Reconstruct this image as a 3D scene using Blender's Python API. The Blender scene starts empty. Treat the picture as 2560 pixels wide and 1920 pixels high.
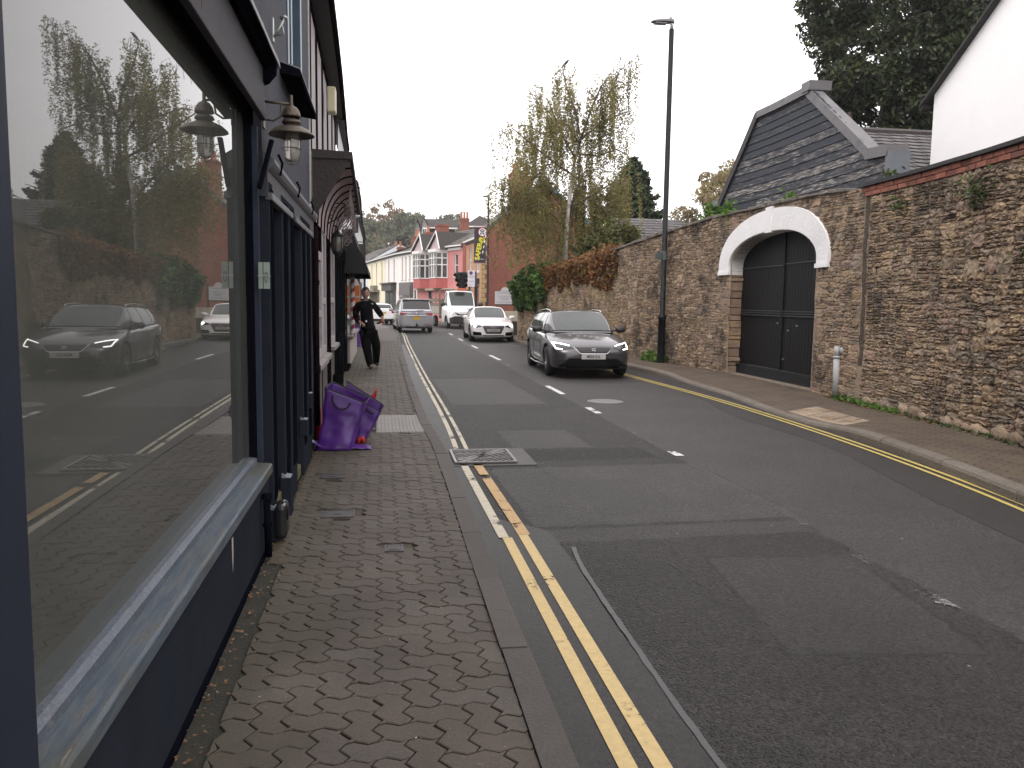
import bpy, bmesh, math, random
import numpy as np
from mathutils import Vector, Matrix, noise, bvhtree
R = math.radians
random.seed(7); rng = np.random.default_rng(7)
scene = bpy.context.scene
C = scene.collection

# ---------------------------------------------------------------- camera
cam = bpy.data.cameras.new('camera'); camo = bpy.data.objects.new('camera', cam); C.objects.link(camo)
cam.sensor_width = 36; cam.lens = 28.125; cam.clip_start = .05; cam.clip_end = 3000
yaw, pitch, roll = 0.16167, 0.10137, 0.014
f_ = Vector((math.sin(yaw)*math.cos(pitch), math.cos(yaw)*math.cos(pitch), -math.sin(pitch)))
r0 = Vector((math.cos(yaw), -math.sin(yaw), 0)); u0 = r0.cross(f_)
r_ = r0*math.cos(roll)+u0*math.sin(roll); u_ = -r0*math.sin(roll)+u0*math.cos(roll)
mw = Matrix((( r_.x, u_.x, -f_.x, 0), (r_.y, u_.y, -f_.y, 0), (r_.z, u_.z, -f_.z, 1.6), (0, 0, 0, 1)))
camo.matrix_world = mw
scene.camera = camo
# ---------------------------------------------------------------- overcast sky and a weak soft sun
SUN_EL, SUN_AZ = R(52), R(215)      # azimuth clockwise from +Y
world = bpy.data.worlds.new('World'); scene.world = world; world.use_nodes = True
nt = world.node_tree; nt.nodes.clear()
def wn(t, **k):
    n = nt.nodes.new(t)
    for a, b in k.items(): setattr(n, a, b)
    return n
sky = wn('ShaderNodeTexSky', sky_type='NISHITA', sun_disc=False, sun_elevation=SUN_EL, sun_rotation=SUN_AZ, dust_density=4.0, air_density=1.0)
bg1 = wn('ShaderNodeBackground'); bg1.inputs[1].default_value = .05
bg2 = wn('ShaderNodeBackground')
tc = wn('ShaderNodeTexCoord'); nz = wn('ShaderNodeTexNoise'); nz.inputs['Scale'].default_value = 1.6; nz.inputs['Detail'].default_value = 4
mp = wn('ShaderNodeMapping'); mp.inputs['Scale'].default_value = (1, 1, 2.5)
cr = wn('ShaderNodeValToRGB'); cr.color_ramp.elements[0].position = .3; cr.color_ramp.elements[1].position = .7
cr.color_ramp.elements[0].color = (.74, .70, .69, 1); cr.color_ramp.elements[1].color = (1, .95, .925, 1)
bg2.inputs[1].default_value = 1.75
addn = wn('ShaderNodeAddShader'); wo = wn('ShaderNodeOutputWorld')
L = nt.links.new
L(sky.outputs[0], bg1.inputs[0]); L(tc.outputs['Generated'], mp.inputs[0]); L(mp.outputs[0], nz.inputs['Vector'])
L(nz.outputs['Fac'], cr.inputs[0]); L(cr.outputs[0], bg2.inputs[0]); L(bg1.outputs[0], addn.inputs[0]); L(bg2.outputs[0], addn.inputs[1]); L(addn.outputs[0], wo.inputs[0])
sl = bpy.data.lights.new('sun', 'SUN'); sl.energy = .6; sl.angle = R(25); sl.color = (1, .97, .93)
so = bpy.data.objects.new('sun', sl); C.objects.link(so)
sd = Vector((math.sin(SUN_AZ)*math.cos(SUN_EL), math.cos(SUN_AZ)*math.cos(SUN_EL), math.sin(SUN_EL)))
so.rotation_euler = sd.to_track_quat('Z', 'Y').to_euler()
scene.view_settings.view_transform = 'Standard'; scene.view_settings.look = 'None'
scene.view_settings.gamma = 1; scene.view_settings.exposure = .38
scene.cycles.max_bounces = 6; scene.cycles.transparent_max_bounces = 12; scene.cycles.use_denoising = True
scene.cycles.diffuse_bounces = 3; scene.cycles.glossy_bounces = 3; scene.cycles.transmission_bounces = 3

# ---------------------------------------------------------------- helpers
def tag(o, label=None, cat=None, group=None, kind=None):
    if label: o['label'] = label
    if cat: o['category'] = cat
    if group: o['group'] = group
    if kind: o['kind'] = kind
    return o
def thing(name, label, cat, loc=(0, 0, 0), rz=0, group=None):
    o = bpy.data.objects.new(name, None); C.objects.link(o); o.empty_display_size = .2
    o.location = loc; o.rotation_euler = (0, 0, rz)
    return tag(o, label, cat, group)
def copy_tree(o, parent=None):
    c = o.copy(); C.objects.link(c); c.parent = parent
    for ch in list(o.children): copy_tree(ch, c)
    return c

class MB:
    def __init__(s): s.v = []; s.f = []
    def add(s, vs, fs):
        n = len(s.v); s.v += [tuple(p) for p in vs]; s.f += [tuple(i+n for i in q) for q in fs]; return s
    def box(s, x0, x1, y0, y1, z0, z1):
        vs = [(x, y, z) for x in (x0, x1) for y in (y0, y1) for z in (z0, z1)]
        return s.add(vs, [(0, 1, 3, 2), (4, 6, 7, 5), (0, 4, 5, 1), (2, 3, 7, 6), (0, 2, 6, 4), (1, 5, 7, 3)])
    def hexa(s, b, t):      # bottom 4 ccw, top 4
        return s.add(list(b)+list(t), [(3, 2, 1, 0), (4, 5, 6, 7), (0, 1, 5, 4), (1, 2, 6, 5), (2, 3, 7, 6), (3, 0, 4, 7)])
    def quad(s, a, b, c, d): return s.add([a, b, c, d], [(0, 1, 2, 3)])
    def poly(s, pts): return s.add(pts, [tuple(range(len(pts)))])
    def prism(s, pts, vec):
        n = len(pts); vec = Vector(vec); top = [tuple(Vector(p)+vec) for p in pts]
        return s.add(list(pts)+top, [tuple(range(n))[::-1], tuple(range(n, 2*n))]+[(i, (i+1) % n, n+(i+1) % n, n+i) for i in range(n)])
    def tube(s, pts, r, n=8, cap=True):
        pts = [Vector(p) for p in pts]; rs = r if isinstance(r, (list, tuple)) else [r]*len(pts)
        base = len(s.v); ref = None
        for i, p in enumerate(pts):
            d = (pts[min(i+1, len(pts)-1)]-pts[max(i-1, 0)]); d = d.normalized() if d.length > 1e-9 else Vector((0, 0, 1))
            if ref is None: ref = d.orthogonal().normalized()
            a = (ref-d*ref.dot(d)); a = a.normalized() if a.length > 1e-6 else d.orthogonal().normalized()
            ref = a; b = d.cross(a)
            for k in range(n):
                t = 2*math.pi*k/n; s.v.append(tuple(p+(a*math.cos(t)+b*math.sin(t))*rs[i]))
        for i in range(len(pts)-1):
            for k in range(n):
                s.f.append((base+i*n+k, base+i*n+(k+1) % n, base+(i+1)*n+(k+1) % n, base+(i+1)*n+k))
        if cap:
            s.f.append(tuple(base+k for k in range(n))[::-1]); s.f.append(tuple(base+(len(pts)-1)*n+k for k in range(n)))
        return s
    def lathe(s, prof, c=(0, 0, 0), n=24, axis='z', a0=0, a1=2*math.pi):
        base = len(s.v); full = abs(a1-a0-2*math.pi) < 1e-6; m = n if full else n+1
        for (r, h) in prof:
            for k in range(m):
                t = a0+(a1-a0)*k/n; x, y = r*math.cos(t), r*math.sin(t)
                p = {'z': (x, y, h), 'x': (h, x, y), 'y': (x, h, y)}[axis]
                s.v.append((c[0]+p[0], c[1]+p[1], c[2]+p[2]))
        for i in range(len(prof)-1):
            for k in range(n):
                k2 = (k+1) % m if full else k+1
                s.f.append((base+i*m+k, base+i*m+k2, base+(i+1)*m+k2, base+(i+1)*m+k))
        return s
    def grid(s, fn, nu, nv):
        base = len(s.v)
        for i in range(nu+1):
            for j in range(nv+1): s.v.append(tuple(fn(i/nu, j/nv)))
        for i in range(nu):
            for j in range(nv):
                a = base+i*(nv+1)+j; s.f.append((a, a+nv+1, a+nv+2, a+1))
        return s
    def build(s, name, m, parent=None, smooth=False, bevel=0, local=False, label=None, sub=0, solid=0, fix=True, ang=None):
        me = bpy.data.meshes.new(name)
        off = Vector((0, 0, 0))
        if parent is not None and not local:
            p = parent
            while p is not None: off += p.location; p = p.parent
        vs = s.v if off.length == 0 else [(a-off.x, b-off.y, c-off.z) for a, b, c in s.v]
        me.from_pydata(vs, [], s.f)
        if fix:
            bm = bmesh.new(); bm.from_mesh(me); bmesh.ops.recalc_face_normals(bm, faces=bm.faces); bm.to_mesh(me); bm.free()
        me.materials.append(m)
        if smooth: me.polygons.foreach_set('use_smooth', [True]*len(me.polygons))
        o = bpy.data.objects.new(name, me); C.objects.link(o)
        if parent is not None: o.parent = parent
        if solid: q = o.modifiers.new('s', 'SOLIDIFY'); q.thickness = solid; q.offset = 0
        if bevel: q = o.modifiers.new('b', 'BEVEL'); q.width = bevel; q.segments = 2; q.limit_method = 'ANGLE'; q.angle_limit = R(40)
        if sub: q = o.modifiers.new('u', 'SUBSURF'); q.levels = sub; q.render_levels = sub
        if label: o['label'] = label
        return o
def np_mesh(name, V, F, m, parent=None, smooth=False):
    """V (n,3), F (k,4) or (k,3) arrays"""
    me = bpy.data.meshes.new(name); V = np.asarray(V, dtype=np.float32); F = np.asarray(F, dtype=np.int32)
    if parent is not None:
        off = Vector((0, 0, 0)); p = parent
        while p is not None: off += p.location; p = p.parent
        V = V-np.array(off[:], dtype=np.float32)
    k = F.shape[1]; me.vertices.add(len(V)); me.vertices.foreach_set('co', V.ravel())
    me.loops.add(F.size); me.loops.foreach_set('vertex_index', F.ravel())
    me.polygons.add(len(F)); me.polygons.foreach_set('loop_start', np.arange(0, F.size, k, dtype=np.int32)); me.polygons.foreach_set('loop_total', np.full(len(F), k, dtype=np.int32))
    me.update(calc_edges=True); me.materials.append(m)
    if smooth: me.polygons.foreach_set('use_smooth', [True]*len(F))
    o = bpy.data.objects.new(name, me); C.objects.link(o)
    if parent is not None: o.parent = parent
    return o
def holes_wall(mb, w, h, holes, depth, y=0, top=None):
    """front wall in the xz plane (local), outward is -y, with rectangular holes (x0,x1,z0,z1) and their reveals"""
    xs = sorted({0, w}|{a for q in holes for a in q[:2]}); zs = sorted({0, h}|{a for q in holes for a in q[2:4]})
    for i in range(len(xs)-1):
        for j in range(len(zs)-1):
            cx, cz = (xs[i]+xs[i+1])/2, (zs[j]+zs[j+1])/2
            if any(a < cx < b and c < cz < d for a, b, c, d in holes): continue
            mb.quad((xs[i], y, zs[j]), (xs[i+1], y, zs[j]), (xs[i+1], y, zs[j+1]), (xs[i], y, zs[j+1]))
    for a, b, c, d in holes:
        D = y+depth
        mb.quad((a, y, c), (a, y, d), (a, D, d), (a, D, c)); mb.quad((b, y, c), (b, D, c), (b, D, d), (b, y, d))
        mb.quad((a, y, d), (b, y, d), (b, D, d), (a, D, d)); mb.quad((a, y, c), (a, D, c), (b, D, c), (b, y, c))
    return mb
# ---------------------------------------------------------------- materials
MATS = {}
def M(name, col, rough=.6, metal=0, var=.12, vs=3, bump=0, bs=40, spec=.5, col2=None, c2s=None, c2p=.55, coat=0, alpha=None, island=0, emis=None):
    if name in MATS: return MATS[name]
    m = bpy.data.materials.new(name); m.use_nodes = True; t = m.node_tree; n = t.nodes; l = t.links.new
    b = n['Principled BSDF']; b.inputs['Roughness'].default_value = rough; b.inputs['Metallic'].default_value = metal
    b.inputs['Specular IOR Level'].default_value = spec; b.inputs['Coat Weight'].default_value = coat; b.inputs['Coat Roughness'].default_value = .05
    tcx = n.new('ShaderNodeTexCoord'); co = tcx.outputs['Object']
    nz = n.new('ShaderNodeTexNoise'); nz.inputs['Scale'].default_value = vs; nz.inputs['Detail'].default_value = 6; nz.inputs['Roughness'].default_value = .65; l(co, nz.inputs['Vector'])
    hs = n.new('ShaderNodeMapRange'); hs.inputs[3].default_value = 1-var*1.6; hs.inputs[4].default_value = 1+var*1.6; l(nz.outputs['Fac'], hs.inputs[0])
    src = hs.outputs[0]
    if island:
        g = n.new('ShaderNodeNewGeometry'); mr = n.new('ShaderNodeMapRange'); mr.inputs[3].default_value = 1-island; mr.inputs[4].default_value = 1+island
        l(g.outputs['Random Per Island'], mr.inputs[0]); mu = n.new('ShaderNodeMath'); mu.operation = 'MULTIPLY'; l(src, mu.inputs[0]); l(mr.outputs[0], mu.inputs[1]); src = mu.outputs[0]
    base = n.new('ShaderNodeVectorMath'); base.operation = 'SCALE'; base.inputs[0].default_value = col[:3]; l(src, base.inputs['Scale'])
    out = base.outputs[0]
    if col2:
        n2 = n.new('ShaderNodeTexNoise'); n2.inputs['Scale'].default_value = c2s or 5; n2.inputs['Detail'].default_value = 8; n2.inputs['Roughness'].default_value = .7; l(co, n2.inputs['Vector'])
        r2 = n.new('ShaderNodeMapRange'); r2.inputs[1].default_value = c2p; r2.inputs[2].default_value = c2p+.08; l(n2.outputs['Fac'], r2.inputs[0])
        mx = n.new('ShaderNodeMix'); mx.data_type = 'RGBA'; l(r2.outputs[0], mx.inputs[0]); l(out, mx.inputs[6]); mx.inputs[7].default_value = (*col2, 1); out = mx.outputs[2]
    l(out, b.inputs['Base Color'])
    if bump:
        nb = n.new('ShaderNodeTexNoise'); nb.inputs['Scale'].default_value = bs; nb.inputs['Detail'].default_value = 5; l(co, nb.inputs['Vector'])
        bp = n.new('ShaderNodeBump'); bp.inputs['Strength'].default_value = bump; bp.inputs['Distance'].default_value = .02; l(nb.outputs['Fac'], bp.inputs['Height']); l(bp.outputs[0], b.inputs['Normal'])
    if emis: b.inputs['Emission Color'].default_value = (*emis[0], 1); b.inputs['Emission Strength'].default_value = emis[1]
    MATS[name] = m; return m
def leaf_mat(name, c1, c2, c3=None, trans=.35):
    """two or three leaf tints picked per leaf"""
    m = bpy.data.materials.new(name); m.use_nodes = True; t = m.node_tree; n = t.nodes; l = t.links.new; n.clear()
    g = n.new('ShaderNodeNewGeometry'); r = n.new('ShaderNodeValToRGB'); r.color_ramp.elements[0].color = (*c1, 1); r.color_ramp.elements[1].color = (*c2, 1)
    if c3: e = r.color_ramp.elements.new(.82); e.color = (*c2, 1); r.color_ramp.elements[-1].color = (*c3, 1)
    l(g.outputs['Random Per Island'], r.inputs[0])
    nz = n.new('ShaderNodeTexNoise'); nz.inputs['Scale'].default_value = .9; tcx = n.new('ShaderNodeTexCoord'); l(tcx.outputs['Object'], nz.inputs['Vector'])
    mr = n.new('ShaderNodeMapRange'); mr.inputs[1].default_value = .3; mr.inputs[2].default_value = .7; mr.inputs[3].default_value = .7; mr.inputs[4].default_value = 1.3; l(nz.outputs['Fac'], mr.inputs[0])
    sc = n.new('ShaderNodeVectorMath'); sc.operation = 'SCALE'; l(r.outputs[0], sc.inputs[0]); l(mr.outputs[0], sc.inputs['Scale'])
    d = n.new('ShaderNodeBsdfPrincipled'); d.inputs['Roughness'].default_value = .55; d.inputs['Specular IOR Level'].default_value = .3; l(sc.outputs[0], d.inputs['Base Color'])
    tr = n.new('ShaderNodeBsdfTranslucent'); l(sc.outputs[0], tr.inputs[0]); mx = n.new('ShaderNodeMixShader'); mx.inputs[0].default_value = trans
    o = n.new('ShaderNodeOutputMaterial'); l(d.outputs[0], mx.inputs[1]); l(tr.outputs[0], mx.inputs[2]); l(mx.outputs[0], o.inputs[0])
    return m
def text_obj(name, body, size, m, parent, loc, rot=(R(90), 0, 0), ext=.002, sx=1, align='CENTER', bold=0):
    cu = bpy.data.curves.new(name, 'FONT'); cu.body = body; cu.size = size; cu.extrude = ext; cu.align_x = align; cu.align_y = 'CENTER'; cu.offset = bold
    o = bpy.data.objects.new('tmp', cu); C.objects.link(o)
    me = bpy.data.meshes.new_from_object(o.evaluated_get(bpy.context.evaluated_depsgraph_get())); bpy.data.objects.remove(o); bpy.data.curves.remove(cu)
    me.name = name; me.materials.clear(); me.materials.append(m)
    o = bpy.data.objects.new(name, me); C.objects.link(o); o.parent = parent; o.location = loc; o.rotation_euler = rot; o.scale = (sx, 1, 1)
    return o
def interp(pl, t, a=1, b=0):
    """value of coordinate b at coordinate a == t along a polyline"""
    for p, q in zip(pl, pl[1:]):
        if (p[a]-t)*(q[a]-t) <= 0 and p[a] != q[a]: return p[b]+(q[b]-p[b])*(t-p[a])/(q[a]-p[a])
    return pl[0][b] if abs(t-pl[0][a]) < abs(t-pl[-1][a]) else pl[-1][b]
# ================================================================ GROUND
def asphalt(name, base, chip=1.0, rough=.62, cs=95, patches=()):
    m = bpy.data.materials.new(name); m.use_nodes = True; t = m.node_tree; n = t.nodes; l = t.links.new; b = n['Principled BSDF']
    tcx = n.new('ShaderNodeTexCoord'); co = tcx.outputs['Object']
    v = n.new('ShaderNodeTexVoronoi'); v.inputs['Scale'].default_value = cs; l(co, v.inputs['Vector'])
    n1 = n.new('ShaderNodeTexNoise'); n1.inputs['Scale'].default_value = 1.1; n1.inputs['Detail'].default_value = 7; n1.inputs['Roughness'].default_value = .6; l(co, n1.inputs['Vector'])
    n2 = n.new('ShaderNodeTexNoise'); n2.inputs['Scale'].default_value = 28; n2.inputs['Detail'].default_value = 6; n2.inputs['Roughness'].default_value = .75; l(co, n2.inputs['Vector'])
    r = n.new('ShaderNodeValToRGB'); r.color_ramp.elements[0].position = .05; r.color_ramp.elements[1].position = .95
    r.color_ramp.elements[0].color = (base*.25, base*.225, base*.22, 1); r.color_ramp.elements[1].color = (base*1.7, base*1.5, base*1.42, 1)
    e = r.color_ramp.elements.new(.90); e.color = (base*1.12, base*1.02, base*.99, 1)
    l(v.outputs['Color'], r.inputs[0])
    m1 = n.new('ShaderNodeMapRange'); m1.inputs[1].default_value = .3; m1.inputs[2].default_value = .7; m1.inputs[3].default_value = .78; m1.inputs[4].default_value = 1.25; l(n1.outputs['Fac'], m1.inputs[0])
    m2 = n.new('ShaderNodeMapRange'); m2.inputs[1].default_value = .3; m2.inputs[2].default_value = .7; m2.inputs[3].default_value = .6; m2.inputs[4].default_value = 1.35; l(n2.outputs['Fac'], m2.inputs[0])
    mu = n.new('ShaderNodeMath'); mu.operation = 'MULTIPLY'; l(m1.outputs[0], mu.inputs[0]); l(m2.outputs[0], mu.inputs[1])
    sc = n.new('ShaderNodeVectorMath'); sc.operation = 'SCALE'; l(r.outputs[0], sc.inputs[0]); l(mu.outputs[0], sc.inputs['Scale'])
    # rare pale specks
    v3 = n.new('ShaderNodeTexVoronoi'); v3.inputs['Scale'].default_value = 3.2; l(co, v3.inputs['Vector'])
    sp = n.new('ShaderNodeMapRange'); sp.inputs[1].default_value = .03; sp.inputs[2].default_value = .02; l(v3.outputs['Distance'], sp.inputs[0])
    mx = n.new('ShaderNodeMix'); mx.data_type = 'RGBA'; l(sp.outputs[0], mx.inputs[0]); l(sc.outputs[0], mx.inputs[6]); mx.inputs[7].default_value = (.3, .29, .28, 1)
    colr = mx.outputs[2]; hsc = None
    def mth(op, a, bb=None):
        q = n.new('ShaderNodeMath'); q.operation = op
        for i, x in enumerate((a, bb)):
            if x is None: continue
            if isinstance(x, (int, float)): q.inputs[i].default_value = x
            else: l(x, q.inputs[i])
        return q.outputs[0]
    def mrr(x, a, bb, c, d): q = n.new('ShaderNodeMapRange'); q.inputs[1].default_value = a; q.inputs[2].default_value = bb; q.inputs[3].default_value = c; q.inputs[4].default_value = d; l(x, q.inputs[0]); return q.outputs[0]
    if patches:
        wz = n.new('ShaderNodeTexNoise'); wz.inputs['Scale'].default_value = 7; wz.inputs['Detail'].default_value = 7; wz.inputs['Roughness'].default_value = .7; l(co, wz.inputs['Vector'])
        ez = n.new('ShaderNodeTexNoise'); ez.inputs['Scale'].default_value = 2.3; ez.inputs['Detail'].default_value = 3; l(co, ez.inputs['Vector'])
        wv = mrr(wz.outputs['Fac'], .3, .7, -.035, .035)
        for cx, cy, hx, hy, an, tone, smt, crack in patches:
            mp = n.new('ShaderNodeMapping'); mp.vector_type = 'TEXTURE'; mp.inputs['Location'].default_value = (cx, cy, 0); mp.inputs['Rotation'].default_value = (0, 0, an); l(co, mp.inputs[0])
            sx = n.new('ShaderNodeSeparateXYZ'); l(mp.outputs[0], sx.inputs[0])
            d = mth('ADD', mth('MAXIMUM', mth('SUBTRACT', mth('ABSOLUTE', sx.outputs[0]), hx), mth('SUBTRACT', mth('ABSOLUTE', sx.outputs[1]), hy)), wv)
            mk = mrr(d, .012, -.012, 0, 1)
            tn = mrr(mk, 0, 1, 1, tone); q = n.new('ShaderNodeVectorMath'); q.operation = 'SCALE'; l(colr, q.inputs[0]); l(tn, q.inputs['Scale']); colr = q.outputs[0]
            if crack:
                ed = mth('MULTIPLY', mrr(mth('ABSOLUTE', d), .016, .007, 0, 1), mrr(ez.outputs['Fac'], .43, .50, 0, crack)); q = n.new('ShaderNodeMix'); q.data_type = 'RGBA'; l(ed, q.inputs[0]); l(colr, q.inputs[6]); q.inputs[7].default_value = (.012, .011, .011, 1); colr = q.outputs[2]
            s2 = mrr(mk, 0, 1, 1, smt); hsc = s2 if hsc is None else mth('MULTIPLY', hsc, s2)
    l(colr, b.inputs['Base Color'])
    b.inputs['Roughness'].default_value = rough; b.inputs['Specular IOR Level'].default_value = .45
    ad = n.new('ShaderNodeMath'); ad.operation = 'MULTIPLY_ADD'; l(v.outputs['Distance'], ad.inputs[0]); ad.inputs[1].default_value = -.8*chip; l(n2.outputs['Fac'], ad.inputs[2])
    bp = n.new('ShaderNodeBump'); bp.inputs['Strength'].default_value = .9; bp.inputs['Distance'].default_value = .006*chip; l(ad.outputs[0], bp.inputs['Height']); l(bp.outputs[0], b.inputs['Normal'])
    if hsc is not None: l(mth('MULTIPLY', hsc, .95), bp.inputs['Strength'])
    return m
PATCH = [(5.1, 14, 2.03, 24, 0, .96, .5, .5), (2.1, 6.55, 1.05, 1.03, .03, 1.02, .55, .9), (2.0, 6.35, .33, .58, -.05, .82, .9, .5), (2.42, 3.95, .48, .72, -.12, .86, .7, .95),
         (1.87, 9.2, .45, .62, .02, 1.04, .6, .6), (1.8, 14.5, .75, 2.1, .02, 1.03, .6, .3), (2.1, 5.3, 1.0, .16, .03, .97, .6, .7), (2.0, 8.2, .85, .3, .06, .80, 1.3, .8), (4.1, 24, .9, 3.5, 0, .93, .9, 0)]
A_road = asphalt('asphalt', .048, 2.4, .60, 75, PATCH); A_dark = asphalt('asphalt_dark', .032, .9, .5, 140); A_smooth = asphalt('asphalt_smooth', .046, .8, .55, 130)
A_patch = asphalt('asphalt_patch', .051, 1.1, .6, 110); A_tar = M('tar', (.018, .016, .016), .5, var=.2)
A_seal = M('seal_strip', (.07, .068, .07), .5, var=.15, vs=20, bump=.3, bs=90)
KL = [(.62, -4), (.62, 0), (.63, 4), (.64, 8), (.57, 11), (.58, 18.7), (.69, 31), (.80, 40), (.62, 44), (.1, 50), (-1.3, 58), (-4, 68), (-9, 84), (-16, 100)]
KR = [(2.9, -4), (4.3, 2), (5.17, 5.6), (5.62, 8.4), (5.76, 11), (6.05, 13.5), (6.14, 15.3), (6.1, 18), (5.95, 21), (5.5, 27), (5.3, 31.5), (5.45, 36), (5.8, 42), (6.1, 48), (5.6, 54), (3.9, 59), (1.9, 64.5), (.3, 70), (-1.2, 76), (-3.4, 86), (-8, 100)]
def smooth_pl(pl, step=.5):
    out = []
    n = len(pl)
    for i in range(n-1):
        p0, p1, p2, p3 = pl[max(i-1, 0)], pl[i], pl[i+1], pl[min(i+2, n-1)]
        k = max(1, int(math.dist(p1, p2)/step))
        for j in range(k):
            t = j/k; q = []
            for a in range(2):
                m1 = (p2[a]-p0[a])/2; m2 = (p3[a]-p1[a])/2
                q.append((2*t**3-3*t*t+1)*p1[a]+(t**3-2*t*t+t)*m1+(-2*t**3+3*t*t)*p2[a]+(t**3-t*t)*m2)
            out.append(tuple(q))
    out.append(pl[-1]); return out
KLs, KRs = smooth_pl(KL), smooth_pl(KR)
mb = MB()
mb.box(-400, 400, -60, 500, -3, -.05)
tag(mb.build('ground', M('earth', (.05, .055, .03), .9, var=.3, vs=.5)), kind='structure')
def strip_between(pa, pb, z, step=.5, y0=-4, y1=99):
    mb = MB(); ys = np.arange(y0, y1, step)
    for a, b in zip(ys, ys[1:]):
        mb.quad((interp(pa, a), a, z), (interp(pb, a), a, z), (interp(pb, b), b, z), (interp(pa, b), b, z))
    return mb
tag(strip_between(KLs, KRs, 0).build('road', A_road), kind='structure')
# newer, darker strip of asphalt along the right kerb, smoother lane on the right
def poly_sheet(name, pts, m, z=.004, kind='structure', parent=None):
    o = MB().poly([(x, y, z) for x, y in pts]).build(name, m, parent); 
    if parent is None: tag(o, kind=kind)
    return o
def wob(pts, amp=.015, step=.12, seed=0):
    out = []
    for i in range(len(pts)):
        p, q = pts[i], pts[(i+1) % len(pts)]; k = max(1, int(math.dist(p, q)/step))
        for j in range(k):
            t = j/k; x, y = p[0]+(q[0]-p[0])*t, p[1]+(q[1]-p[1])*t
            out.append((x+amp*noise.noise((x*5, y*5, seed)), y+amp*noise.noise((x*5, y*5, seed+9))))
    return out
gut = MB()
ys = np.arange(-3, 30, .4)
for a, b in zip(ys, ys[1:]):
    f0 = lambda y: interp(KRs, y)-.62-.06*math.sin(y*1.3)
    gut.quad((f0(a), a, .003), (interp(KRs, a), a, .003), (interp(KRs, b), b, .003), (f0(b), b, .003))
tag(gut.build('gutter', A_dark), kind='structure')
gl = MB()
ys = np.arange(-3, 30, .4)
for a, b in zip(ys, ys[1:]):
    f0 = lambda y: (1.16 if y < 5.4 else .80)+.012*math.sin(y*3)
    gl.quad((interp(KLs, a), a, .003), (f0(a), a, .003), (f0(b), b, .003), (interp(KLs, b), b, .003))
tag(gl.build('road_edge', A_dark), kind='structure')
# cracks / tar seams
def seam(name, pts, w, m, z, amp=.012, rag=True):
    ps = smooth_pl(pts, .06); mb = MB()
    prev = None
    for i, (x, y) in enumerate(ps):
        a, b = ps[max(i-1, 0)], ps[min(i+1, len(ps)-1)]; dx, dy = b[0]-a[0], b[1]-a[1]; q = math.hypot(dx, dy) or 1
        o = amp*noise.noise((x*9, y*9, 3)); ww = w*max(0.02, .3+1.6*noise.noise((x*11, y*11, 1))) if rag else w*(.9+.3*noise.noise((x*9, y*9, 1)))
        nx, ny = -dy/q, dx/q; cur = ((x+nx*(o+ww), y+ny*(o+ww), z), (x+nx*(o-ww), y+ny*(o-ww), z))
        if prev: mb.quad(prev[0], prev[1], cur[1], cur[0])
        prev = cur
    return mb
cr1 = MB()
for pts, w in [([(1.34, 8.45), (1.36, 7.95), (1.6, 7.72)], .010), ([(1.5, 7.6), (1.62, 7.0), (1.7, 6.9)], .008), ([(1.75, 4.66), (1.85, 4.0), (2.0, 3.3)], .006), ([(1.05, 12.2), (1.2, 11.0), (1.2, 10.2)], .009), ([(.65, 4.9), (.9, 5.0)], .005)]:
    s_ = seam('', pts, w*.8, A_tar, .006); cr1.add(s_.v, s_.f)
tag(cr1.build('road_cracks', A_tar), kind='structure')
sl_ = seam('', [(1.17, -2), (1.16, 2.2), (1.17, 3.6), (1.2, 4.6), (1.24, 5.0)], .016, A_seal, .007, .006, False)
tag(sl_.build('road_seam', A_seal), kind='structure')
# ---- painted lines
def paint(name, col, wear, scale=30):
    m = bpy.data.materials.new(name); m.use_nodes = True; t = m.node_tree; n = t.nodes; l = t.links.new; b = n['Principled BSDF']
    tcx = n.new('ShaderNodeTexCoord'); co = tcx.outputs['Object']
    a = n.new('ShaderNodeTexNoise'); a.inputs['Scale'].default_value = scale; a.inputs['Detail'].default_value = 8; a.inputs['Roughness'].default_value = .8; l(co, a.inputs['Vector'])
    a2 = n.new('ShaderNodeTexNoise'); a2.inputs['Scale'].default_value = 3; l(co, a2.inputs['Vector'])
    ad = n.new('ShaderNodeMath'); ad.operation = 'ADD'; l(a.outputs['Fac'], ad.inputs[0]); l(a2.outputs['Fac'], ad.inputs[1])
    r = n.new('ShaderNodeMapRange'); r.inputs[1].default_value = wear; r.inputs[2].default_value = wear+.05; l(ad.outputs[0], r.inputs[0])
    v = n.new('ShaderNodeMapRange'); v.inputs[1].default_value = .3; v.inputs[2].default_value = .7; v.inputs[3].default_value = .75; v.inputs[4].default_value = 1.1; l(a.outputs['Fac'], v.inputs[0])
    sc = n.new('ShaderNodeVectorMath'); sc.operation = 'SCALE'; sc.inputs[0].default_value = col; l(v.outputs[0], sc.inputs['Scale']); l(sc.outputs[0], b.inputs['Base Color'])
    b.inputs['Roughness'].default_value = .6; l(r.outputs[0], b.inputs['Alpha'])
    return m
P_y = paint('yellow_paint', (.58, .43, .19), .78); P_y2 = paint('pale_yellow_paint', (.52, .47, .36), .86); P_o = paint('old_yellow_paint', (.48, .31, .13), .84)
P_w = paint('white_paint', (.6, .6, .58), .80); P_wf = paint('worn_white_paint', (.22, .21, .21), 1.15); P_yr = paint('yellow_line_paint', (.48, .38, .11), .72)
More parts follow.
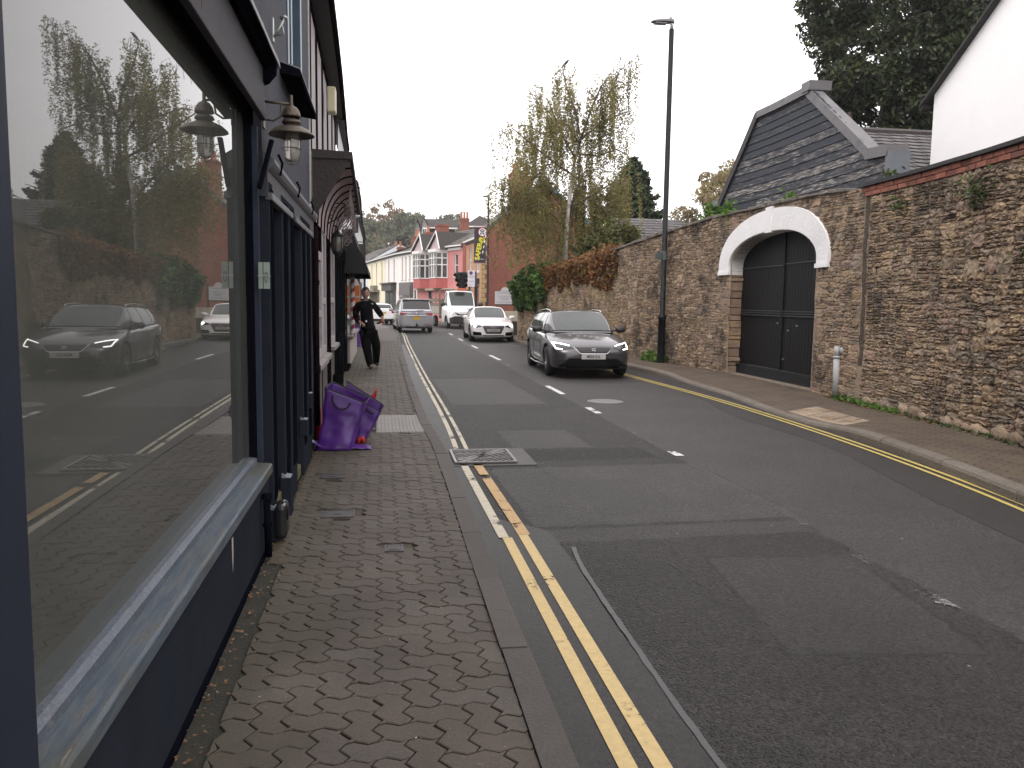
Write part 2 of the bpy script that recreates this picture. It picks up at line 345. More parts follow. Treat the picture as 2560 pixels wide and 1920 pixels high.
def line(mb, pl, w, z, y0=None, y1=None):
    ps = smooth_pl(pl, .25)
    prev = None
    for i, (x, y) in enumerate(ps):
        a, b = ps[max(i-1, 0)], ps[min(i+1, len(ps)-1)]; dx, dy = b[0]-a[0], b[1]-a[1]; q = math.hypot(dx, dy) or 1
        nx, ny = -dy/q, dx/q; cur = ((x+nx*w/2, y+ny*w/2, z), (x-nx*w/2, y-ny*w/2, z))
        if prev: mb.quad(prev[0], prev[1], cur[1], cur[0])
        prev = cur
def mark(name, lines, m, z=.0075):
    mb = MB()
    for pl, w in lines: line(mb, pl, w, z)
    tag(mb.build(name, m), kind='structure')
mark('road_marking', [([(.835, 0), (.838, 5.25)], .066), ([(.957, 0), (.957, 5.3)], .066)], P_y)
mark('road_marking', [([(.815, 5.25), (.79, 7.73)], .07)], P_y2, .009)
mark('road_marking', [([(.965, 5.3), (.925, 7.73)], .085)], P_o, .009)
mark('road_marking', [([(.795, 8.52), (.83, 11), (.83, 18.7), (.9, 31), (.98, 38), (.86, 43), (.36, 49), (-1.0, 57)], .055), ([(.905, 8.52), (.93, 11), (.935, 18.7), (1.01, 31), (1.09, 38), (.97, 43), (.47, 49.2), (-.9, 57.3)], .045)], P_y2)
mark('road_marking', [([(4.15, 2.5), (4.98, 5.2), (5.4, 8.2), (5.56, 11.8), (5.52, 14.5), (5.42, 17), (5.4, 21), (5.2, 27)], .05), ([(4.27, 2.5), (5.1, 5.2), (5.51, 8.2), (5.67, 11.8), (5.63, 14.5), (5.53, 17), (5.5, 21), (5.3, 27)], .05)], P_yr, .0085)
mark('road_marking', [([(3.12, 7.98), (3.12, 8.24)], .1), ([(3.13, 11.25), (3.13, 11.9)], .1), ([(3.15, 13.7), (3.15, 15.1)], .1), ([(3.24, 22), (3.22, 24)], .1), ([(3.27, 27.6), (3.27, 29.4)], .1), ([(3.3, 33), (3.3, 35)], .1), ([(3.35, 38.5), (3.35, 40.5)], .1)], P_w)
mark('road_marking', [([(3.12, 8.24), (3.13, 11.25)], .09), ([(3.15, 15.1), (3.18, 17)], .09), ([(3.2, 20), (3.24, 22)], .09), ([(3.0, 3.2), (3.08, 6.4)], .09)], P_wf)
# ---- kerbs and pavements
K_mat = M('kerb_stone', (.068, .059, .053), .75, var=.18, vs=6, bump=.35, bs=60, col2=(.058, .05, .042), c2s=3, c2p=.55, island=.12)
K_mat2 = M('kerb_concrete', (.14, .12, .10), .85, var=.22, vs=8, bump=.6, bs=45, col2=(.12, .105, .08), c2s=4, c2p=.55, island=.12)
def sst(a, b, x):
    t = max(0, min(1, (x-a)/(b-a))); return t*t*(3-2*t)
def hk(y): return .118-.072*sst(8.7, 10.2, y)*(1-sst(15.3, 17, y))
def kerb(name, pl, side, w, y0, y1, ln, m, h=.112, rnd=0.02):
    mb = MB(); y = y0
    while y < y1:
        Ln = ln*random.uniform(.96, 1.03); e = min(y+Ln-.007, y1)
        segs = 3 if Ln > .5 else 1
        dz = random.uniform(-.004, .004); dx = random.uniform(-.004, .004)
        prof = [(0, -.1), (0, h-rnd), (rnd*.35, h-rnd*.35), (rnd, h), (w, h), (w, -.1)]
        base = len(mb.v); np_ = len(prof)
        for k in range(segs+1):
            yy = y+(e-y)*k/segs; xx = interp(pl, yy)
            for px, pz in prof: mb.v.append((xx+side*px+dx, yy, pz+dz+((hk(yy)-.118) if side > 0 and pz > 0 else 0)))
        for k in range(segs):
            for q in range(np_-1): a = base+k*np_+q; mb.f.append((a, a+1, a+np_+1, a+np_))
        mb.f.append(tuple(base+q for q in range(np_))); mb.f.append(tuple(base+segs*np_+q for q in range(np_))[::-1])
        y += Ln
    o = mb.build(name, m, smooth=False); tag(o, kind='structure'); return o
kerb('kerb', KLs, -1, .125, -3, 60, .915, K_mat, .115, .012)
kerb('kerb', KRs, 1, .14, -3, 62, .62, K_mat2, .125, .045)
WL = [(-.69, -6), (-.68, 8), (-.78, 9.8), (-.8, 17), (-.9, 30), (-1.0, 46), (-5, 60), (-10, 75)]
bedm = M('paving_bed', (.028, .026, .018), .95, var=.4, vs=12, bump=.5, bs=120, col2=(.035, .045, .012), c2s=4, c2p=.6)
KLin = [(x-.12, y) for x, y in KLs]
tag(strip_between(WL, KLin, .094, .5, -6, 80).build('pavement_bed', bedm), kind='structure')
# interlocking wavy pavers laid in a herringbone bond: real outlines, real joints
U = .1085
def hz(i, j):   # polyline offset along a horizontal grid edge from node (i,j)
    return [(.0, 0), (.25, .11), (.5, 0), (.75, -.11)]
def vtx(i, j): return (i*U, j*U)
def edge(i0, j0, i1, j1):
    """points from node0 (inclusive) to node1 (exclusive); zigzag independent of the tile"""
    if i0 > i1 or j0 > j1:
        pts = edge(i1, j1, i0, j0); full = pts+[vtx(i0, j0)]; full = full[::-1]; return full[:-1]
    amp = .13 if j0 == j1 else .17
    out = []
    for t, o in [(0, 0), (.28, amp), (.72, -amp)]:
        x, y = vtx(i0, j0)
        if j0 == j1: out.append((x+t*U, y+o*U*.8))
        else: out.append((x+o*U, y+t*U))
    return out
def tile(mb, i, j, horiz):
    a, b = (2, 1) if horiz else (1, 2)
    loop = [(i+k, j) for k in range(a)]+[(i+a, j+k) for k in range(b)]+[(i+a-k, j+b) for k in range(a)]+[(i, j+b-k) for k in range(b)]
    pts = []
    for k in range(len(loop)):
        p, q = loop[k], loop[(k+1) % len(loop)]; pts += edge(p[0], p[1], q[0], q[1])
    return pts
pav = MB()
X0, Y0 = -.78, 1.0
def emit(pts, zt):
    n = len(pts); cx = sum(p[0] for p in pts)/n; cy = sum(p[1] for p in pts)/n
    xm = interp(KLin, cy+Y0)-.005; xw = interp(WL, cy+Y0)
    cxw = cx+X0
    mg = .115 if cy+Y0 < 4.6 else .03
    if cxw > xm+.05 or cxw < xw+mg-.05: return
    if 9.1 < cy+Y0 < 10.6 and cxw > -.1: return
    for (a, b, c, d) in [(-.44, -.18, 5.5, 5.75), (0, .135, 4.69, 4.86), (-.53, -.3, 6.75, 6.95)]:
        if a < cxw < b and c < cy+Y0 < d: return
    def ins(dist):   # polygon inset along averaged normals
        out = []
        for k in range(n):
            p0, p, p1 = pts[k-1], pts[k], pts[(k+1) % n]
            e0 = (p[0]-p0[0], p[1]-p0[1]); e1 = (p1[0]-p[0], p1[1]-p[1])
            n0 = (-e0[1], e0[0]); n1 = (-e1[1], e1[0]); l0 = math.hypot(*n0) or 1; l1 = math.hypot(*n1) or 1
            bx, by = n0[0]/l0+n1[0]/l1, n0[1]/l0+n1[1]/l1; q = max(.8, bx*bx+by*by)
            out.append((p[0]+dist*2*bx/q, p[1]+dist*2*by/q))
        return out
    tx, ty = random.uniform(-.012, .012), random.uniform(-.012, .012)
    lo, hi = ins(.0028), ins(.0064)
    clip = lambda x, y: (max(xw+mg, min(x+X0, interp(KLin, y+Y0)-.004)), y+Y0)
    b = len(pav.v)
    for (x, y) in lo: X, Y = clip(x, y); pav.v.append((X, Y, .085))
    for (x, y) in lo: X, Y = clip(x, y); pav.v.append((X, Y, zt-.003+tx*(x-cx)+ty*(y-cy)))
    for (x, y) in hi: X, Y = clip(x, y); pav.v.append((X, Y, zt+tx*(x-cx)+ty*(y-cy)))
    for r in range(2):
        for k in range(n): pav.f.append((b+r*n+k, b+r*n+(k+1) % n, b+(r+1)*n+(k+1) % n, b+(r+1)*n+k))
    pav.f.append(tuple(b+2*n+k for k in range(n)))
NJ = int(30/U)
for j in range(-2, NJ):
    for i in range(-3, 15):
        # herringbone: cell class
        k = (i-j) % 4
        if k == 0: emit(tile(pav, i, j, True), .105+random.uniform(-.002, .002))
        elif k == 3: emit(tile(pav, i, j, False), .105+random.uniform(-.002, .002))
def paver_mat():
    m = bpy.data.materials.new('paver'); m.use_nodes = True; t = m.node_tree; n = t.nodes; l = t.links.new; b = n['Principled BSDF']
    tcx = n.new('ShaderNodeTexCoord'); co = tcx.outputs['Object']; g = n.new('ShaderNodeNewGeometry')
    r = n.new('ShaderNodeValToRGB'); E = r.color_ramp.elements; E[0].color = (.066, .053, .041, 1); E[1].color = (.082, .069, .057, 1)
    e = E.new(.5); e.color = (.072, .056, .044, 1); l(g.outputs['Random Per Island'], r.inputs[0])
    a = n.new('ShaderNodeTexNoise'); a.inputs['Scale'].default_value = 90; a.inputs['Detail'].default_value = 6; a.inputs['Roughness'].default_value = .8; l(co, a.inputs['Vector'])
    c = n.new('ShaderNodeTexNoise'); c.inputs['Scale'].default_value = 2.2; c.inputs['Detail'].default_value = 7; l(co, c.inputs['Vector'])
    m1 = n.new('ShaderNodeMapRange'); m1.inputs[1].default_value = .3; m1.inputs[2].default_value = .7; m1.inputs[3].default_value = .66; m1.inputs[4].default_value = 1.3; l(a.outputs['Fac'], m1.inputs[0])
    m2 = n.new('ShaderNodeMapRange'); m2.inputs[1].default_value = .3; m2.inputs[2].default_value = .7; m2.inputs[3].default_value = .72; m2.inputs[4].default_value = 1.2; l(c.outputs['Fac'], m2.inputs[0])
    mu = n.new('ShaderNodeMath'); mu.operation = 'MULTIPLY'; l(m1.outputs[0], mu.inputs[0]); l(m2.outputs[0], mu.inputs[1])
    sc = n.new('ShaderNodeVectorMath'); sc.operation = 'SCALE'; l(r.outputs[0], sc.inputs[0]); l(mu.outputs[0], sc.inputs['Scale'])
    v3 = n.new('ShaderNodeTexVoronoi'); v3.inputs['Scale'].default_value = 22; l(co, v3.inputs['Vector'])
    sp = n.new('ShaderNodeMapRange'); sp.inputs[1].default_value = .10; sp.inputs[2].default_value = .07; l(v3.outputs['Distance'], sp.inputs[0])
    s2 = n.new('ShaderNodeMath'); s2.operation = 'MULTIPLY'; l(sp.outputs[0], s2.inputs[0]); s2.inputs[1].default_value = .6
    mx = n.new('ShaderNodeMix'); mx.data_type = 'RGBA'; l(s2.outputs[0], mx.inputs[0]); l(sc.outputs[0], mx.inputs[6]); mx.inputs[7].default_value = (.22, .19, .165, 1)
    # algae near the shop wall: a green-brown film with its own ragged edge
    sx = n.new('ShaderNodeSeparateXYZ'); l(co, sx.inputs[0]); ma = n.new('ShaderNodeMath'); ma.operation = 'MULTIPLY_ADD'; l(c.outputs['Fac'], ma.inputs[0]); ma.inputs[1].default_value = .9; l(sx.outputs[0], ma.inputs[2])
    mm = n.new('ShaderNodeMapRange'); mm.inputs[1].default_value = .22; mm.inputs[2].default_value = -.12; mm.inputs[3].default_value = 0; mm.inputs[4].default_value = .75; l(ma.outputs[0], mm.inputs[0])
    mo = n.new('ShaderNodeMix'); mo.data_type = 'RGBA'; l(mm.outputs[0], mo.inputs[0]); l(mx.outputs[2], mo.inputs[6]); mo.inputs[7].default_value = (.046, .040, .022, 1)
    l(mo.outputs[2], b.inputs['Base Color']); b.inputs['Roughness'].default_value = .72
    bp = n.new('ShaderNodeBump'); bp.inputs['Strength'].default_value = .6; bp.inputs['Distance'].default_value = .004; l(a.outputs['Fac'], bp.inputs['Height']); l(bp.outputs[0], b.inputs['Normal'])
    return m
pv = paver_mat()
tag(pav.build('pavement', pv, fix=False), kind='structure')
mb = MB()      # beyond 31 m the joints are too fine to see
ys = np.arange(30.6, 80, .6)
for a, b in zip(ys, ys[1:]): mb.quad((interp(WL, a), a, .104), (interp(KLin, a), a, .104), (interp(KLin, b), b, .104), (interp(WL, b), b, .104))
tag(mb.build('pavement', M('paver_far', (.085, .07, .06), .75, var=.2, vs=4)), kind='structure')
# ribbed pale slabs across the pavement
rs = MB(); nR = 6
for r in range(nR):
    for c in range(2):
        x0 = -.07+c*.285; y0 = 9.14+r*.235
        rs.box(x0, x0+.275, y0, y0+.228, .09, .107)
for k in range(13):
    rs.box(-.055+k*.043, -.035+k*.043, 9.15, 10.53, .1065, .1125)
tag(rs.build('ribbed_paving', M('pale_slab', (.23, .215, .205), .7, var=.15, vs=7, bump=.3, island=.08), bevel=.002), kind='structure')
# right pavement: small clay pavers laid on the flat, worn and brown
def brick_mat(name, c1, c2, mortar, w=.2, h=.1, rough=.85, bump=.6, ms=.008, rot=0, off=.5, big=.25, coord='Object', mossy=None, axis=None):
    m = bpy.data.materials.new(name); m.use_nodes = True; t = m.node_tree; n = t.nodes; l = t.links.new; b = n['Principled BSDF']
    tcx = n.new('ShaderNodeTexCoord'); co = tcx.outputs[coord]
    if axis:   # map wall coordinates (along, z)
        sx = n.new('ShaderNodeSeparateXYZ'); l(co, sx.inputs[0]); cb = n.new('ShaderNodeCombineXYZ'); l(sx.outputs[axis], cb.inputs[0]); l(sx.outputs['Z'], cb.inputs[1]); l(sx.outputs['Z'], cb.inputs[2]); co2 = cb.outputs[0]
    else: co2 = co
    mp = n.new('ShaderNodeMapping'); mp.inputs['Rotation'].default_value = (0, 0, rot); l(co2, mp.inputs[0])
    nz = n.new('ShaderNodeTexNoise'); nz.inputs['Scale'].default_value = 6; l(mp.outputs[0], nz.inputs['Vector'])
    ds = n.new('ShaderNodeVectorMath'); ds.operation = 'SCALE'; l(nz.outputs['Color'], ds.inputs[0]); ds.inputs['Scale'].default_value = .012
    av = n.new('ShaderNodeVectorMath'); av.operation = 'ADD'; l(mp.outputs[0], av.inputs[0]); l(ds.outputs[0], av.inputs[1])
    br = n.new('ShaderNodeTexBrick'); br.inputs['Scale'].default_value = 1; br.inputs['Brick Width'].default_value = w; br.inputs['Row Height'].default_value = h
    br.inputs['Mortar Size'].default_value = ms; br.inputs['Mortar Smooth'].default_value = .3; br.inputs['Bias'].default_value = 0; br.offset = off
    br.inputs['Color1'].default_value = (*c1, 1); br.inputs['Color2'].default_value = (*c2, 1); br.inputs['Mortar'].default_value = (*mortar, 1); l(av.outputs[0], br.inputs['Vector'])
    a = n.new('ShaderNodeTexNoise'); a.inputs['Scale'].default_value = 1.7; a.inputs['Detail'].default_value = 8; a.inputs['Roughness'].default_value = .7; l(co, a.inputs['Vector'])
    mr = n.new('ShaderNodeMapRange'); mr.inputs[1].default_value = .3; mr.inputs[2].default_value = .7; mr.inputs[3].default_value = 1-big; mr.inputs[4].default_value = 1+big; l(a.outputs['Fac'], mr.inputs[0])
    sc = n.new('ShaderNodeVectorMath'); sc.operation = 'SCALE'; l(br.outputs['Color'], sc.inputs[0]); l(mr.outputs[0], sc.inputs['Scale']); out = sc.outputs[0]
    if mossy:
        m2 = n.new('ShaderNodeMapRange'); m2.inputs[1].default_value = .52; m2.inputs[2].default_value = .68; m2.inputs[4].default_value = .7; l(a.outputs['Fac'], m2.inputs[0])
        mx = n.new('ShaderNodeMix'); mx.data_type = 'RGBA'; l(m2.outputs[0], mx.inputs[0]); l(out, mx.inputs[6]); mx.inputs[7].default_value = (*mossy, 1); out = mx.outputs[2]
    l(out, b.inputs['Base Color']); b.inputs['Roughness'].default_value = rough
    f = n.new('ShaderNodeTexNoise'); f.inputs['Scale'].default_value = 60; l(co, f.inputs['Vector'])
    ad = n.new('ShaderNodeMath'); ad.operation = 'MULTIPLY_ADD'; l(br.outputs['Fac'], ad.inputs[0]); ad.inputs[1].default_value = -1; l(f.outputs['Fac'], ad.inputs[2])
    bp = n.new('ShaderNodeBump'); bp.inputs['Strength'].default_value = bump; bp.inputs['Distance'].default_value = .01; l(ad.outputs[0], bp.inputs['Height']); l(bp.outputs[0], b.inputs['Normal'])
    return m
B_pave = brick_mat('clay_paving', (.10, .071, .049), (.08, .058, .042), (.035, .028, .02), .2, .1, rot=R(55), mossy=(.075, .068, .038), big=.35)
KRi = [(x+.14, y) for x, y in KRs]
FAR = [(9, -4), (9, 50), (7, 52), (5.9, 58), (3, 66), (1.5, 71.5), (.6, 77), (-1.0, 87), (-6, 100)]
mb = MB(); ys = np.arange(-4, 95, .4)
for a, b in zip(ys, ys[1:]):
    xa, xb = interp(KRi, a), interp(KRi, b); prev = None
    for t, q in ((0, 0), (.9, 1), (9, 1)):
        pa = (xa+t if t < 9 else interp(FAR, a), a, hk(a)*(1-q)+.12*q); pb_ = (xb+t if t < 9 else interp(FAR, b), b, hk(b)*(1-q)+.12*q)
        if prev: mb.quad(prev[0], pa, pb_, prev[1])
        prev = (pa, pb_)
tag(mb.build('pavement_right', B_pave), kind='structure')
# pale repaired slabs in the right pavement
sp = MB()
cxs = [(5.93, 10.95), (6.5, 11.15), (6.4, 9.62), (5.86, 9.35)]
def bil(u, v): 
    a, b, c, d = [Vector(q) for q in cxs]; return (a*(1-u)+b*u)*(1-v)+(d*(1-u)+c*u)*v
for i in range(4):
    for j in range(3):
        o = .006; q = [bil(i/4+o, j/3+o), bil((i+1)/4-o, j/3+o), bil((i+1)/4-o, (j+1)/3-o), bil(i/4+o, (j+1)/3-o)]
        dz_ = .004+random.uniform(0, .004)
        zf = lambda p: hk(p.y)+(.12-hk(p.y))*min(1, max(0, (p.x-interp(KRi, p.y))/.9))
        sp.hexa([(p.x, p.y, zf(p)-.02) for p in q], [(p.x, p.y, zf(p)+dz_) for p in q])
tag(sp.build('pavement_repair', M('pale_repair', (.27, .21, .155), .85, var=.2, vs=5, bump=.4, col2=(.17, .12, .07), c2s=2.5, c2p=.5, island=.12)), kind='structure')
tag(seam('', [(5.2, 10.35), (5.8, 10.75), (6.3, 11.1), (6.9, 11.5)], .012, A_tar, .1235).build('pavement_crack', A_tar), kind='structure')
tag(seam('', [(5.5, 11.3), (5.75, 11.75), (6.1, 12.2)], .009, A_tar, .1235).build('pavement_crack', A_tar), kind='structure')
# ---- iron in the ground
iron = M('cast_iron', (.075, .07, .068), .45, .6, var=.25, vs=14, bump=.3, bs=80, col2=(.10, .07, .05), c2s=9, c2p=.6)
iron_l = M('worn_iron', (.22, .21, .20), .4, .5, var=.2, vs=20, bump=.2)
black = M('black_void', (.004, .004, .004), .9)
tag(MB().box(.66, 1.52, 7.66, 8.56, .001, .009).build('drain_surround', M('drain_concrete', (.085, .08, .078), .7, var=.25, vs=6, bump=.4, col2=(.07, .07, .07), c2s=3), bevel=.006), kind='structure')
dr = thing('drain_grate', 'cast iron drain grate with slanting bars in the road by the kerb', 'drain grate', (.70, 7.73, .02))
fr = MB()
gx0, gx1, gy0, gy1 = .70, 1.33, 7.73, 8.42
fr.box(gx0, gx1, gy0, gy0+.02, .018, .034).box(gx0, gx1, gy1-.02, gy1, .018, .034).box(gx0, gx0+.03, gy0+.03, gy1-.03, .018, .034).box(gx1-.03, gx1, gy0+.03, gy1-.03, .018, .034)
fr.build('frame', iron_l, dr, bevel=.003)
MB().box(gx0+.03, gx1-.03, gy0+.03, gy1-.03, .0185, .0195).build('pit', black, dr)
brs = MB()
x0, x1, y0, y1 = gx0+.03, gx1-.03, gy0+.03, gy1-.03
for s in (1, -1):
    for k in range(-9, 10):
        cxx = (x0+x1)/2+k*.074
        pts = []
        for t in np.linspace(0, 1, 30):
            yy = y0+(y1-y0)*t; xx = cxx+s*(t-.5)*.63*1.05
            u, v = (xx-x0)/(x1-x0), t
            upper = (u+v > 1) if s > 0 else (u+v > 1)
            keep = (s == 1 and ((u < v-.06) if k < 0 else (u > v+.06))) or (s == 1 and abs(u-v) < .09 and k in (-1, 0, 1))
            if s == -1: keep = False
            if x0 < xx < x1 and keep: pts.append((xx, yy))
        if len(pts) > 1: line(brs, [pts[0], pts[-1]], .013, .031)
for k in (-1, 0, 1): line(brs, [(x0+.02+k*.05, y0), (x1-.02+k*.05, y1)] if k == 0 else ([(x0+.06, y0), (x1, y1-.07)] if k == 1 else [(x0, y0+.07), (x1-.06, y1)]), .013, .031)
for yy in (y0+.2, y0+.42): brs.box(x0, x1, yy-.005, yy+.005, .022, .030)
brs.build('bars', iron_l, dr, solid=.003)
def cover(name, label, x0, x1, y0, y1, ribs=0, groove=True):
    t = thing(name, label, 'access cover', (x0, y0, .105))
    MB().box(x0-.03, x1+.05, y0-.02, y1+.02, .08, .1025).build('surround', M('cover_mortar', (.06, .047, .036), .9, var=.3, vs=20, bump=.5), t); f = MB(); w = .012
    f.box(x0, x1, y0, y0+w, .098, .112).box(x0, x1, y1-w, y1, .098, .112).box(x0, x0+w, y0+w, y1-w, .098, .112).box(x1-w, x1, y0+w, y1-w, .098, .112)
    f.build('frame', iron, t)
    lid = MB().box(x0+w+.003, x1-w-.003, y0+w+.003, y1-w-.003, .098, .109)
    if ribs:
        for k in range(ribs):
            xx = x0+w+.008+k*(x1-x0-2*w-.016)/ribs; lid.box(xx, xx+.004, y0+w+.005, y1-w-.005, .109, .115)
    else: lid.box((x0+x1)/2-.025, (x0+x1)/2+.025, (y0+y1)/2-.02, (y0+y1)/2+.02, .109, .112)
    lid.build('lid', iron, t)
cover('access_cover', 'square iron access cover with a raised centre boss, beside the blue shop step', -.425, -.195, 5.52, 5.72)
cover('access_cover', 'small ribbed iron stopcock cover in the middle of the pavers', .012, .125, 4.71, 4.84, 11)
cover('access_cover', 'worn iron access cover half lost in the pavers in front of the purple bags', -.52, -.31, 6.77, 6.93)
rc = thing('manhole_cover', 'small oval iron cover sunk in the road beside the centre line', 'manhole cover', (3.6, 12.6, .01))
MB().lathe([(0, .013), (.27, .013), (.3, .006)], (3.62, 12.65, 0), 24).build('lid', M('road_iron', (.16, .155, .15), .5, .2, var=.2), rc)
# dead leaves and grit along the shop wall
lm = leaf_mat('dead_leaf', (.10, .05, .02), (.19, .10, .045), (.26, .2, .13), 0)
def litter(name, label, fn, n, size, m=lm, z=.107):
    V = []; F = []
    for k in range(n):
        x, y = fn(); a = random.uniform(0, 6.28); s = size*random.uniform(.4, 1.3); zz = z+random.uniform(.001, .006)
        pts = [(s, 0), (.3*s, .45*s), (-.8*s, .3*s), (-s, -.1*s), (-.1*s, -.5*s)]; c, sn = math.cos(a), math.sin(a)
        b = len(V); tl = random.uniform(-.5, .5)
        V += [(x+px*c-py*sn, y+px*sn+py*c, zz+abs(px)*.25+py*tl) for px, py in pts]; F.append(tuple(range(b, b+5)))
    o = MB().add(V, F).build(name, m, fix=False); tag(o, label, 'leaves', kind='stuff'); return o
litter('dead_leaves', 'scattered dead leaves and chips along the foot of the blue shop wall', lambda: (-.67+abs(random.gauss(0, .05)), random.uniform(2, 8)), 380, .010)
litter('dead_leaves', 'fallen orange brown leaves along the foot of the stone wall', lambda: (lambda y: (onw(y)-abs(random.gauss(0, .10))-.02, y))(random.choice([random.uniform(8.3, 12.3), random.uniform(9.5, 11.8), random.uniform(13, 26)])), 900, .026, z=.121) if False else None
gr = leaf_mat('pale_grit', (.25, .22, .18), (.4, .37, .33), None, 0)
litter('grit', 'tiny pale chips scattered on the pavers', lambda: (random.uniform(-.5, .45), random.uniform(1.8, 8)), 70, .0045, gr)
# ================================================================ THE STONE WALL (right)
WALL = [(6.3, 4.2), (6.97, 7.7), (7.25, 9.8), (7.38, 12), (7.47, 13.2), (7.55, 15.9), (7.5, 17), (7.3, 19.6), (6.92, 22.2), (5.35, 31.7)]
WALLd = [(5.45, .6)]+WALL
_S = [-math.dist(WALLd[0], WALLd[1])]
for a, b in zip(WALLd, WALLd[1:]): _S.append(_S[-1]+math.dist(a, b))
S_END = _S[-1]
def wpt(s, z=0, off=0):
    """point on the wall's street face; off > 0 goes into the wall (away from the street)"""
    def raw(s):
        s = max(_S[0], min(S_END, s))
        for i in range(len(_S)-1):
            if s <= _S[i+1]+1e-9:
                t = (s-_S[i])/(_S[i+1]-_S[i]); return (WALLd[i][0]+(WALLd[i+1][0]-WALLd[i][0])*t, WALLd[i][1]+(WALLd[i+1][1]-WALLd[i][1])*t)
    a, b = raw(s-.45), raw(s+.45); p = raw(s); m = ((a[0]+b[0]+2*p[0])/4, (a[1]+b[1]+2*p[1])/4)
    if s < _S[0]+.5 or s > S_END-.5: m = p
    dx, dy = b[0]-a[0], b[1]-a[1]; q = math.hypot(dx, dy)
    off += .028*noise.noise((s*.9, z*1.1, 2))+.012*noise.noise((s*2.9, z*3.1, 7)) if .02 < z < 3.4 and off < .1 else 0
    return Vector((m[0]+dy/q*off, m[1]-dx/q*off, z))
def onw(y):
    return interp(WALLd, y)
TOP = [(-4, 3.33), (7.45, 3.33), (7.5, 3.42), (8.77, 3.52), (10.5, 3.56), (12.2, 3.58), (13.3, 3.58), (14.9, 3.5), (16.4, 3.4), (17.6, 3.3), (18.95, 3.18), (20.3, 3.0), (23.7, 2.7), (27, 2.45), (29, 2.4)]
def topz(s): return interp([(z, s_) for s_, z in TOP], s, 1, 0)
G0, G1, GC, GI, GO = 8.85, 12.55, 10.7, 1.85, 2.28
def arch_z(s, a, rise, spring=2.4):
    t = (s-GC)/a
    return spring+rise*math.sqrt(max(0, 1-abs(t)**2.3)) if abs(t) < 1 else -1
def in_gate(s, z, grow=0):
    if z < 2.38: return G0-grow < s < G1+grow
    return z < arch_z(s, GO-.02, 1.07)
stones = {'V': [], 'F': []}
SV, SF, JV = stones['V'], stones['F'], []
def put_stone(s0, s1, z0, z1, depth, gap, dome, rough=.22, gate=True):
    w, h = s1-s0, z1-z0
    cs, cz = (s0+s1)/2, (z0+z1)/2
    if gate and (in_gate(cs, cz, -.0) or in_gate(s0+.25*w, cz) or in_gate(s1-.25*w, cz)): return
    if z1 > topz(cs)+.04: return
    if cs > 7.22 and cs < 7.40 and z0 > .2: return
    m = min(w, h)
    nW = 3 if w > .12 else 2; nH = 2 if h > .1 else 1
    pts = []
    cut = [random.uniform(.06, .30)*m for _ in range(4)]
    def side(ax, ay, bx, by, n, c0, c1):
        L_ = math.hypot(bx-ax, by-ay); ux, uy = (bx-ax)/L_, (by-ay)/L_
        for k in range(n+1):
            t = c0+(L_-c0-c1)*k/n; j = m*rough*.35*random.uniform(-1, .4)
            pts.append((ax+ux*t-uy*j*(0 < k < n or .5), ay+uy*t+ux*j*(0 < k < n or .5)))
    g = gap*.5*random.uniform(.6, 1.7); a0, a1, b0, b1 = s0+g, s1-g, z0+g, z1-g
    cut = [min(c, .4*(a1-a0), .4*(b1-b0)) for c in cut]
    side(a0, b0, a1, b0, nW, cut[0], cut[1]); side(a1, b0, a1, b1, nH, cut[1], cut[2]); side(a1, b1, a0, b1, nW, cut[2], cut[3]); side(a0, b1, a0, b0, nH, cut[3], cut[0])
    # drift: bends the courses a little
    def warp(s, z):
        return (s+.035*noise.noise((s*1.7, z*1.7, 4)), z+.045*noise.noise((s*.9, z*1.3, 8)) if z > .25 else z+.045*noise.noise((s*.9, z*1.3, 8))*z*4)
    n = len(pts); b = len(SV); mid = (sum(p[0] for p in pts)/n, sum(p[1] for p in pts)/n)
    d = depth+random.uniform(-.4, .6)*depth; tls, tlz = random.uniform(-.10, .10), random.uniform(-.14, .14)
    for ring, (k, dd) in enumerate(((1, -.03), (.985, d*.5), (.91, d*.95), (.55, d+dome))):
        for (s, z) in pts:
            ss = mid[0]+(s-mid[0])*k; zz = mid[1]+(z-mid[1])*(k if ring < 2 else k*.98); s2, z2 = warp(ss, zz)
            o = dd+((ss-mid[0])*tls+(zz-mid[1])*tlz if ring > 0 else 0)+(random.uniform(-1, 1)*.006*rough*4 if ring > 0 else 0)
            SV.append(tuple(wpt(s2, z2, -o)))
    for r in range(3):
        for k in range(n): SF.append((b+r*n+k, b+r*n+(k+1) % n, b+(r+1)*n+(k+1) % n, b+(r+1)*n+k))
    s2, z2 = warp(*mid); SV.append(tuple(wpt(s2, z2, -(d+dome*1.15)))); c = len(SV)-1
    for k in range(n): SF.append((b+3*n+k, b+3*n+(k+1) % n, c))
def gui(s0, s1, z0, z1, W, H, depth, gap, dome, rough):
    w, h = s1-s0, z1-z0
    W_ = W*random.choice([.5, .8, 1, 1.25, 1.6]); H_ = H*random.choice([.4, .65, .9, 1.1, 1.5])
    if w > 2.2*W and w > h*1.3 or (w > W_ and h < H_):
        t = random.uniform(.36, .64); gui(s0, s0+w*t, z0, z1, W, H, depth, gap, dome, rough); gui(s0+w*t, s1, z0, z1, W, H, depth, gap, dome, rough)
    elif h > H_:
        t = random.uniform(.36, .64); gui(s0, s1, z0, z0+h*t, W, H, depth, gap, dome, rough); gui(s0, s1, z0+h*t, z1, W, H, depth, gap, dome, rough)
    else: put_stone(s0, s1, z0, z1, depth, gap, dome, rough)
random.seed(11)
gui(-3.4, 3.0, .05, 3.28, .34, .24, .016, .012, .010, .6)
gui(3.0, 5.4, .05, 3.28, .27, .19, .018, .011, .011, .65)
gui(5.4, 7.22, .05, 3.28, .24, .14, .014, .010, .008, .5)
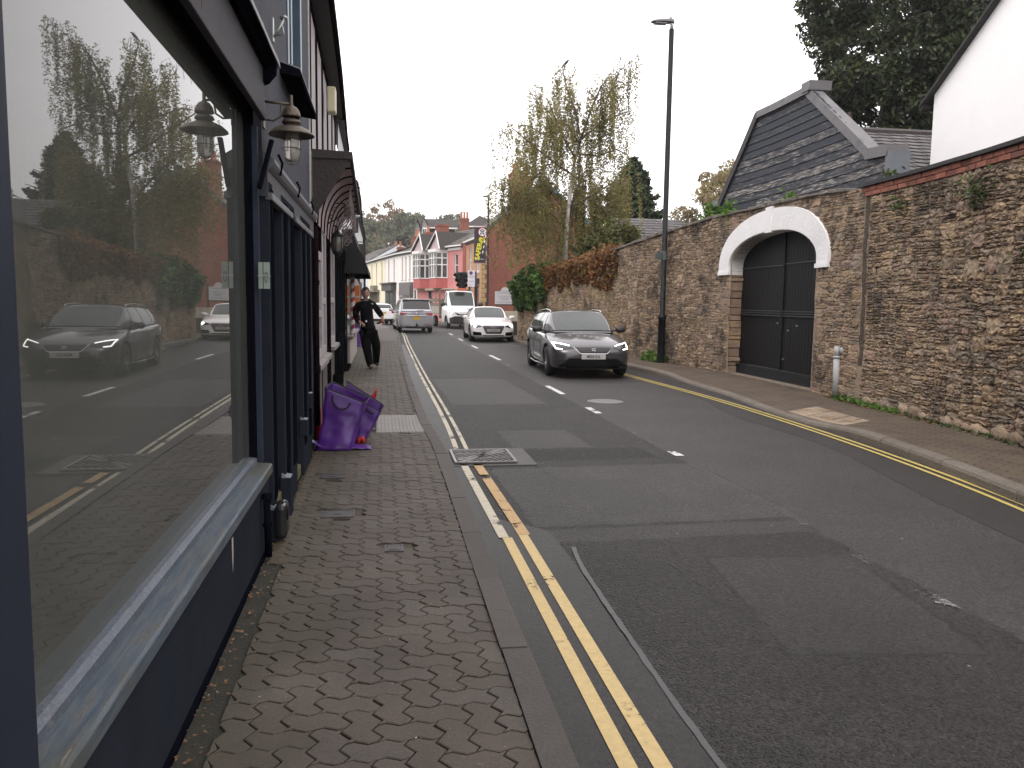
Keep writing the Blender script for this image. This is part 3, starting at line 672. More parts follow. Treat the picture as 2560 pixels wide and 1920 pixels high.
gui(7.4, 8.85, .05, 2.35, .28, .16, .012, .008, .005, .35)
gui(7.4, 13.2, 2.35, 3.66, .26, .125, .011, .008, .004, .3)
gui(12.55, 13.5, .05, 2.35, .28, .16, .012, .008, .005, .35)
gui(13.2, 14.5, 2.35, 3.66, .19, .14, .013, .010, .006, .5); gui(13.5, 14.5, .05, 2.35, .2, .15, .013, .010, .006, .5)
gui(14.5, 17.5, .05, 3.6, .19, .16, .014, .012, .007, .6)
gui(17.5, S_END-.1, .05, 3.3, .24, .2, .010, .016, .006, .6)
def stone_mat():
    m = bpy.data.materials.new('rubble_stone'); m.use_nodes = True; t = m.node_tree; n = t.nodes; l = t.links.new; b = n['Principled BSDF']
    tcx = n.new('ShaderNodeTexCoord'); co = tcx.outputs['Object']; g = n.new('ShaderNodeNewGeometry')
    r = n.new('ShaderNodeValToRGB'); E = r.color_ramp.elements; E[0].color = (.215, .16, .115, 1); E[1].color = (.32, .25, .195, 1)
    for p, c in [(.18, (.33, .24, .155)), (.34, (.22, .18, .145)), (.5, (.40, .295, .19)), (.62, (.15, .12, .098)), (.74, (.30, .235, .17)), (.88, (.29, .20, .155))]: e = E.new(p); e.color = (*c, 1)
    l(g.outputs['Random Per Island'], r.inputs[0])
    def N(sc, det=6, ro=.65, vec=None):
        q = n.new('ShaderNodeTexNoise'); q.inputs['Scale'].default_value = sc; q.inputs['Detail'].default_value = det; q.inputs['Roughness'].default_value = ro; l(vec or co, q.inputs['Vector']); return q.outputs['Fac']
    def MR(s, a, b_, c, d): q = n.new('ShaderNodeMapRange'); q.inputs[1].default_value = a; q.inputs[2].default_value = b_; q.inputs[3].default_value = c; q.inputs[4].default_value = d; l(s, q.inputs[0]); return q.outputs[0]
    def MIX(f, a, col): q = n.new('ShaderNodeMix'); q.data_type = 'RGBA'; l(f, q.inputs[0]); l(a, q.inputs[6]); q.inputs[7].default_value = (*col, 1); return q.outputs[2]
    fine = N(34, 8, .75); mid_ = N(7, 6); big = N(.7, 5, .6)
    mu = n.new('ShaderNodeMath'); mu.operation = 'MULTIPLY'; l(MR(fine, .3, .7, .55, 1.4), mu.inputs[0]); l(MR(mid_, .3, .7, .75, 1.25), mu.inputs[1])
    sc = n.new('ShaderNodeVectorMath'); sc.operation = 'SCALE'; l(r.outputs[0], sc.inputs[0]); l(mu.outputs[0], sc.inputs['Scale']); out = sc.outputs[0]
    # ochre stone around the gate, grey-black weathering high on the near length
    sx = n.new('ShaderNodeSeparateXYZ'); l(co, sx.inputs[0])
    oc = n.new('ShaderNodeMath'); oc.operation = 'MULTIPLY'; l(MR(sx.outputs['Y'], 9.8, 11.2, 0, 1), oc.inputs[0]); l(MR(N(.9, 4), .47, .56, 0, .6), oc.inputs[1])
    out = MIX(oc.outputs[0], out, (.34, .255, .145))
    out = MIX(MR(N(1.3, 7, .7), .52, .60, 0, .82), out, (.066, .055, .046))
    out = MIX(MR(N(4.2, 7, .72), .56, .60, 0, .75), out, (.33, .265, .195))
    out = MIX(MR(N(11, 6, .7), .66, .72, 0, .45), out, (.34, .31, .28))
    out = MIX(MR(N(2.1, 6, .6, None), .63, .72, 0, .5), out, (.07, .07, .03))
    l(out, b.inputs['Base Color']); b.inputs['Roughness'].default_value = .9; b.inputs['Specular IOR Level'].default_value = .25
    ad = n.new('ShaderNodeMath'); ad.operation = 'MULTIPLY_ADD'; l(fine, ad.inputs[0]); ad.inputs[1].default_value = .8; l(mid_, ad.inputs[2])
    bp = n.new('ShaderNodeBump'); bp.inputs['Strength'].default_value = 1; bp.inputs['Distance'].default_value = .016; l(ad.outputs[0], bp.inputs['Height']); l(bp.outputs[0], b.inputs['Normal'])
    return m
st_mat = stone_mat()
mort = M('lime_mortar', (.27, .21, .155), .95, var=.35, vs=7, bump=1, bs=35, col2=(.06, .047, .036), c2s=4.2, c2p=.54)
wall = thing('stone_wall', 'long high rubble stone wall beside the right pavement, with a gateway through it', 'wall', (7.4, 12, .1))
# mortar backing with the gate opening left out
bk = MB()
ds = .12
s = _S[0]
while s < S_END-.01:
    e = min(s+ds, S_END); c = (s+e)/2
    lo = 0
    if G0 < c < G1: lo = arch_z(c, GI, .65)
    t0, t1 = topz(s), topz(e)
    nz_ = 14
    for i_ in range(nz_):
        za, zb_ = lo+(t0-lo)*i_/nz_, lo+(t0-lo)*(i_+1)/nz_; zc_, zd_ = lo+(t1-lo)*i_/nz_, lo+(t1-lo)*(i_+1)/nz_
        bk.quad(wpt(s, za), wpt(e, zc_), wpt(e, zd_), wpt(s, zb_))
    bk.quad(wpt(s, 0, .5), wpt(e, 0, .5), wpt(e, t1, .5), wpt(s, t0, .5)) if lo == 0 else bk.quad(wpt(s, lo, .5), wpt(e, lo, .5), wpt(e, t1, .5), wpt(s, t0, .5))
    bk.quad(wpt(s, t0), wpt(e, t1), wpt(e, t1, .5), wpt(s, t0, .5))
    if lo: bk.quad(wpt(s, lo), wpt(e, lo), wpt(e, lo, .5), wpt(s, lo, .5))
    s = e
bk.quad(wpt(S_END, 0), wpt(S_END, 0, .5), wpt(S_END, 2.4, .5), wpt(S_END, 2.4))
bk.build('core', mort, wall, fix=False)
so_ = MB(); so_.v = SV; so_.f = SF
so_.build('stones', st_mat, wall, fix=True)
# jamb stones, worked blocks turning into the opening
jb = MB()
for sj, sg in ((G0, -1), (G1, 1)):
    z = .06
    while z < 2.34:
        h = random.uniform(.08, .24); h = min(h, 2.36-z); w = random.uniform(.12, .40)
        if h < .06: break
        o = random.uniform(.0, .02); e = random.uniform(-.02, .04)
        a, b = (sj-w, sj+e) if sg < 0 else (sj-e, sj+w)
        P = [(a, -o), (b, -o), (b, .36), (a, .36)]
        jb.hexa([wpt(q, z+.006, f) for q, f in P], [wpt(q, z+h-.006, f) for q, f in P]); z += h
jb.build('jamb_stones', M('jamb_stone', (.27, .19, .14), .9, var=.35, vs=6, bump=1, bs=25, col2=(.36, .26, .14), c2s=2, c2p=.55, island=.2), wall, bevel=.015)
# red brick course and black coping on the near length
brk = M('red_brick', (.25, .095, .065), .9, var=.35, vs=9, bump=.6, bs=50, island=.3, col2=(.11, .08, .06), c2s=6, c2p=.58)
bb = MB()
for row in range(2):
    s = -3.4+row*.11
    while s < 7.36:
        z0 = 3.29+row*.074; P = [(s+.006, -.035), (s+.212, -.035), (s+.212, .2), (s+.006, .2)]
        o = random.uniform(-.006, .006)
        jt = random.uniform(-.003, .003)
        bb.hexa([wpt(q, z0+.004, f+o) for q, f in P], [wpt(q, z0+.068+jt, f+o) for q, f in P]); s += .22
bb.build('brick_course', brk, wall, bevel=.004)
cp = MB(); prev = None
for s in np.arange(-3.6, 7.7, .3):
    w1 = .012*noise.noise((s, 0, 0))
    cur = [wpt(s, 3.44+w1, -.075), wpt(s, 3.44+w1, .55), wpt(s, 3.50+w1, .55), wpt(s, 3.525+w1, .2), wpt(s, 3.49+w1, -.075)]
    if prev: 
        for k in range(5): cp.quad(prev[k], prev[(k+1) % 5], cur[(k+1) % 5], cur[k])
    else: cp.poly(cur)
    prev = cur
cp.poly(prev[::-1])
cp.build('coping', M('black_coping', (.018, .017, .017), .7, var=.3, bump=.5, bs=30, col2=(.05, .05, .03), c2s=3, c2p=.62), wall)
cs_ = MB(); s = 7.9
while s < 24:
    w = random.uniform(.18, .42); z = topz(s)+.0; P = [(s+.01, random.uniform(-.09, -.03)), (s+w, random.uniform(-.09, -.03)), (s+w, .5), (s+.01, .5)]
    h = random.uniform(.03, .07); tl = random.uniform(-.02, .03)
    cs_.hexa([wpt(q, topz(q)-.01, f) for q, f in P], [wpt(q, topz(q)+h+(tl if f > .3 else 0), f) for q, f in P]); s += w+.01
cs_.build('coping_slabs', M('slab_stone', (.15, .13, .115), .9, var=.3, vs=6, bump=.8, bs=30, island=.25, col2=(.06, .06, .025), c2s=4, c2p=.55), wall, bevel=.012)
# dark brown strip over the vertical joint right of the gate pier
jt_ = MB(); prev = None
for z in np.arange(.7, 3.31, .09):
    a, b = 7.25+.05*noise.noise((z*5, 1, 0)), 7.36+.05*noise.noise((z*5, 6, 0)); cur = (wpt(a, z, -.006), wpt(b, z, -.006))
    if prev: jt_.quad(prev[0], prev[1], cur[1], cur[0])
    prev = cur
jt_.build('open_joint', M('dark_joint', (.07, .052, .038), .95, var=.4, vs=9, bump=1, bs=30), wall, fix=False)
# white arch
arch = MB(); n_ = 44
def ring(a, rise, k, off):   # k in 0..1 around
    th = math.pi*k; ex = 2/2.3
    c, s_ = math.cos(th), math.sin(th)
    return wpt(GC-a*math.copysign(abs(c)**ex, c), 2.4+rise*abs(s_)**ex, off)
prof = [(GO, 1.08, .01), (GO, 1.08, -.055), (GI+.02, .66, -.055), (GI, .645, -.035), (GI, .645, .30)]
rows = [[ring(a, r_2, k/n_, o) for a, r_2, o in prof] for k in range(n_+1)]
foot0 = [wpt(GC-a, 2.30, o) for a, r_2, o in prof]; foot1 = [wpt(GC+a, 2.30, o) for a, r_2, o in prof]
rows = [foot0]+rows+[foot1]
for A, B in zip(rows, rows[1:]):
    for k in range(4): arch.quad(A[k], B[k], B[k+1], A[k+1])
arch.poly(foot0); arch.poly(foot1)
for sg in (-1, 1):
    a, b = sorted((GC+sg*(GI-.01), GC+sg*(GO+.015)))
    P = [(a, -.068), (b, -.068), (b, .29), (a, .29)]; arch.hexa([wpt(q, 2.27, f) for q, f in P], [wpt(q, 2.345, f) for q, f in P])
kx = GC-.02
P = [(kx-.045, 3.03), (kx+.20, 3.03), (kx+.22, 3.525), (kx-.05, 3.53)]
arch.prism([tuple(wpt(q, z, -.068)) for q, z in P], wpt(kx, 0, .01)-wpt(kx, 0, -.068))
arch.build('arch', M('white_masonry_paint', (.78, .78, .78), .6, var=.04, vs=4, bump=.35, bs=18), wall, smooth=False)
# ---- gate
wood_b = M('black_gate_paint', (.005, .005, .0055), .6, spec=.25, var=.35, vs=18, bump=.25, bs=50)
gate = thing('gate', 'tall black boarded double gate under the white arch', 'gate', (7.8, 14.8, .1))
def leafdoor(s0, s1):
    b = MB(); k = int((s1-s0)/.115); w = (s1-s0)/k
    for i in range(k):
        a, e = s0+i*w+.004, s0+(i+1)*w-.004; za, ze = min(arch_z(a, GI+.05, .7), 9), min(arch_z(e, GI+.05, .7), 9)
        P = [(a, .30), (e, .30), (e, .335), (a, .335)]
        b.hexa([wpt(q, .34, f) for q, f in P], [wpt(P[0][0], za, .30), wpt(P[1][0], ze, .30), wpt(P[2][0], ze, .335), wpt(P[3][0], za, .335)])
    leaf = b.build('leaf', wood_b, gate, bevel=.004)
    r = MB()
    for z0, z1, f0 in [(1.40, 1.425, .272), (1.45, 1.47, .278), (1.495, 1.515, .272)]:
        P = [(s0+.01, f0), (s1-.01, f0), (s1-.01, .3), (s0+.01, .3)]; r.hexa([wpt(q, z0, f) for q, f in P], [wpt(q, z1, f) for q, f in P])
    r.build('rail', M('gate_rail', (.03, .034, .037), .35, var=.2), leaf)
    return leaf
l1 = leafdoor(G0-.03, 10.70); l2 = leafdoor(10.735, G1+.03)
for s0, s1, zz in ((G0, 10.66, 2.42), (10.78, G1, 2.40)):
    r = MB(); P = [(s0, .28), (s1, .28), (s1, .3), (s0, .3)]; r.hexa([wpt(q, zz, f) for q, f in P], [wpt(q, zz+.018, f) for q, f in P]); r.build('weather_bar', MATS['gate_rail'], gate)
P = [(G0, .22), (G1, .22), (G1, .34), (G0, .34)]
MB().hexa([wpt(q, .1, f) for q, f in P], [wpt(q, .335, f) for q, f in P]).build('kickboard', M('gate_kick', (.009, .010, .011), .6, spec=.3, var=.3, vs=8, bump=.2), gate)
P = [(10.68, .27), (10.76, .27), (10.76, .31), (10.68, .31)]
MB().hexa([wpt(q, .34, f) for q, f in P], [wpt(q, 3.06, f) for q, f in P]).build('cover_strip', wood_b, gate)
for s_, z_ in ((10.9, 1.25), (10.1, 1.22), (10.45, 1.12), (10.6, .55)):
    P = [(s_-.03, .285), (s_+.03, .285), (s_+.03, .301), (s_-.03, .301)]; MB().hexa([wpt(q, z_, f) for q, f in P], [wpt(q, z_+.03, f) for q, f in P]).build('lock_plate', M('dull_zinc', (.3, .3, .3), .4, .7), gate)
P = [(G0-.02, -.02), (G1+.02, -.02), (G1+.02, .5), (G0-.02, .5)]
tag(MB().hexa([wpt(q, 0, f) for q, f in P], [wpt(q, .135, f) for q, f in P]).build('threshold', M('threshold_concrete', (.16, .13, .10), .9, var=.3, bump=.6, bs=20)), kind='structure')
# boulders at the foot of the near length
random.seed(5)
bo = MB()
s = 1.2
while s < 7.1:
    r = random.uniform(.06, .16); z = .12+r*.25; c = wpt(s, z, -.02)
    base = len(bo.v)
    bm = bmesh.new(); bmesh.ops.create_icosphere(bm, subdivisions=2, radius=1)
    for v in bm.verts:
        k = 1+.42*noise.noise(v.co*1.8+Vector((s*3, 0, 0)))
        tdir = (wpt(s+.1)-wpt(s-.1)).normalized(); nd = Vector((tdir.y, -tdir.x, 0))
        p = c+tdir*v.co.x*r*1.25*k+nd*v.co.y*r*.55*k+Vector((0, 0, v.co.z*r*.8*k)); bo.v.append(tuple(p))
    bo.f += [tuple(base+v.index for v in f.verts) for f in bm.faces]; bm.free(); s += r*2.1
bo.build('footing_stones', st_mat, wall, smooth=True)
litter('dead_leaves', 'fallen orange brown leaves along the foot of the stone wall', lambda: (lambda y: (onw(y)-abs(random.gauss(0, .09))-.05, y))(random.choice([random.uniform(8.3, 12.3), random.uniform(9.3, 11.8), random.uniform(13, 26)])), 750, .024, z=.121)
# grey vent pipe
pp = thing('vent_pipe', 'pale grey plastic pipe standing against the stone wall beside the gate', 'pipe', (7.34, 12.02, .1))
gp = M('grey_plastic', (.36, .37, .38), .5, var=.12, vs=9)
MB().tube([(7.345, 12.02, .1), (7.33, 12.02, .79)], .055, 16).build('lower_pipe', gp, pp, smooth=True)
MB().lathe([(.055, 0), (.064, 0), (.064, .035), (.045, .04)], (7.33, 12.02, .77), 16).build('collar', gp, pp, smooth=True)
MB().tube([(7.33, 12.02, .8), (7.32, 12.02, .965)], .045, 16).build('upper_pipe', gp, pp, smooth=True)
MB().tube([(7.34, 11.96, .90), (7.385, 11.94, .90)], .05, 12).build('bracket', gp, pp, smooth=True)
# ---- street lamps
lampm = M('black_lamp_paint', (.007, .007, .009), .55, spec=.3, var=.15, vs=6)
def lamp_post(x, y, H, label, arm, sign=True, sc=1):
    t = thing('street_lamp', label, 'street lamp', (x, y, .1), 0, 'street lamps along the right pavement')
    MB().lathe([(.095, 0), (.095, 1.15), (.11, 1.16), (.11, 1.2), (.07, 1.26), (.062, H-.1)], (x, y, .1), 16).build('post', lampm, t, smooth=True)
    MB().tube([(x, y, H), (x+.01, y, H+.12), (x-.05, y, H+.17)], .045, 10).build('spigot', M('alloy', (.45, .45, .46), .4, .6), t, smooth=True)
    h = MB(); L_ = arm
    pr = [(0, .04, .07), (.15, .11, .08), (.4, .14, .07), (.8, .13, .05), (1.0, .07, .03)]
    prev = None
    for k, w, hh in pr:
        cx = x+.06-L_*k; z = H+.16-.035*k*L_
        cur = [(cx, y-w, z), (cx, y-w*.6, z+hh), (cx, y+w*.6, z+hh), (cx, y+w, z), (cx, y, z-.02)]
        if prev: [h.quad(prev[i], prev[(i+1) % 5], cur[(i+1) % 5], cur[i]) for i in range(5)]
        else: h.poly(cur)
        prev = cur
    h.poly(prev[::-1]); head = h.build('lamp_head', M('lamp_head', (.10, .10, .105), .5, .2), t, smooth=False)
    MB().box(x-L_*.75, x-L_*.25, y-.09, y+.09, H+.11, H+.13).build('lens', M('lamp_glass', (.25, .25, .25), .2), head)
    MB().lathe([(.03, 0), (.03, .05), (.015, .07), (0, .07)], (x-.03, y, H+.235), 8).build('photocell', M('lamp_glass', (.25, .25, .25), .2), head)
    return t
lp = lamp_post(7.06, 19.62, 8.35, 'tall black street lamp post standing before the stone wall', .58)
MB().box(6.80, 6.99, 19.55, 19.60, 2.74, 2.80).box(6.82, 6.985, 19.56, 19.64, 2.80, 2.90).build('sign_box', M('grey_green', (.06, .08, .08), .5), lp, bevel=.006)
MB().tube([(7.06, 19.62, 2.72), (7.06, 19.62, 2.95)], .082, 12).build('clamp_band', M('grey_green', (.06, .08, .08), .5), lp)
# ================================================================ LEFT ROW
blue = M('dark_blue_paint', (.023, .0265, .035), .7, spec=0, var=.18, vs=5, bump=.15, bs=30, col2=(.018, .023, .033), c2s=2.5, c2p=.6)
blue2 = M('mid_blue_paint', (.032, .040, .058), .6, spec=.1, var=.2, vs=9, bump=.2, bs=40)
blue3 = M('blue_black_paint', (.005, .0055, .009), .8, spec=0, var=.2, vs=6, bump=.1)
render_g = M('blue_grey_render', (.055, .057, .070), .85, spec=.2, var=.12, vs=2.2, bump=.25, bs=25, col2=(.040, .042, .052), c2s=1.5, c2p=.55)
fascia_m = M('grey_fascia', (.038, .035, .042), .7, spec=.25, var=.12, vs=3, bump=.1, col2=(.030, .028, .034), c2s=1.2, c2p=.55)
lead = M('lead_flashing', (.20, .20, .21), .6, .2, var=.2, vs=12, bump=.4, bs=30)
def sill_mat():
    m = bpy.data.materials.new('worn_sill'); m.use_nodes = True; t = m.node_tree; n = t.nodes; l = t.links.new; b = n['Principled BSDF']
    tcx = n.new('ShaderNodeTexCoord'); mp = n.new('ShaderNodeMapping'); mp.inputs['Scale'].default_value = (14, 1.3, 14); l(tcx.outputs['Object'], mp.inputs[0])
    a = n.new('ShaderNodeTexNoise'); a.inputs['Scale'].default_value = 3.2; a.inputs['Detail'].default_value = 9; a.inputs['Roughness'].default_value = .72; l(mp.outputs[0], a.inputs['Vector'])
    c = n.new('ShaderNodeTexNoise'); c.inputs['Scale'].default_value = 1.3; c.inputs['Detail'].default_value = 4; l(tcx.outputs['Object'], c.inputs['Vector'])
    r = n.new('ShaderNodeValToRGB'); E = r.color_ramp.elements; E[0].position = .36; E[0].color = (.035, .055, .08, 1); E[1].position = .74; E[1].color = (.17, .17, .165, 1)
    for p, q in [(.48, (.055, .075, .098)), (.56, (.085, .10, .11)), (.62, (.07, .055, .05)), (.67, (.22, .22, .22))]: e = E.new(p); e.color = (*q, 1)
    l(a.outputs['Fac'], r.inputs[0])
    mr = n.new('ShaderNodeMapRange'); mr.inputs[1].default_value = .52; mr.inputs[2].default_value = .62; mr.inputs[4].default_value = .6; l(c.outputs['Fac'], mr.inputs[0])
    mx = n.new('ShaderNodeMix'); mx.data_type = 'RGBA'; l(mr.outputs[0], mx.inputs[0]); l(r.outputs[0], mx.inputs[6]); mx.inputs[7].default_value = (.055, .05, .024, 1)
    l(mx.outputs[2], b.inputs['Base Color']); b.inputs['Roughness'].default_value = .6
    bp = n.new('ShaderNodeBump'); bp.inputs['Strength'].default_value = .7; bp.inputs['Distance'].default_value = .004; l(a.outputs['Fac'], bp.inputs['Height']); l(bp.outputs[0], b.inputs['Normal'])
    return m
sillm = sill_mat()
def pane_mat(name, col, rough=.015, wave=.0006, ws=1.2, ior=1.5):
    m = bpy.data.materials.new(name); m.use_nodes = True; t = m.node_tree; n = t.nodes; l = t.links.new; b = n['Principled BSDF']
    b.inputs['Base Color'].default_value = (*col, 1); b.inputs['Roughness'].default_value = rough; b.inputs['IOR'].default_value = ior
    tcx = n.new('ShaderNodeTexCoord'); a = n.new('ShaderNodeTexNoise'); a.inputs['Scale'].default_value = ws; a.inputs['Detail'].default_value = 1; l(tcx.outputs['Object'], a.inputs['Vector'])
    c = n.new('ShaderNodeTexNoise'); c.inputs['Scale'].default_value = 1.4; c.inputs['Detail'].default_value = 5; l(tcx.outputs['Object'], c.inputs['Vector'])
    mr = n.new('ShaderNodeMapRange'); mr.inputs[1].default_value = .3; mr.inputs[2].default_value = .7; mr.inputs[3].default_value = .8; mr.inputs[4].default_value = 1.2; l(c.outputs['Fac'], mr.inputs[0])
    sc = n.new('ShaderNodeVectorMath'); sc.operation = 'SCALE'; sc.inputs[0].default_value = col; l(mr.outputs[0], sc.inputs['Scale']); l(sc.outputs[0], b.inputs['Base Color'])
    if wave: bp = n.new('ShaderNodeBump'); bp.inputs['Strength'].default_value = 1; bp.inputs['Distance'].default_value = wave; l(a.outputs['Fac'], bp.inputs['Height']); l(bp.outputs[0], b.inputs['Normal'])
    return m
shop_glass = pane_mat('shop_glass', (.066, .069, .062), .012, .0, 1.0, 1.5)
dark_glass = pane_mat('dark_glass', (.02, .022, .024), .04, .002, 2)
shop = thing('shop', 'dark blue painted shop with one big display window, nearest on the left', 'shop', (-.70, 4, .1))
# upper wall (one rendered plane) with a tall blue window, and everything behind it
def fx(mb, X, ya, yb, za, zb, th=.3): return mb.box(X-th, X, ya, yb, za, zb)
up = MB(); lo = MB(); holes_wall(lo, 3.27, 3.0, [(1.39, 2.47, .90, 2.95)], .12)
up.add([(-.70-y, x+5.03, z+2.35) for x, y, z in lo.v], lo.f)
up.quad((-.70, -4, 2.75), (-.70, 5.03, 2.75), (-.70, 5.03, 5.35), (-.70, -4, 5.35))
up.add([(-.70, -4, 2.75), (-.70, -4, .1), (-.70, 1.25, .1), (-.70, 1.25, 2.75)], [(0, 1, 2, 3)])
up.quad((-.70, 8.3, .1), (-3, 8.3, .1), (-3, 8.3, 5.35), (-.70, 8.3, 5.35)); up.quad((-.7, -4, .1), (-3, -4, .1), (-3, -4, 5.35), (-.7, -4, 5.35))
up.build('upper_wall', render_g, shop, fix=False)
MB().box(-6, -.62, -4, 8.32, 5.35, 5.45).box(-.62, -.50, -4, 8.32, 5.28, 5.40).build('eaves', M('eaves_dark', (.018, .014, .018), .6), shop)
rf = MB(); rf.quad((-.50, -4, 5.42), (-.50, 8.32, 5.42), (-4, 8.32, 8), (-4, -4, 8)); rf.build('roof', M('slate_dark', (.04, .038, .042), .7, var=.3, vs=6), shop)
# stall riser
MB().box(-.95, -.688, 1.2, 5.0, .1, .585).build('stall_riser', blue, shop, bevel=.003)
MB().box(-.69, -.672, -3, 4.98, .10, .125).build('skirting', blue3, shop)
MB().poly([(-.686, 3.75, .50), (-.686, 3.79, .50), (-.686, 3.785, .41), (-.686, 3.765, .33), (-.686, 3.755, .40)]).build('paint_scrape', M('bare_paint', (.40, .37, .35), .7), shop)
si = MB(); prof = [(-.785, .56), (-.655, .56), (-.655, .607), (-.665, .615), (-.735, .622), (-.785, .625)]
si.prism([(x, 1.25, z) for x, z in prof], (0, 3.68, 0)); si.build('sill', sillm, shop, bevel=.003)
be = MB(); prof = [(-.79, .622), (-.742, .622), (-.744, .648), (-.765, .658), (-.79, .66)]
be.prism([(x, 1.5, z) for x, z in prof], (0, 3.42, 0)); wf = be.build('window_frame', M('sill_bead', (.075, .09, .115), .45, var=.2, vs=7, bump=.3, bs=60, col2=(.15, .15, .155), c2s=3, c2p=.58), shop)
MB().box(-.79, -.755, 4.90, 4.93, .63, 2.7).box(-.79, -.77, 1.5, 4.92, 2.66, 2.72).build('inner_frame', blue3, wf)
MB().quad((-.785, 1.2, .62), (-.785, 5.0, .62), (-.785, 5.0, 2.72), (-.785, 1.2, 2.72)).build('pane', shop_glass, wf, fix=False)
MB().box(-.90, -.70, 1.2, 1.70, .1, 2.70).build('post', M('near_post_blue', (.018, .023, .036), .6, spec=.15, var=.12, vs=4), shop, bevel=.006)
MB().box(-.90, -.745, 4.92, 5.02, .1, 2.70).build('post', blue3, shop, bevel=.003)
MB().box(-.745, -.715, 4.945, 4.99, .62, 2.6).build('post_bead', blue2, shop)
# fascia with bottom mouldings and a lead-dressed cornice
MB().box(-.70, -.675, -3, 5.0, 2.70, 2.97).build('fascia', fascia_m, shop)
MB().box(-.90, -.705, -3, 5.02, 2.70, 2.74).build('soffit', blue3, shop)
MB().box(-.705, -.668, -3, 5.005, 2.642, 2.698).build('fascia_moulding', fascia_m, shop, bevel=.006)
co_ = MB(); prof = [(-.70, 2.93), (-.645, 2.93), (-.62, 2.945), (-.60, 2.95), (-.60, 2.975), (-.70, 3.03)]
co_.prism([(x, -3, z) for x, z in prof], (0, 8.02, 0)); co_.build('cornice', blue3, shop)
ld = MB()
prev = None
for k in range(60):
    y = -3+k*8.04/59; w = .004*noise.noise((y*5, 0, 0))
    cur = [(-.70, y, 3.045), (-.65, y, 3.015+w), (-.593+w, y, 2.985), (-.590, y, 2.955+w)]
    if prev: [ld.quad(prev[i], prev[i+1], cur[i+1], cur[i]) for i in range(3)]
    prev = cur
ld.build('lead_flashing', lead, shop, solid=.006, fix=False)
corb = MB(); corb.prism([(-.70, 4.95, 2.84), (-.70, 4.95, 2.95), (-.605, 4.95, 2.95), (-.61, 4.95, 2.91), (-.65, 4.95, 2.86)], (0, .08, 0)); corb.build('corbel', blue3, shop)
MB().tube([(-.658, 3.25, 2.96), (-.657, 3.26, 2.80), (-.657, 3.24, 2.67)], .002, 6).build('rust_streak', M('rust', (.12, .05, .045), .8), shop)
MB().tube([(-.64, 5.0, 2.53), (-.70, 4.90, 2.24)], .016, 6).build('stay', blue3, shop)
# doorways
pf = MB()
for a, b in ((5.05, 5.20), (5.66, 6.44), (6.96, 7.80)): pf.box(-1.2, -.665, a, b, .1, 2.30)
pf.build('pilaster', blue, shop, bevel=.004)
pr = MB()
for a, b in ((5.08, 5.17), (5.74, 5.92), (6.16, 6.36), (7.05, 7.22), (7.5, 7.7)): pr.box(-.67, -.655, a, b, .35, 2.26)
pr.build('pilaster_panel', blue3, shop, bevel=.003)
MB().box(-1.4, -.69, 7.80, 8.3, .1, 2.36).build('wall_panel', M('blue_panel', (.016, .022, .036), .6, spec=.15, var=.15, vs=3), shop)
for a, b in ((5.20, 5.66), (6.44, 6.96)):
    d = MB().box(-1.25, -1.2, a, b, .25, 2.3); dd_ = d.build('door', blue3, shop)
    MB().box(-1.2, -1.19, a+.06, b-.06, 1.1, 2.05).build('pane', dark_glass, dd_)
    MB().box(-1.2, -.70, a, b, 2.20, 2.30).build('doorway_soffit', blue3, shop)
MB().box(-1.2, -.69, 5.20, 5.66, .1, .28).build('step', M('mossy_step', (.11, .095, .05), .9, var=.3, vs=12, bump=.6, bs=40, col2=(.06, .07, .022), c2s=5, c2p=.5), shop, bevel=.01)
MB().box(-1.2, -.69, 6.44, 6.96, .1, .20).build('step', MATS['mossy_step'], shop, bevel=.01)
for a, b, x, z, m in ((5.02, 5.12, -.615, .30, 0), (5.62, 5.76, -.625, .37, 0), (6.95, 7.08, -.63, .58, 0), (7.45, 7.56, -.63, .75, 0)):
    q = MB().box(-.70, x, a, b, .1 if z < .5 else z-.14, z); q.build('plinth_block', blue, shop, bevel=.006)
    MB().hexa([(-.69, a+.004, z), (x-.004, a+.004, z), (x-.004, b-.004, z), (-.69, b-.004, z)], [(-.69, a+.01, z+.03), (x-.03, a+.01, z+.007), (x-.03, b-.01, z+.007), (-.69, b-.01, z+.03)]).build('plinth_cap', M('pale_cap', (.12, .14, .17), .5, var=.3, vs=20), shop)  # paler blue-grey on the tops of the plinth blocks
hd = MB(); hd.box(-.95, -.67, 5.03, 8.3, 2.21, 2.37); hd.build('frieze', M('frieze_grey', (.04, .042, .05), .6, spec=.3, var=.15, vs=6), shop)
ht = MB()
prof = [(-.70, 2.37), (-.665, 2.37), (-.645, 2.385), (-.63, 2.41), (-.63, 2.435), (-.66, 2.455), (-.70, 2.48)]
ht.prism([(x, 5.04, z) for x, z in prof], (0, 3.26, 0)); ht.build('hood_moulding', M('hood_grey', (.08, .082, .098), .45, var=.15, vs=8), shop, bevel=.003)
MB().box(-.69, -.645, 5.04, 6.2, 2.19, 2.235).build('lintel_moulding', MATS['hood_grey'], shop, bevel=.006); MB().box(-.69, -.645, 6.42, 7.9, 2.19, 2.235).build('lintel_moulding', MATS['hood_grey'], shop, bevel=.006)
for y, hh in ((5.35, .05), (6.45, .04), (7.7, .04)):
    MB().tube([(-.635, y, 2.38), (-.62, y, 2.44+.3*hh), (-.645, y, 2.46+hh)], .008, 6).build('hood_clip', blue3, shop)
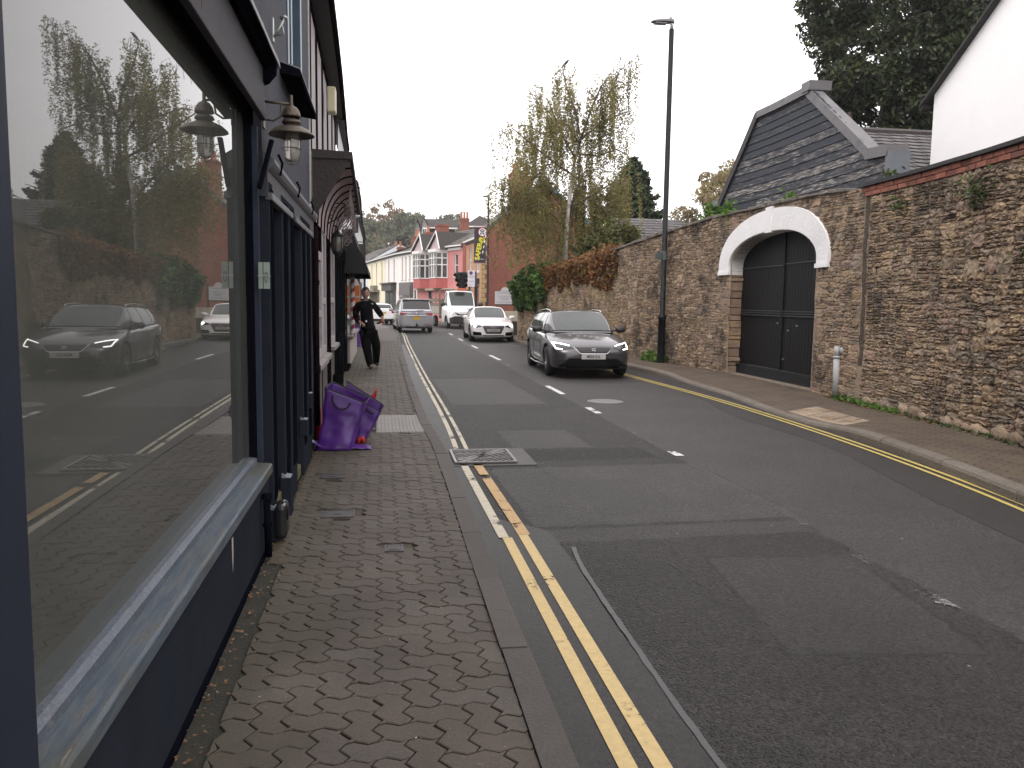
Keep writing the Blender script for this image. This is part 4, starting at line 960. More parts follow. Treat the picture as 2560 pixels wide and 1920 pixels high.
# upper window with projecting sill
uw = MB().box(-.82, -.69, 6.42, 6.52, 3.25, 5.3).box(-.80, -.70, 6.74, 6.84, 3.25, 5.3).box(-.81, -.69, 7.38, 7.5, 3.25, 5.3).box(-.82, -.70, 6.42, 7.5, 3.25, 3.32)
w_ = uw.build('window', M('window_blue', (.035, .07, .105), .4, var=.2), shop, bevel=.004)
MB().quad((-.79, 6.4, 3.2), (-.79, 7.5, 3.2), (-.79, 7.5, 5.3), (-.79, 6.4, 5.3)).build('pane', dark_glass, w_, fix=False)
MB().prism([(-.70, 5.95, 3.17), (-.56, 5.95, 3.15), (-.56, 5.95, 3.2), (-.70, 5.95, 3.245)], (0, 1.35, 0)).build('sill', blue3, w_)
MB().prism([(-.70, 5.95, 3.246), (-.56, 5.95, 3.202), (-.56, 5.95, 3.212), (-.70, 5.95, 3.256)], (0, 1.35, 0)).build('sill_lead', lead, w_)
MB().box(-.71, -.69, 8.22, 8.30, 1.2, 5.3).build('corner_strip', M('peeling_white', (.42, .40, .38), .8, var=.2, vs=20, bump=.6, bs=60, col2=(.12, .09, .08), c2s=14, c2p=.62), shop)
# ---- wall lamp
brz = M('weathered_bronze', (.105, .085, .065), .5, .55, var=.3, vs=25, bump=.3, bs=80, col2=(.18, .165, .14), c2s=18, c2p=.6)
lmp = thing('wall_lamp', 'weathered round shaded bulkhead lamp with a wire guard on the blue shop front', 'wall lamp', (-.5355, 5.1, 2.55))
lx, ly = -.5355, 5.1
MB().box(-.70, -.692, 5.06, 5.14, 2.62, 2.80).build('backplate', brz, lmp)
MB().tube([(-.695, ly, 2.775), (lx, ly, 2.765)], .008, 8).tube([(-.695, ly, 2.67), (-.64, ly, 2.665), (-.60, ly, 2.69), (-.59, ly, 2.765)], .0065, 8).build('arm', brz, lmp, smooth=True)
MB().lathe([(0, 2.82), (.008, 2.82), (.010, 2.80), (.010, 2.765), (.013, 2.758), (.032, 2.748), (.047, 2.728), (.055, 2.70), (.056, 2.692), (.048, 2.690)], (lx, ly, 0), 24).build('cap', brz, lmp, smooth=True)
cl = MB().lathe([(.03, 2.68), (.05, 2.672), (.058, 2.655), (.05, 2.652), (.04, 2.64)], (lx, ly, 0), 24)
for k in range(6): cl.tube([(lx+.042*math.cos(k*1.047), ly+.042*math.sin(k*1.047), 2.695), (lx+.042*math.cos(k*1.047), ly+.042*math.sin(k*1.047), 2.63)], .002, 5)
cl.build('collar', brz, lmp, smooth=True)
MB().lathe([(.03, 2.642), (.06, 2.636), (.10, 2.618), (.13, 2.592), (.135, 2.582), (.131, 2.583), (.095, 2.607), (.05, 2.62), (.04, 2.60), (.046, 2.56)], (lx, ly, 0), 36).build('shade', brz, lmp, smooth=True)
lg = bpy.data.materials.new('lamp_bulb_glass'); lg.use_nodes = True
b = lg.node_tree.nodes['Principled BSDF']; b.inputs['Base Color'].default_value = (.55, .52, .48, 1); b.inputs['Roughness'].default_value = .08; b.inputs['Transmission Weight'].default_value = .55
MB().lathe([(.045, 2.61), (.047, 2.52), (.046, 2.475), (.038, 2.445), (.02, 2.428), (0, 2.424)], (lx, ly, 0), 24).build('glass', lg, lmp, smooth=True)
gd = MB()
for z in (2.56, 2.505):
    gd.tube([(lx+.057*math.cos(a), ly+.057*math.sin(a), z) for a in np.linspace(0, 6.283, 25)], .0025, 5)
for k in range(3):
    a = .5+k*2.094
    gd.tube([(lx+r*math.cos(a), ly+r*math.sin(a), z) for r, z in ((.045, 2.61), (.053, 2.58), (.053, 2.48), (.045, 2.44), (.025, 2.415), (0, 2.408))], .0025, 5)
gd.build('guard', brz, lmp, smooth=True)
# ---- number plaque on the post, galvanised flag bracket above
pq = thing('number_plaque', 'pale green glass number plaque bolted to the blue shop post', 'plaque', (-.71, 4.89, 1.7))
gpl = M('green_glass_plate', (.24, .30, .26), .2, var=.1)
MB().box(-.715, -.690, 4.90, 4.907, 1.66, 1.815).box(-.686, -.650, 4.90, 4.907, 1.66, 1.815).build('plate', gpl, pq, bevel=.002)
MB().box(-.718, -.645, 4.893, 4.899, 1.733, 1.738).build('bolt_bar', M('zinc', (.35, .37, .36), .35, .8), pq)
MB().lathe([(.010, 0), (.013, 0), (.013, .002), (.010, .002)], (0, 0, 0), 20).build('ring', M('dark_line', (.05, .07, .06), .5), pq, local=True)
rg = [o for o in pq.children if o.name.startswith('ring')][0]; rg.location = (.041, .008, .028); rg.rotation_euler = (R(90), 0, 0); rg.scale = (.7, 2.4, 1)
fb = thing('flag_bracket', 'forked galvanised flagpole bracket on the grey wall beside the upper window', 'bracket', (-.70, 5.6, 3.3))
zc = M('zinc', (.35, .37, .36), .35, .8)
MB().box(-.70, -.692, 5.58, 5.62, 3.27, 3.42).build('plate', zc, fb)
MB().tube([(-.69, 5.6, 3.30), (-.66, 5.6, 3.35), (-.62, 5.6, 3.43)], .009, 8).tube([(-.69, 5.6, 3.31), (-.625, 5.6, 3.32), (-.64, 5.6, 3.38)], .006, 8).tube([(-.65, 5.6, 3.42), (-.625, 5.6, 3.435), (-.605, 5.6, 3.42)], .012, 8).build('arms', zc, fb, smooth=True)
# ---- drain stub and black box
dp = thing('drain_pipe', 'short black drain pipe standing at the end of the blue stall riser', 'pipe', (-.635, 4.52, .1))
MB().tube([(-.65, 4.66, .12), (-.655, 4.66, .46)], .020, 12).lathe([(.028, .46), (.028, .49), (0, .495)], (-.655, 4.66, 0), 12).lathe([(.027, .30), (.027, .32)], (-.653, 4.66, 0), 12).build('pipe', blue3, dp, smooth=True)
bx_ = thing('meter_box', 'black rounded plastic box with a cable at the foot of the blue pilaster', 'box', (-.60, 4.86, .1))
MB().box(-.66, -.585, 4.98, 5.16, .12, .34).build('body', M('black_plastic', (.012, .012, .013), .35, var=.1), bx_, bevel=.03)
MB().tube([(-.61, 4.99, .35), (-.585, 4.97, .37), (-.575, 4.97, .32), (-.58, 4.98, .25)], .006, 6).build('cable', MATS['black_plastic'], bx_, smooth=True)
# ================================================================ timbered building
brown = M('dark_brown_timber', (.010, .006, .007), .85, spec=0, var=.3, vs=12, bump=.4, bs=30)
brown2 = M('grey_brown_timber', (.028, .023, .022), .75, var=.3, vs=10, bump=.5, bs=30)
wht = M('old_white_paint', (.36, .325, .335), .75, var=.18, vs=9, bump=.5, bs=30, col2=(.25, .21, .2), c2s=10, c2p=.62)
cove_m = M('cove_plaster', (.36, .28, .29), .85, var=.2, vs=5, bump=.3)
timb = thing('timbered_shop', 'old dark timber and white plaster shop with a coved overhang, beyond the blue shop', 'shop', (-.75, 8.4, .1))
def TX(y): return -.72-(y-8.35)*.012     # facade bends slightly
b0, b1 = 8.36, 15.8
tw = MB(); ys = np.linspace(b0, b1, 14)
for a, b in zip(ys, ys[1:]):
    tw.quad((TX(a)-.05, a, .1), (TX(b)-.05, b, .1), (TX(b)-.05, b, 5.0), (TX(a)-.05, a, 5.0))
tw.quad((TX(b0)-.05, b0, .1), (TX(b0)-.05, b0, 5), (-3, b0, 5), (-3, b0, .1))
tw.build('wall', wht, timb, fix=False)
posts = MB()
for y, w in ((8.4, .16), (9.75, .12), (10.7, .2), (11.6, .15), (13.0, .16)): posts.box(TX(y)-.05, TX(y)+.03, y, y+w, .1, 2.6)
posts.build('ground_posts', brown, timb, bevel=.004)
ub = MB()
for y in (8.38, 9.25, 10.3, 11.5, 12.8, 14.2, 15.4): ub.box(TX(y)-.06, TX(y)-.038, y, y+.2, 3.1, 4.98)
for a, b in zip(ys, ys[1:]):
    for z in (3.1, 4.84): ub.box(TX(b)-.06, TX(b)-.036, a, b, z, z+.14)
ub.build('upper_timbers', brown, timb, bevel=.004)
def sash(parent, y0, y1, z0, z1, X, rail=.5, mat=None):
    m = mat or wht
    f = MB().box(X-.02, X+.035, y0, y0+.09, z0, z1).box(X-.02, X+.035, y1-.09, y1, z0, z1).box(X-.02, X+.03, y0, y1, z1-.1, z1).box(X-.02, X+.03, y0, y1, z0, z0+.1)
    zr = z0+(z1-z0)*rail; f.box(X-.02, X+.03, y0+.09, y1-.09, zr-.04, zr+.04); f.box(X-.02, X+.02, (y0+y1)/2-.03, (y0+y1)/2+.03, z0, z1)
    w = f.build('window', m, parent, bevel=.004)
    MB().quad((X-.01, y0, z0), (X-.01, y1, z0), (X-.01, y1, z1), (X-.01, y0, z1)).build('pane', dark_glass, w, fix=False)
    MB().prism([(X-.02, y0-.08, z0-.06), (X+.10, y0-.08, z0-.07), (X+.10, y0-.08, z0-.02), (X-.02, y0-.08, z0)], (0, y1-y0+.16, 0)).build('sill', M('grey_sill', (.24, .22, .21), .75, var=.2, vs=12, bump=.3), w)
    return w
sash(timb, 8.62, 9.72, .93, 2.15, TX(9)+.0, .42); sash(timb, 9.95, 10.65, .93, 2.5, TX(10.3), .42)
sash(timb, 11.8, 12.95, .95, 2.5, TX(12.3), .42)
MB().box(-.9, TX(8.5)+.012, 8.6, 10.68, .1, .86).box(-.9, TX(12)+.012, 11.75, 13.0, .1, .88).build('stall_riser', M('grey_riser', (.09, .08, .075), .8, var=.2, vs=6, bump=.3), timb)
MB().box(TX(11), TX(11)+.05, 11.28, 11.42, .1, 2.5).build('door_post', brown, timb)
sw_ = MB().box(-.78, -.76, 10.9, 11.6, .1, 2.3); sw_.build('door', brown2, timb)
# canopy end, cove and its ribs
def cove(t, y):      # t 0 wall .. 1 lip
    out = .36-.004*(y-8.5); a = t*math.pi/2
    return (TX(y)+.04+out*(1-math.cos(a)), 2.42+.60*math.sin(a)**.9)
cv = MB(); ny = 16
for i in range(ny):
    ya, yb = 8.5+i*(13.8-8.5)/ny, 8.5+(i+1)*(13.8-8.5)/ny
    for k in range(8):
        p = [cove(k/8, ya), cove((k+1)/8, ya), cove((k+1)/8, yb), cove(k/8, yb)]
        cv.quad((p[0][0], ya, p[0][1]), (p[1][0], ya, p[1][1]), (p[2][0], yb, p[2][1]), (p[3][0], yb, p[3][1]))
cv.build('cove', cove_m, timb, fix=False, smooth=True)
for k in range(8):
    y = 8.95+k*.6; MB().tube([(cove(t, y)[0]+.006, y, cove(t, y)[1]-.006) for t in np.linspace(0, 1, 9)], .010, 6).build('cove_rib', brown, timb)
en = MB(); pts = [(-.80, 8.46, 2.42)]+[(cove(t, 8.5)[0], 8.46, cove(t, 8.5)[1]) for t in np.linspace(0, 1, 9)]+[(cove(1, 8.5)[0]+.02, 8.46, 3.10), (-.80, 8.46, 3.10)]
en = MB().prism([(-.80, 8.44, 2.40), (-.66, 8.44, 2.46), (cove(1, 8.5)[0]+.01, 8.44, 3.02), (-.80, 8.44, 3.02)], (0, .05, 0)); en.build('canopy_end', brown2, timb)
ct = MB(); ct.prism([(-.82, 8.42, 3.02), (cove(1, 8.5)[0]+.03, 8.42, 3.02), (cove(1, 8.5)[0]+.03, 8.42, 3.09), (-.82, 8.42, 3.11)], (-.06, 5.4, 0)); ct.build('canopy_top', brown2, timb)
MB().box(-.74, -.69, 8.36, 8.46, 2.62, 3.08).box(-.74, -.70, 8.36, 8.44, 2.3, 2.6).build('bracket_block', M('bracket_grey', (.16, .14, .13), .8, var=.3, vs=20), timb, bevel=.01)
MB().tube([(-.665, 8.46, .3), (-.665, 8.46, 2.35)], .028, 12).lathe([(.036, .85), (.036, .93)], (-.665, 8.46, 0), 12).lathe([(.034, 1.75), (.034, 1.80)], (-.665, 8.46, 0), 12).build('downpipe', brown, timb, smooth=True)
# cream/white box and eaves along the row
EV = [(-.40, 4.0, 5.3), (-.58, 9.7, 5.0), (-.60, 11, 5.0), (-.63, 12.7, 5.0), (-.70, 15.6, 5.0), (-.745, 17.4, 5.0), (-.77, 19, 5.0), (-.80, 22.9, 5.0), (-.72, 24.4, 5.0), (-.73, 28.2, 5.0), (-.84, 34, 4.9), (-.9, 45, 4.9)]
def eave(name, i0, i1, parent, r=.055):
    pts = [Vector(p) for p in EV[i0:i1]]; MB().tube(pts, r, 8).build(name, brown, parent, smooth=True)
    f = MB()
    for p, q in zip(pts, pts[1:]):
        f.quad(p+Vector((-.02, 0, .02)), q+Vector((-.02, 0, .02)), q+Vector((-.30, 0, .12)), p+Vector((-.30, 0, .12)))
        f.quad(p+Vector((-.02, 0, .04)), q+Vector((-.02, 0, .04)), q+Vector((-3.2, 0, 2.4)), p+Vector((-3.2, 0, 2.4)))
        f.quad(p+Vector((.02, 0, -.06)), q+Vector((.02, 0, -.06)), q+Vector((-.2, 0, -.10)), p+Vector((-.2, 0, -.10)))
    f.build('roof', M('slate_dark', (.04, .038, .042), .7, var=.3, vs=6), parent, fix=False)
e2 = EV[1:5]; EV2 = [(-.55, 8.36, 5.0)]+e2
MB().tube([Vector(p) for p in EV2], .055, 8).build('gutter', brown, timb, smooth=True)
f = MB()
for p, q in zip(EV2, EV2[1:]):
    p, q = Vector(p), Vector(q); f.quad(p+Vector((-.02, 0, .04)), q+Vector((-.02, 0, .04)), q+Vector((-3.2, 0, 2.4)), p+Vector((-3.2, 0, 2.4))); f.quad(p+Vector((.0, 0, -.05)), q+Vector((.0, 0, -.05)), q+Vector((-.25, 0, -.06)), p+Vector((-.25, 0, -.06)))
f.build('roof', MATS['slate_dark'], timb, fix=False)
ab = thing('alarm_box', 'small cream alarm box high under the eaves of the timbered shop', 'alarm box', (-.68, 12, 4.4)); MB().box(-.76, -.64, 11.9, 12.15, 4.25, 4.6).build('case', M('cream_plastic', (.5, .45, .3), .5), ab, bevel=.02)
# lantern
bl_i = M('black_iron', (.016, .014, .014), .5, .3, var=.2, vs=20)
ln = thing('carriage_lantern', 'black cage lantern hanging from an iron arm under the coved overhang', 'lantern', (-.64, 12, 2.4))
MB().tube([(-.78, 12, 2.68), (-.60, 12, 2.66)], .012, 8).tube([(-.64, 12, 2.66), (-.64, 12, 2.60)], .008, 6).build('arm', bl_i, ln)
MB().lathe([(0, 2.62), (.03, 2.6), (.05, 2.57), (.10, 2.545), (.10, 2.52), (.08, 2.515)], (-.64, 12, 0), 16).build('cap', bl_i, ln, smooth=True)
MB().lathe([(.075, 2.51), (.085, 2.45), (.085, 2.38), (.065, 2.31)], (-.64, 12, 0), 16).build('glass', pane_mat('lantern_glass', (.12, .115, .10), .1), ln, smooth=True)
cg = MB()
for k in range(6):
    a = k*1.047+.3; cg.tube([(-.64+r*math.cos(a), 12+r*math.sin(a), z) for r, z in ((.085, 2.52), (.095, 2.45), (.095, 2.38), (.07, 2.30))], .006, 5)
cg.lathe([(.07, 2.31), (.075, 2.30), (.05, 2.26), (.02, 2.22), (0, 2.2)], (-.64, 12, 0), 16); cg.build('cage', bl_i, ln, smooth=True)
# scroll bracket with hanging bars
def scroll(c, r, turns=1.3, n=20, a0=0, sg=1, flip=1):
    return [(c[0]+r*(1-.6*t)*math.cos(a0+sg*turns*6.283*t), c[1], c[2]+r*(1-.6*t)*math.sin(a0+sg*turns*6.283*t)) for t in np.linspace(0, 1, n)]
ir = thing('sign_bracket', 'wrought iron scroll bracket reaching out below the coved overhang', 'bracket', (-.75, 11, 2.7))
q = MB().tube([(-.76, 11, 2.88), (-.42, 11, 2.87)], .008, 6).tube([(-.76, 11, 2.58), (-.60, 11, 2.66), (-.42, 11, 2.86)], .009, 6)
q.tube(scroll((-.45, 11, 2.82), .05), .006, 5).tube(scroll((-.44, 11, 2.91), .04, sg=-1), .006, 5).tube(scroll((-.66, 11, 2.70), .035, a0=2), .006, 5).tube(scroll((-.62, 11, 2.80), .035, a0=2), .005, 5)
q.build('scrollwork', bl_i, ir, smooth=True)
fs = thing('hanging_fringe', 'pale rope and iron scroll fringe hanging along the edge of the coved overhang', 'ornament', (-.4, 11, 3.0))
q = MB(); random.seed(3)
for k in range(16):
    y = 10.2+k*.30; x0 = cove(1, y)[0]-.03; x1 = x0-random.uniform(.08, .2)
    q.tube([(x0, y, 3.0), (x0-.02, y+.05, 2.8), (x1, y+.25, 2.62+random.uniform(-.06, .06))], .006, 5)
    if k % 2 == 0: q.tube(scroll((x1, y+.2, 2.60), .05, a0=k), .006, 5).tube(scroll((x0-.02, y, 2.80), .045, a0=k, sg=-1), .006, 5)
q.build('strands', M('pale_rope', (.22, .18, .18), .7, var=.3, vs=20), fs)
cn = thing('cone_lamp', 'white ribbed cone lamp shade pointing at the street beyond the coved overhang', 'lamp', (-.58, 14.6, 3.0))
MB().lathe([(.01, .0), (.05, .05), (.055, .07), (.07, .1), (.075, .12), (.09, .15), (.095, .17), (.115, .21), (.118, .23)], (0, 0, 0), 20, 'x').build('cone', M('white_shade', (.6, .58, .58), .5), cn, smooth=True, local=True)
for o in cn.children: o.rotation_euler = (0, R(180+12), 0); o.location = (.2, 0, .08)
MB().tube([(-.80, 14.6, 3.05), (-.60, 14.6, 3.1)], .01, 6).build('arm', bl_i, cn)
# ================================================================ black shopfront, awning and the rest of the row
blk = thing('black_shop', 'white upper walls over a black shopfront with a black awning, beyond the timbered shop', 'shop', (-.8, 15.8, .1))
wht2 = M('white_render', (.62, .61, .62), .8, var=.08, vs=3, bump=.2)
BX = [(-.81, 15.8), (-.83, 19), (-.88, 24)]
def wallstrip(mb, pl, z0, z1, dx=0):
    for a, b in zip(pl, pl[1:]): mb.quad((a[0]+dx, a[1], z0), (b[0]+dx, b[1], z0), (b[0]+dx, b[1], z1), (a[0]+dx, a[1], z1))
    return mb
wallstrip(MB(), BX, 2.7, 5).build('upper_wall', wht2, blk, fix=False)
bshop = M('black_shop_paint', (.006, .007, .008), .75, spec=0, var=.2)
q = wallstrip(MB(), BX, .1, 2.7); q.build('shopfront', bshop, blk, fix=False)
pz = MB()
for y in (13.15, 13.9, 14.9, 15.9, 17.2, 18.4): pz.box(-.85, TX(y)+.06, y, y+.22, .1, 2.6)
pz.box(-.85, -.745, 13.15, 18.6, 2.35, 2.62).box(-.86, -.70, 17.2, 18.7, .1, .16)
pz.build('pilasters', bshop, blk, bevel=.01)
for y0, y1 in ((14.15, 14.88), (15.15, 15.88), (16.15, 17.15), (17.45, 18.35)):
    MB().box(-.9, -.79, y0, y1, .75, 2.35).build('window', dark_glass, blk)
gs = M('silver_trim', (.3, .3, .3), .4, .5)
MB().box(-.74, -.725, 18.60, 18.63, .9, 2.2).box(-.735, -.72, 19.3, 19.33, .9, 2.2).build('window_trim', gs, blk)
MB().box(-.95, -.73, 18.7, 23.9, .1, .72).build('stall_riser', M('cream_riser', (.42, .38, .34), .8, var=.15, bump=.3), blk)
MB().box(-.95, -.66, 18.6, 23.95, .72, .78).build('sill', M('grey_sill', (.24, .22, .21), .75), blk)
MB().box(-.95, -.80, 18.7, 23.9, .78, 2.4).build('window', dark_glass, blk)
MB().tube([(-.70, 13.3, .15), (-.70, 13.3, 1.05)], .05, 10).lathe([(.06, 1.03), (.06, 1.08), (0, 1.08)], (-.7, 13.3, 0), 12).lathe([(.05, .1), (.09, .15), (.09, .42), (.06, .46)], (-.68, 12.6, 0), 14).build('drain_gully', bshop, blk, smooth=True)
for i0, i1 in ((4, 7),): eave('gutter', i0, i1, blk)
aw = thing('awning', 'black fabric awning over the shop beyond the timbered building', 'awning', (-.82, 17.2, 2.6))
ap = [(-.84, 3.06), (-.60, 3.08), (-.58, 2.98), (-.50, 2.72), (-.38, 2.50), (-.30, 2.30), (-.285, 2.16)]
q = MB(); k = len(ap)
y0, y1 = 17.2, 21.5
for a, b in zip(ap, ap[1:]): q.quad((a[0], y0, a[1]), (b[0], y0, b[1]), (b[0], y1, b[1]), (a[0], y1, a[1]))
q.poly([(x, y0, z) for x, z in ap]+[(-.84, y0, 2.16)]); q.poly([(x, y1, z) for x, z in ap]+[(-.84, y1, 2.16)])
q.build('canvas', M('black_canvas', (.005, .005, .005), .8, var=.2), aw, fix=False)
bp_ = thing('barber_pole', 'red and white striped barber pole on the wall under the black awning', 'barber pole', (-.70, 19.6, 1.4))
bm_ = bpy.data.materials.new('barber_stripes'); bm_.use_nodes = True; t = bm_.node_tree; n = t.nodes; l = t.links.new
tcx = n.new('ShaderNodeTexCoord'); sx = n.new('ShaderNodeSeparateXYZ'); l(tcx.outputs['Object'], sx.inputs[0])
at = n.new('ShaderNodeMath'); at.operation = 'ARCTAN2'; l(sx.outputs['Y'], at.inputs[0]); l(sx.outputs['X'], at.inputs[1])
ma = n.new('ShaderNodeMath'); ma.operation = 'MULTIPLY_ADD'; l(at.outputs[0], ma.inputs[0]); ma.inputs[1].default_value = -1/6.2832; 
mz = n.new('ShaderNodeMath'); mz.operation = 'MULTIPLY'; l(sx.outputs['Z'], mz.inputs[0]); mz.inputs[1].default_value = 4.6; l(mz.outputs[0], ma.inputs[2])
fr_ = n.new('ShaderNodeMath'); fr_.operation = 'FRACT'; l(ma.outputs[0], fr_.inputs[0]); gt = n.new('ShaderNodeMath'); gt.operation = 'GREATER_THAN'; gt.inputs[1].default_value = .45; l(fr_.outputs[0], gt.inputs[0])
mx = n.new('ShaderNodeMix'); mx.data_type = 'RGBA'; mx.inputs[6].default_value = (.28, .02, .05, 1); mx.inputs[7].default_value = (.62, .6, .62, 1); l(gt.outputs[0], mx.inputs[0]); l(mx.outputs[2], n['Principled BSDF'].inputs['Base Color']); n['Principled BSDF'].inputs['Roughness'].default_value = .3
MB().lathe([(.058, -.62), (.058, .74)], (-.70, 19.6, 1.4), 20).build('tube', bm_, bp_, smooth=True)
MB().lathe([(.0, 2.22), (.05, 2.2), (.066, 2.16), (.066, 2.13)], (-.70, 19.6, 0), 16).lathe([(.066, .79), (.066, .75), (.04, .70), (0, .69)], (-.70, 19.6, 0), 16).box(-.84, -.70, 19.57, 19.63, 2.1, 2.16).build('caps', gs, bp_, smooth=True)
og = thing('shop_sign', 'orange and white shop panel behind the barber pole', 'sign', (-.62, 22.2, 1.6))
MB().prism([(-.74, 22.2, 1.2), (-.60, 22.2, 1.2), (-.60, 22.2, 2.02), (-.66, 22.2, 2.16), (-.74, 22.2, 2.2)], (0, .03, 0)).build('panel', M('white_panel', (.65, .65, .66), .5), og)
q = MB().box(-.735, -.605, 22.185, 22.199, 1.72, 2.0).box(-.735, -.605, 22.185, 22.199, 1.45, 1.68).box(-.735, -.605, 22.185, 22.199, 1.22, 1.42); q.build('orange_patch', M('orange_print', (.62, .17, .02), .5, var=.1), og)
far = thing('white_terrace', 'white rendered shops beyond the black awning on the left', 'building', (-.88, 24, .1))
FX = [(-.88, 24), (-.95, 34), (-.98, 43)]
wallstrip(MB(), FX, .1, 5).quad((-.98, 43, .1), (-4, 43, .1), (-4, 43, 5), (-.98, 43, 5)).quad((-.88, 24, .1), (-3, 24, .1), (-3, 24, 5), (-.88, 24, 5)).build('wall', wht2, far, fix=False)
eave('gutter', 7, 12, far)
for bx in ((-.9, -.72, 25.5, 25.8, 3.7, 4.35), (-1.0, -.80, 29, 33, .9, 2.3)): MB().box(*bx).build('window', M('dark_shutter', (.03, .02, .02), .6), far)
MB().box(-.95, -.74, 27.5, 28.3, .1, 2.4).build('door', MATS['dark_shutter'], far)
MB().tube([(-.90, 42.9, .1), (-.90, 42.9, 4.8)], .06, 8).build('downpipe', bl_i, far)
# decorative hoop bracket (street light decoration) up high
hb = thing('hoop_bracket', 'thin arched wire light decoration reaching over the street high on the left', 'decoration', (-.75, 24.5, 5.0))
q = MB(); ra = [(-.72+1.18*t, 24.5, 5.32-.42*t*t+.10*math.sin(t*3.14)) for t in np.linspace(0, 1, 12)]; rb_ = [(-.72+1.12*t, 24.5, 4.98-.35*t*t+.10*math.sin(t*3.14)) for t in np.linspace(0, 1, 12)]
q.tube(ra, .009, 5).tube(rb_, .009, 5).tube([ra[-1], rb_[-1]], .009, 5)
for k in (2, 5, 8): q.tube([ra[k], rb_[k+1]], .006, 4)
q.tube(scroll((-.62, 24.5, 5.12), .12), .012, 5).tube(scroll((-.68, 24.5, 4.9), .08, sg=-1), .012, 5); q.build('wires', M('grey_wire', (.13, .13, .14), .5), hb)
sb = thing('projecting_light', 'small dark projecting flood lamp under the far white eaves', 'lamp', (-.7, 26, 4.1)); MB().prism([(-.88, 26, 4.16), (-.66, 26, 4.0), (-.62, 26, 4.06), (-.72, 26, 4.2)], (0, .2, 0)).build('head', bl_i, sb)
hs_ = thing('hanging_sign', 'dark square hanging sign on the far white shops', 'sign', (-.6, 30, 3.2)); MB().box(-.86, -.62, 30, 30.05, 3.05, 3.65).build('board', M('dark_shutter', (.03, .02, .02), .6), hs_); MB().tube([(-.9, 30.02, 3.72), (-.60, 30.02, 3.72)], .015, 6).build('arm', bl_i, hs_)
# ================================================================ SHED, WHITE HOUSE, FAR ROW
def onp(s, z, off): return wpt(s, z, off)
shed = thing('boarded_shed', 'weathered dark blue boarded gable with lead capping and a slate roof behind the wall', 'shed', (8.2, 14.5, .1))
def board_mat():
    m = bpy.data.materials.new('peeling_boards'); m.use_nodes = True; t = m.node_tree; n = t.nodes; l = t.links.new; b = n['Principled BSDF']
    tcx = n.new('ShaderNodeTexCoord'); g = n.new('ShaderNodeNewGeometry')
    cb = n.new('ShaderNodeVectorMath'); cb.operation = 'ADD'; l(tcx.outputs['Object'], cb.inputs[0])
    rv = n.new('ShaderNodeVectorMath'); rv.operation = 'SCALE'; rv.inputs[0].default_value = (0, 37, 11); l(g.outputs['Random Per Island'], rv.inputs['Scale']); l(rv.outputs[0], cb.inputs[1])
    mp = n.new('ShaderNodeMapping'); mp.inputs['Scale'].default_value = (1.6, 1.6, 18); l(cb.outputs[0], mp.inputs[0])
    a = n.new('ShaderNodeTexNoise'); a.inputs['Scale'].default_value = 2.2; a.inputs['Detail'].default_value = 9; a.inputs['Roughness'].default_value = .75; l(mp.outputs[0], a.inputs['Vector'])
    th = n.new('ShaderNodeMapRange'); th.inputs[3].default_value = -.16; th.inputs[4].default_value = .07; l(g.outputs['Random Per Island'], th.inputs[0])
    ad = n.new('ShaderNodeMath'); ad.operation = 'ADD'; l(a.outputs['Fac'], ad.inputs[0]); l(th.outputs[0], ad.inputs[1])
    r = n.new('ShaderNodeValToRGB'); E = r.color_ramp.elements; E[0].position = .48; E[0].color = (.022, .027, .037, 1); E[1].position = .62; E[1].color = (.33, .31, .29, 1)
    e = E.new(.52); e.color = (.035, .04, .05, 1); e = E.new(.545); e.color = (.12, .105, .10, 1); l(ad.outputs[0], r.inputs[0])
    l(r.outputs[0], b.inputs['Base Color']); b.inputs['Roughness'].default_value = .8
    bp = n.new('ShaderNodeBump'); bp.inputs['Strength'].default_value = .7; bp.inputs['Distance'].default_value = .006; l(a.outputs['Fac'], bp.inputs['Height']); l(bp.outputs[0], b.inputs['Normal'])
    return m
bm_b = board_mat()
GP = [(14.62, 3.45), (14.55, 3.97), (14.05, 4.02), (12.52, 5.72), (10.4, 5.72), (8.2, 4.13), (7.70, 4.10), (7.70, 3.45)]
OF = .5
def grange(z):
    """left/right s of the gable at height z"""
    L_ = interp([(14.62, 3.45), (14.55, 3.97), (14.05, 4.02), (12.52, 5.72)], z, 1, 0); R_ = interp([(7.70, 3.45), (7.70, 4.10), (8.2, 4.13), (10.4, 5.72)], z, 1, 0); return R_, L_
bd = MB(); z = 3.45; bh = .152
while z < 5.7:
    z1 = min(z+bh-.006, 5.715); a0, b0_ = grange(z+.01); a1, b1_ = grange(z1-.01)
    cuts = [0, 1] if random.random() < .6 else [0, random.uniform(.25, .75), 1]
    for c0, c1 in zip(cuts, cuts[1:]):
        k = 6; 
        base = len(bd.v)
        for i in range(k+1):
            t = c0+(c1-c0)*i/k+(.0006 if i == 0 else (-.0006 if i == k else 0))
            s0, s1 = a0+(b0_-a0)*t, a1+(b1_-a1)*t
            for s_, z_, o in ((s0, z, OF-.020), (s1, z1, OF-.004), (s1, z1, OF+.02), (s0, z, OF+.02)): bd.v.append(tuple(wpt(s_, z_, o)))
        for i in range(k):
            for q in range(4): bd.f.append((base+i*4+q, base+i*4+(q+1) % 4, base+(i+1)*4+(q+1) % 4, base+(i+1)*4+q))
        bd.f.append((base, base+1, base+2, base+3)); bd.f.append(tuple(base+k*4+q for q in (3, 2, 1, 0)))
    z += bh
bd.build('boarding', bm_b, shed)
leadg = M('grey_lead_cap', (.14, .135, .14), .55, .2, var=.2, vs=6, bump=.3, bs=20, col2=(.095, .095, .105), c2s=3, c2p=.55)
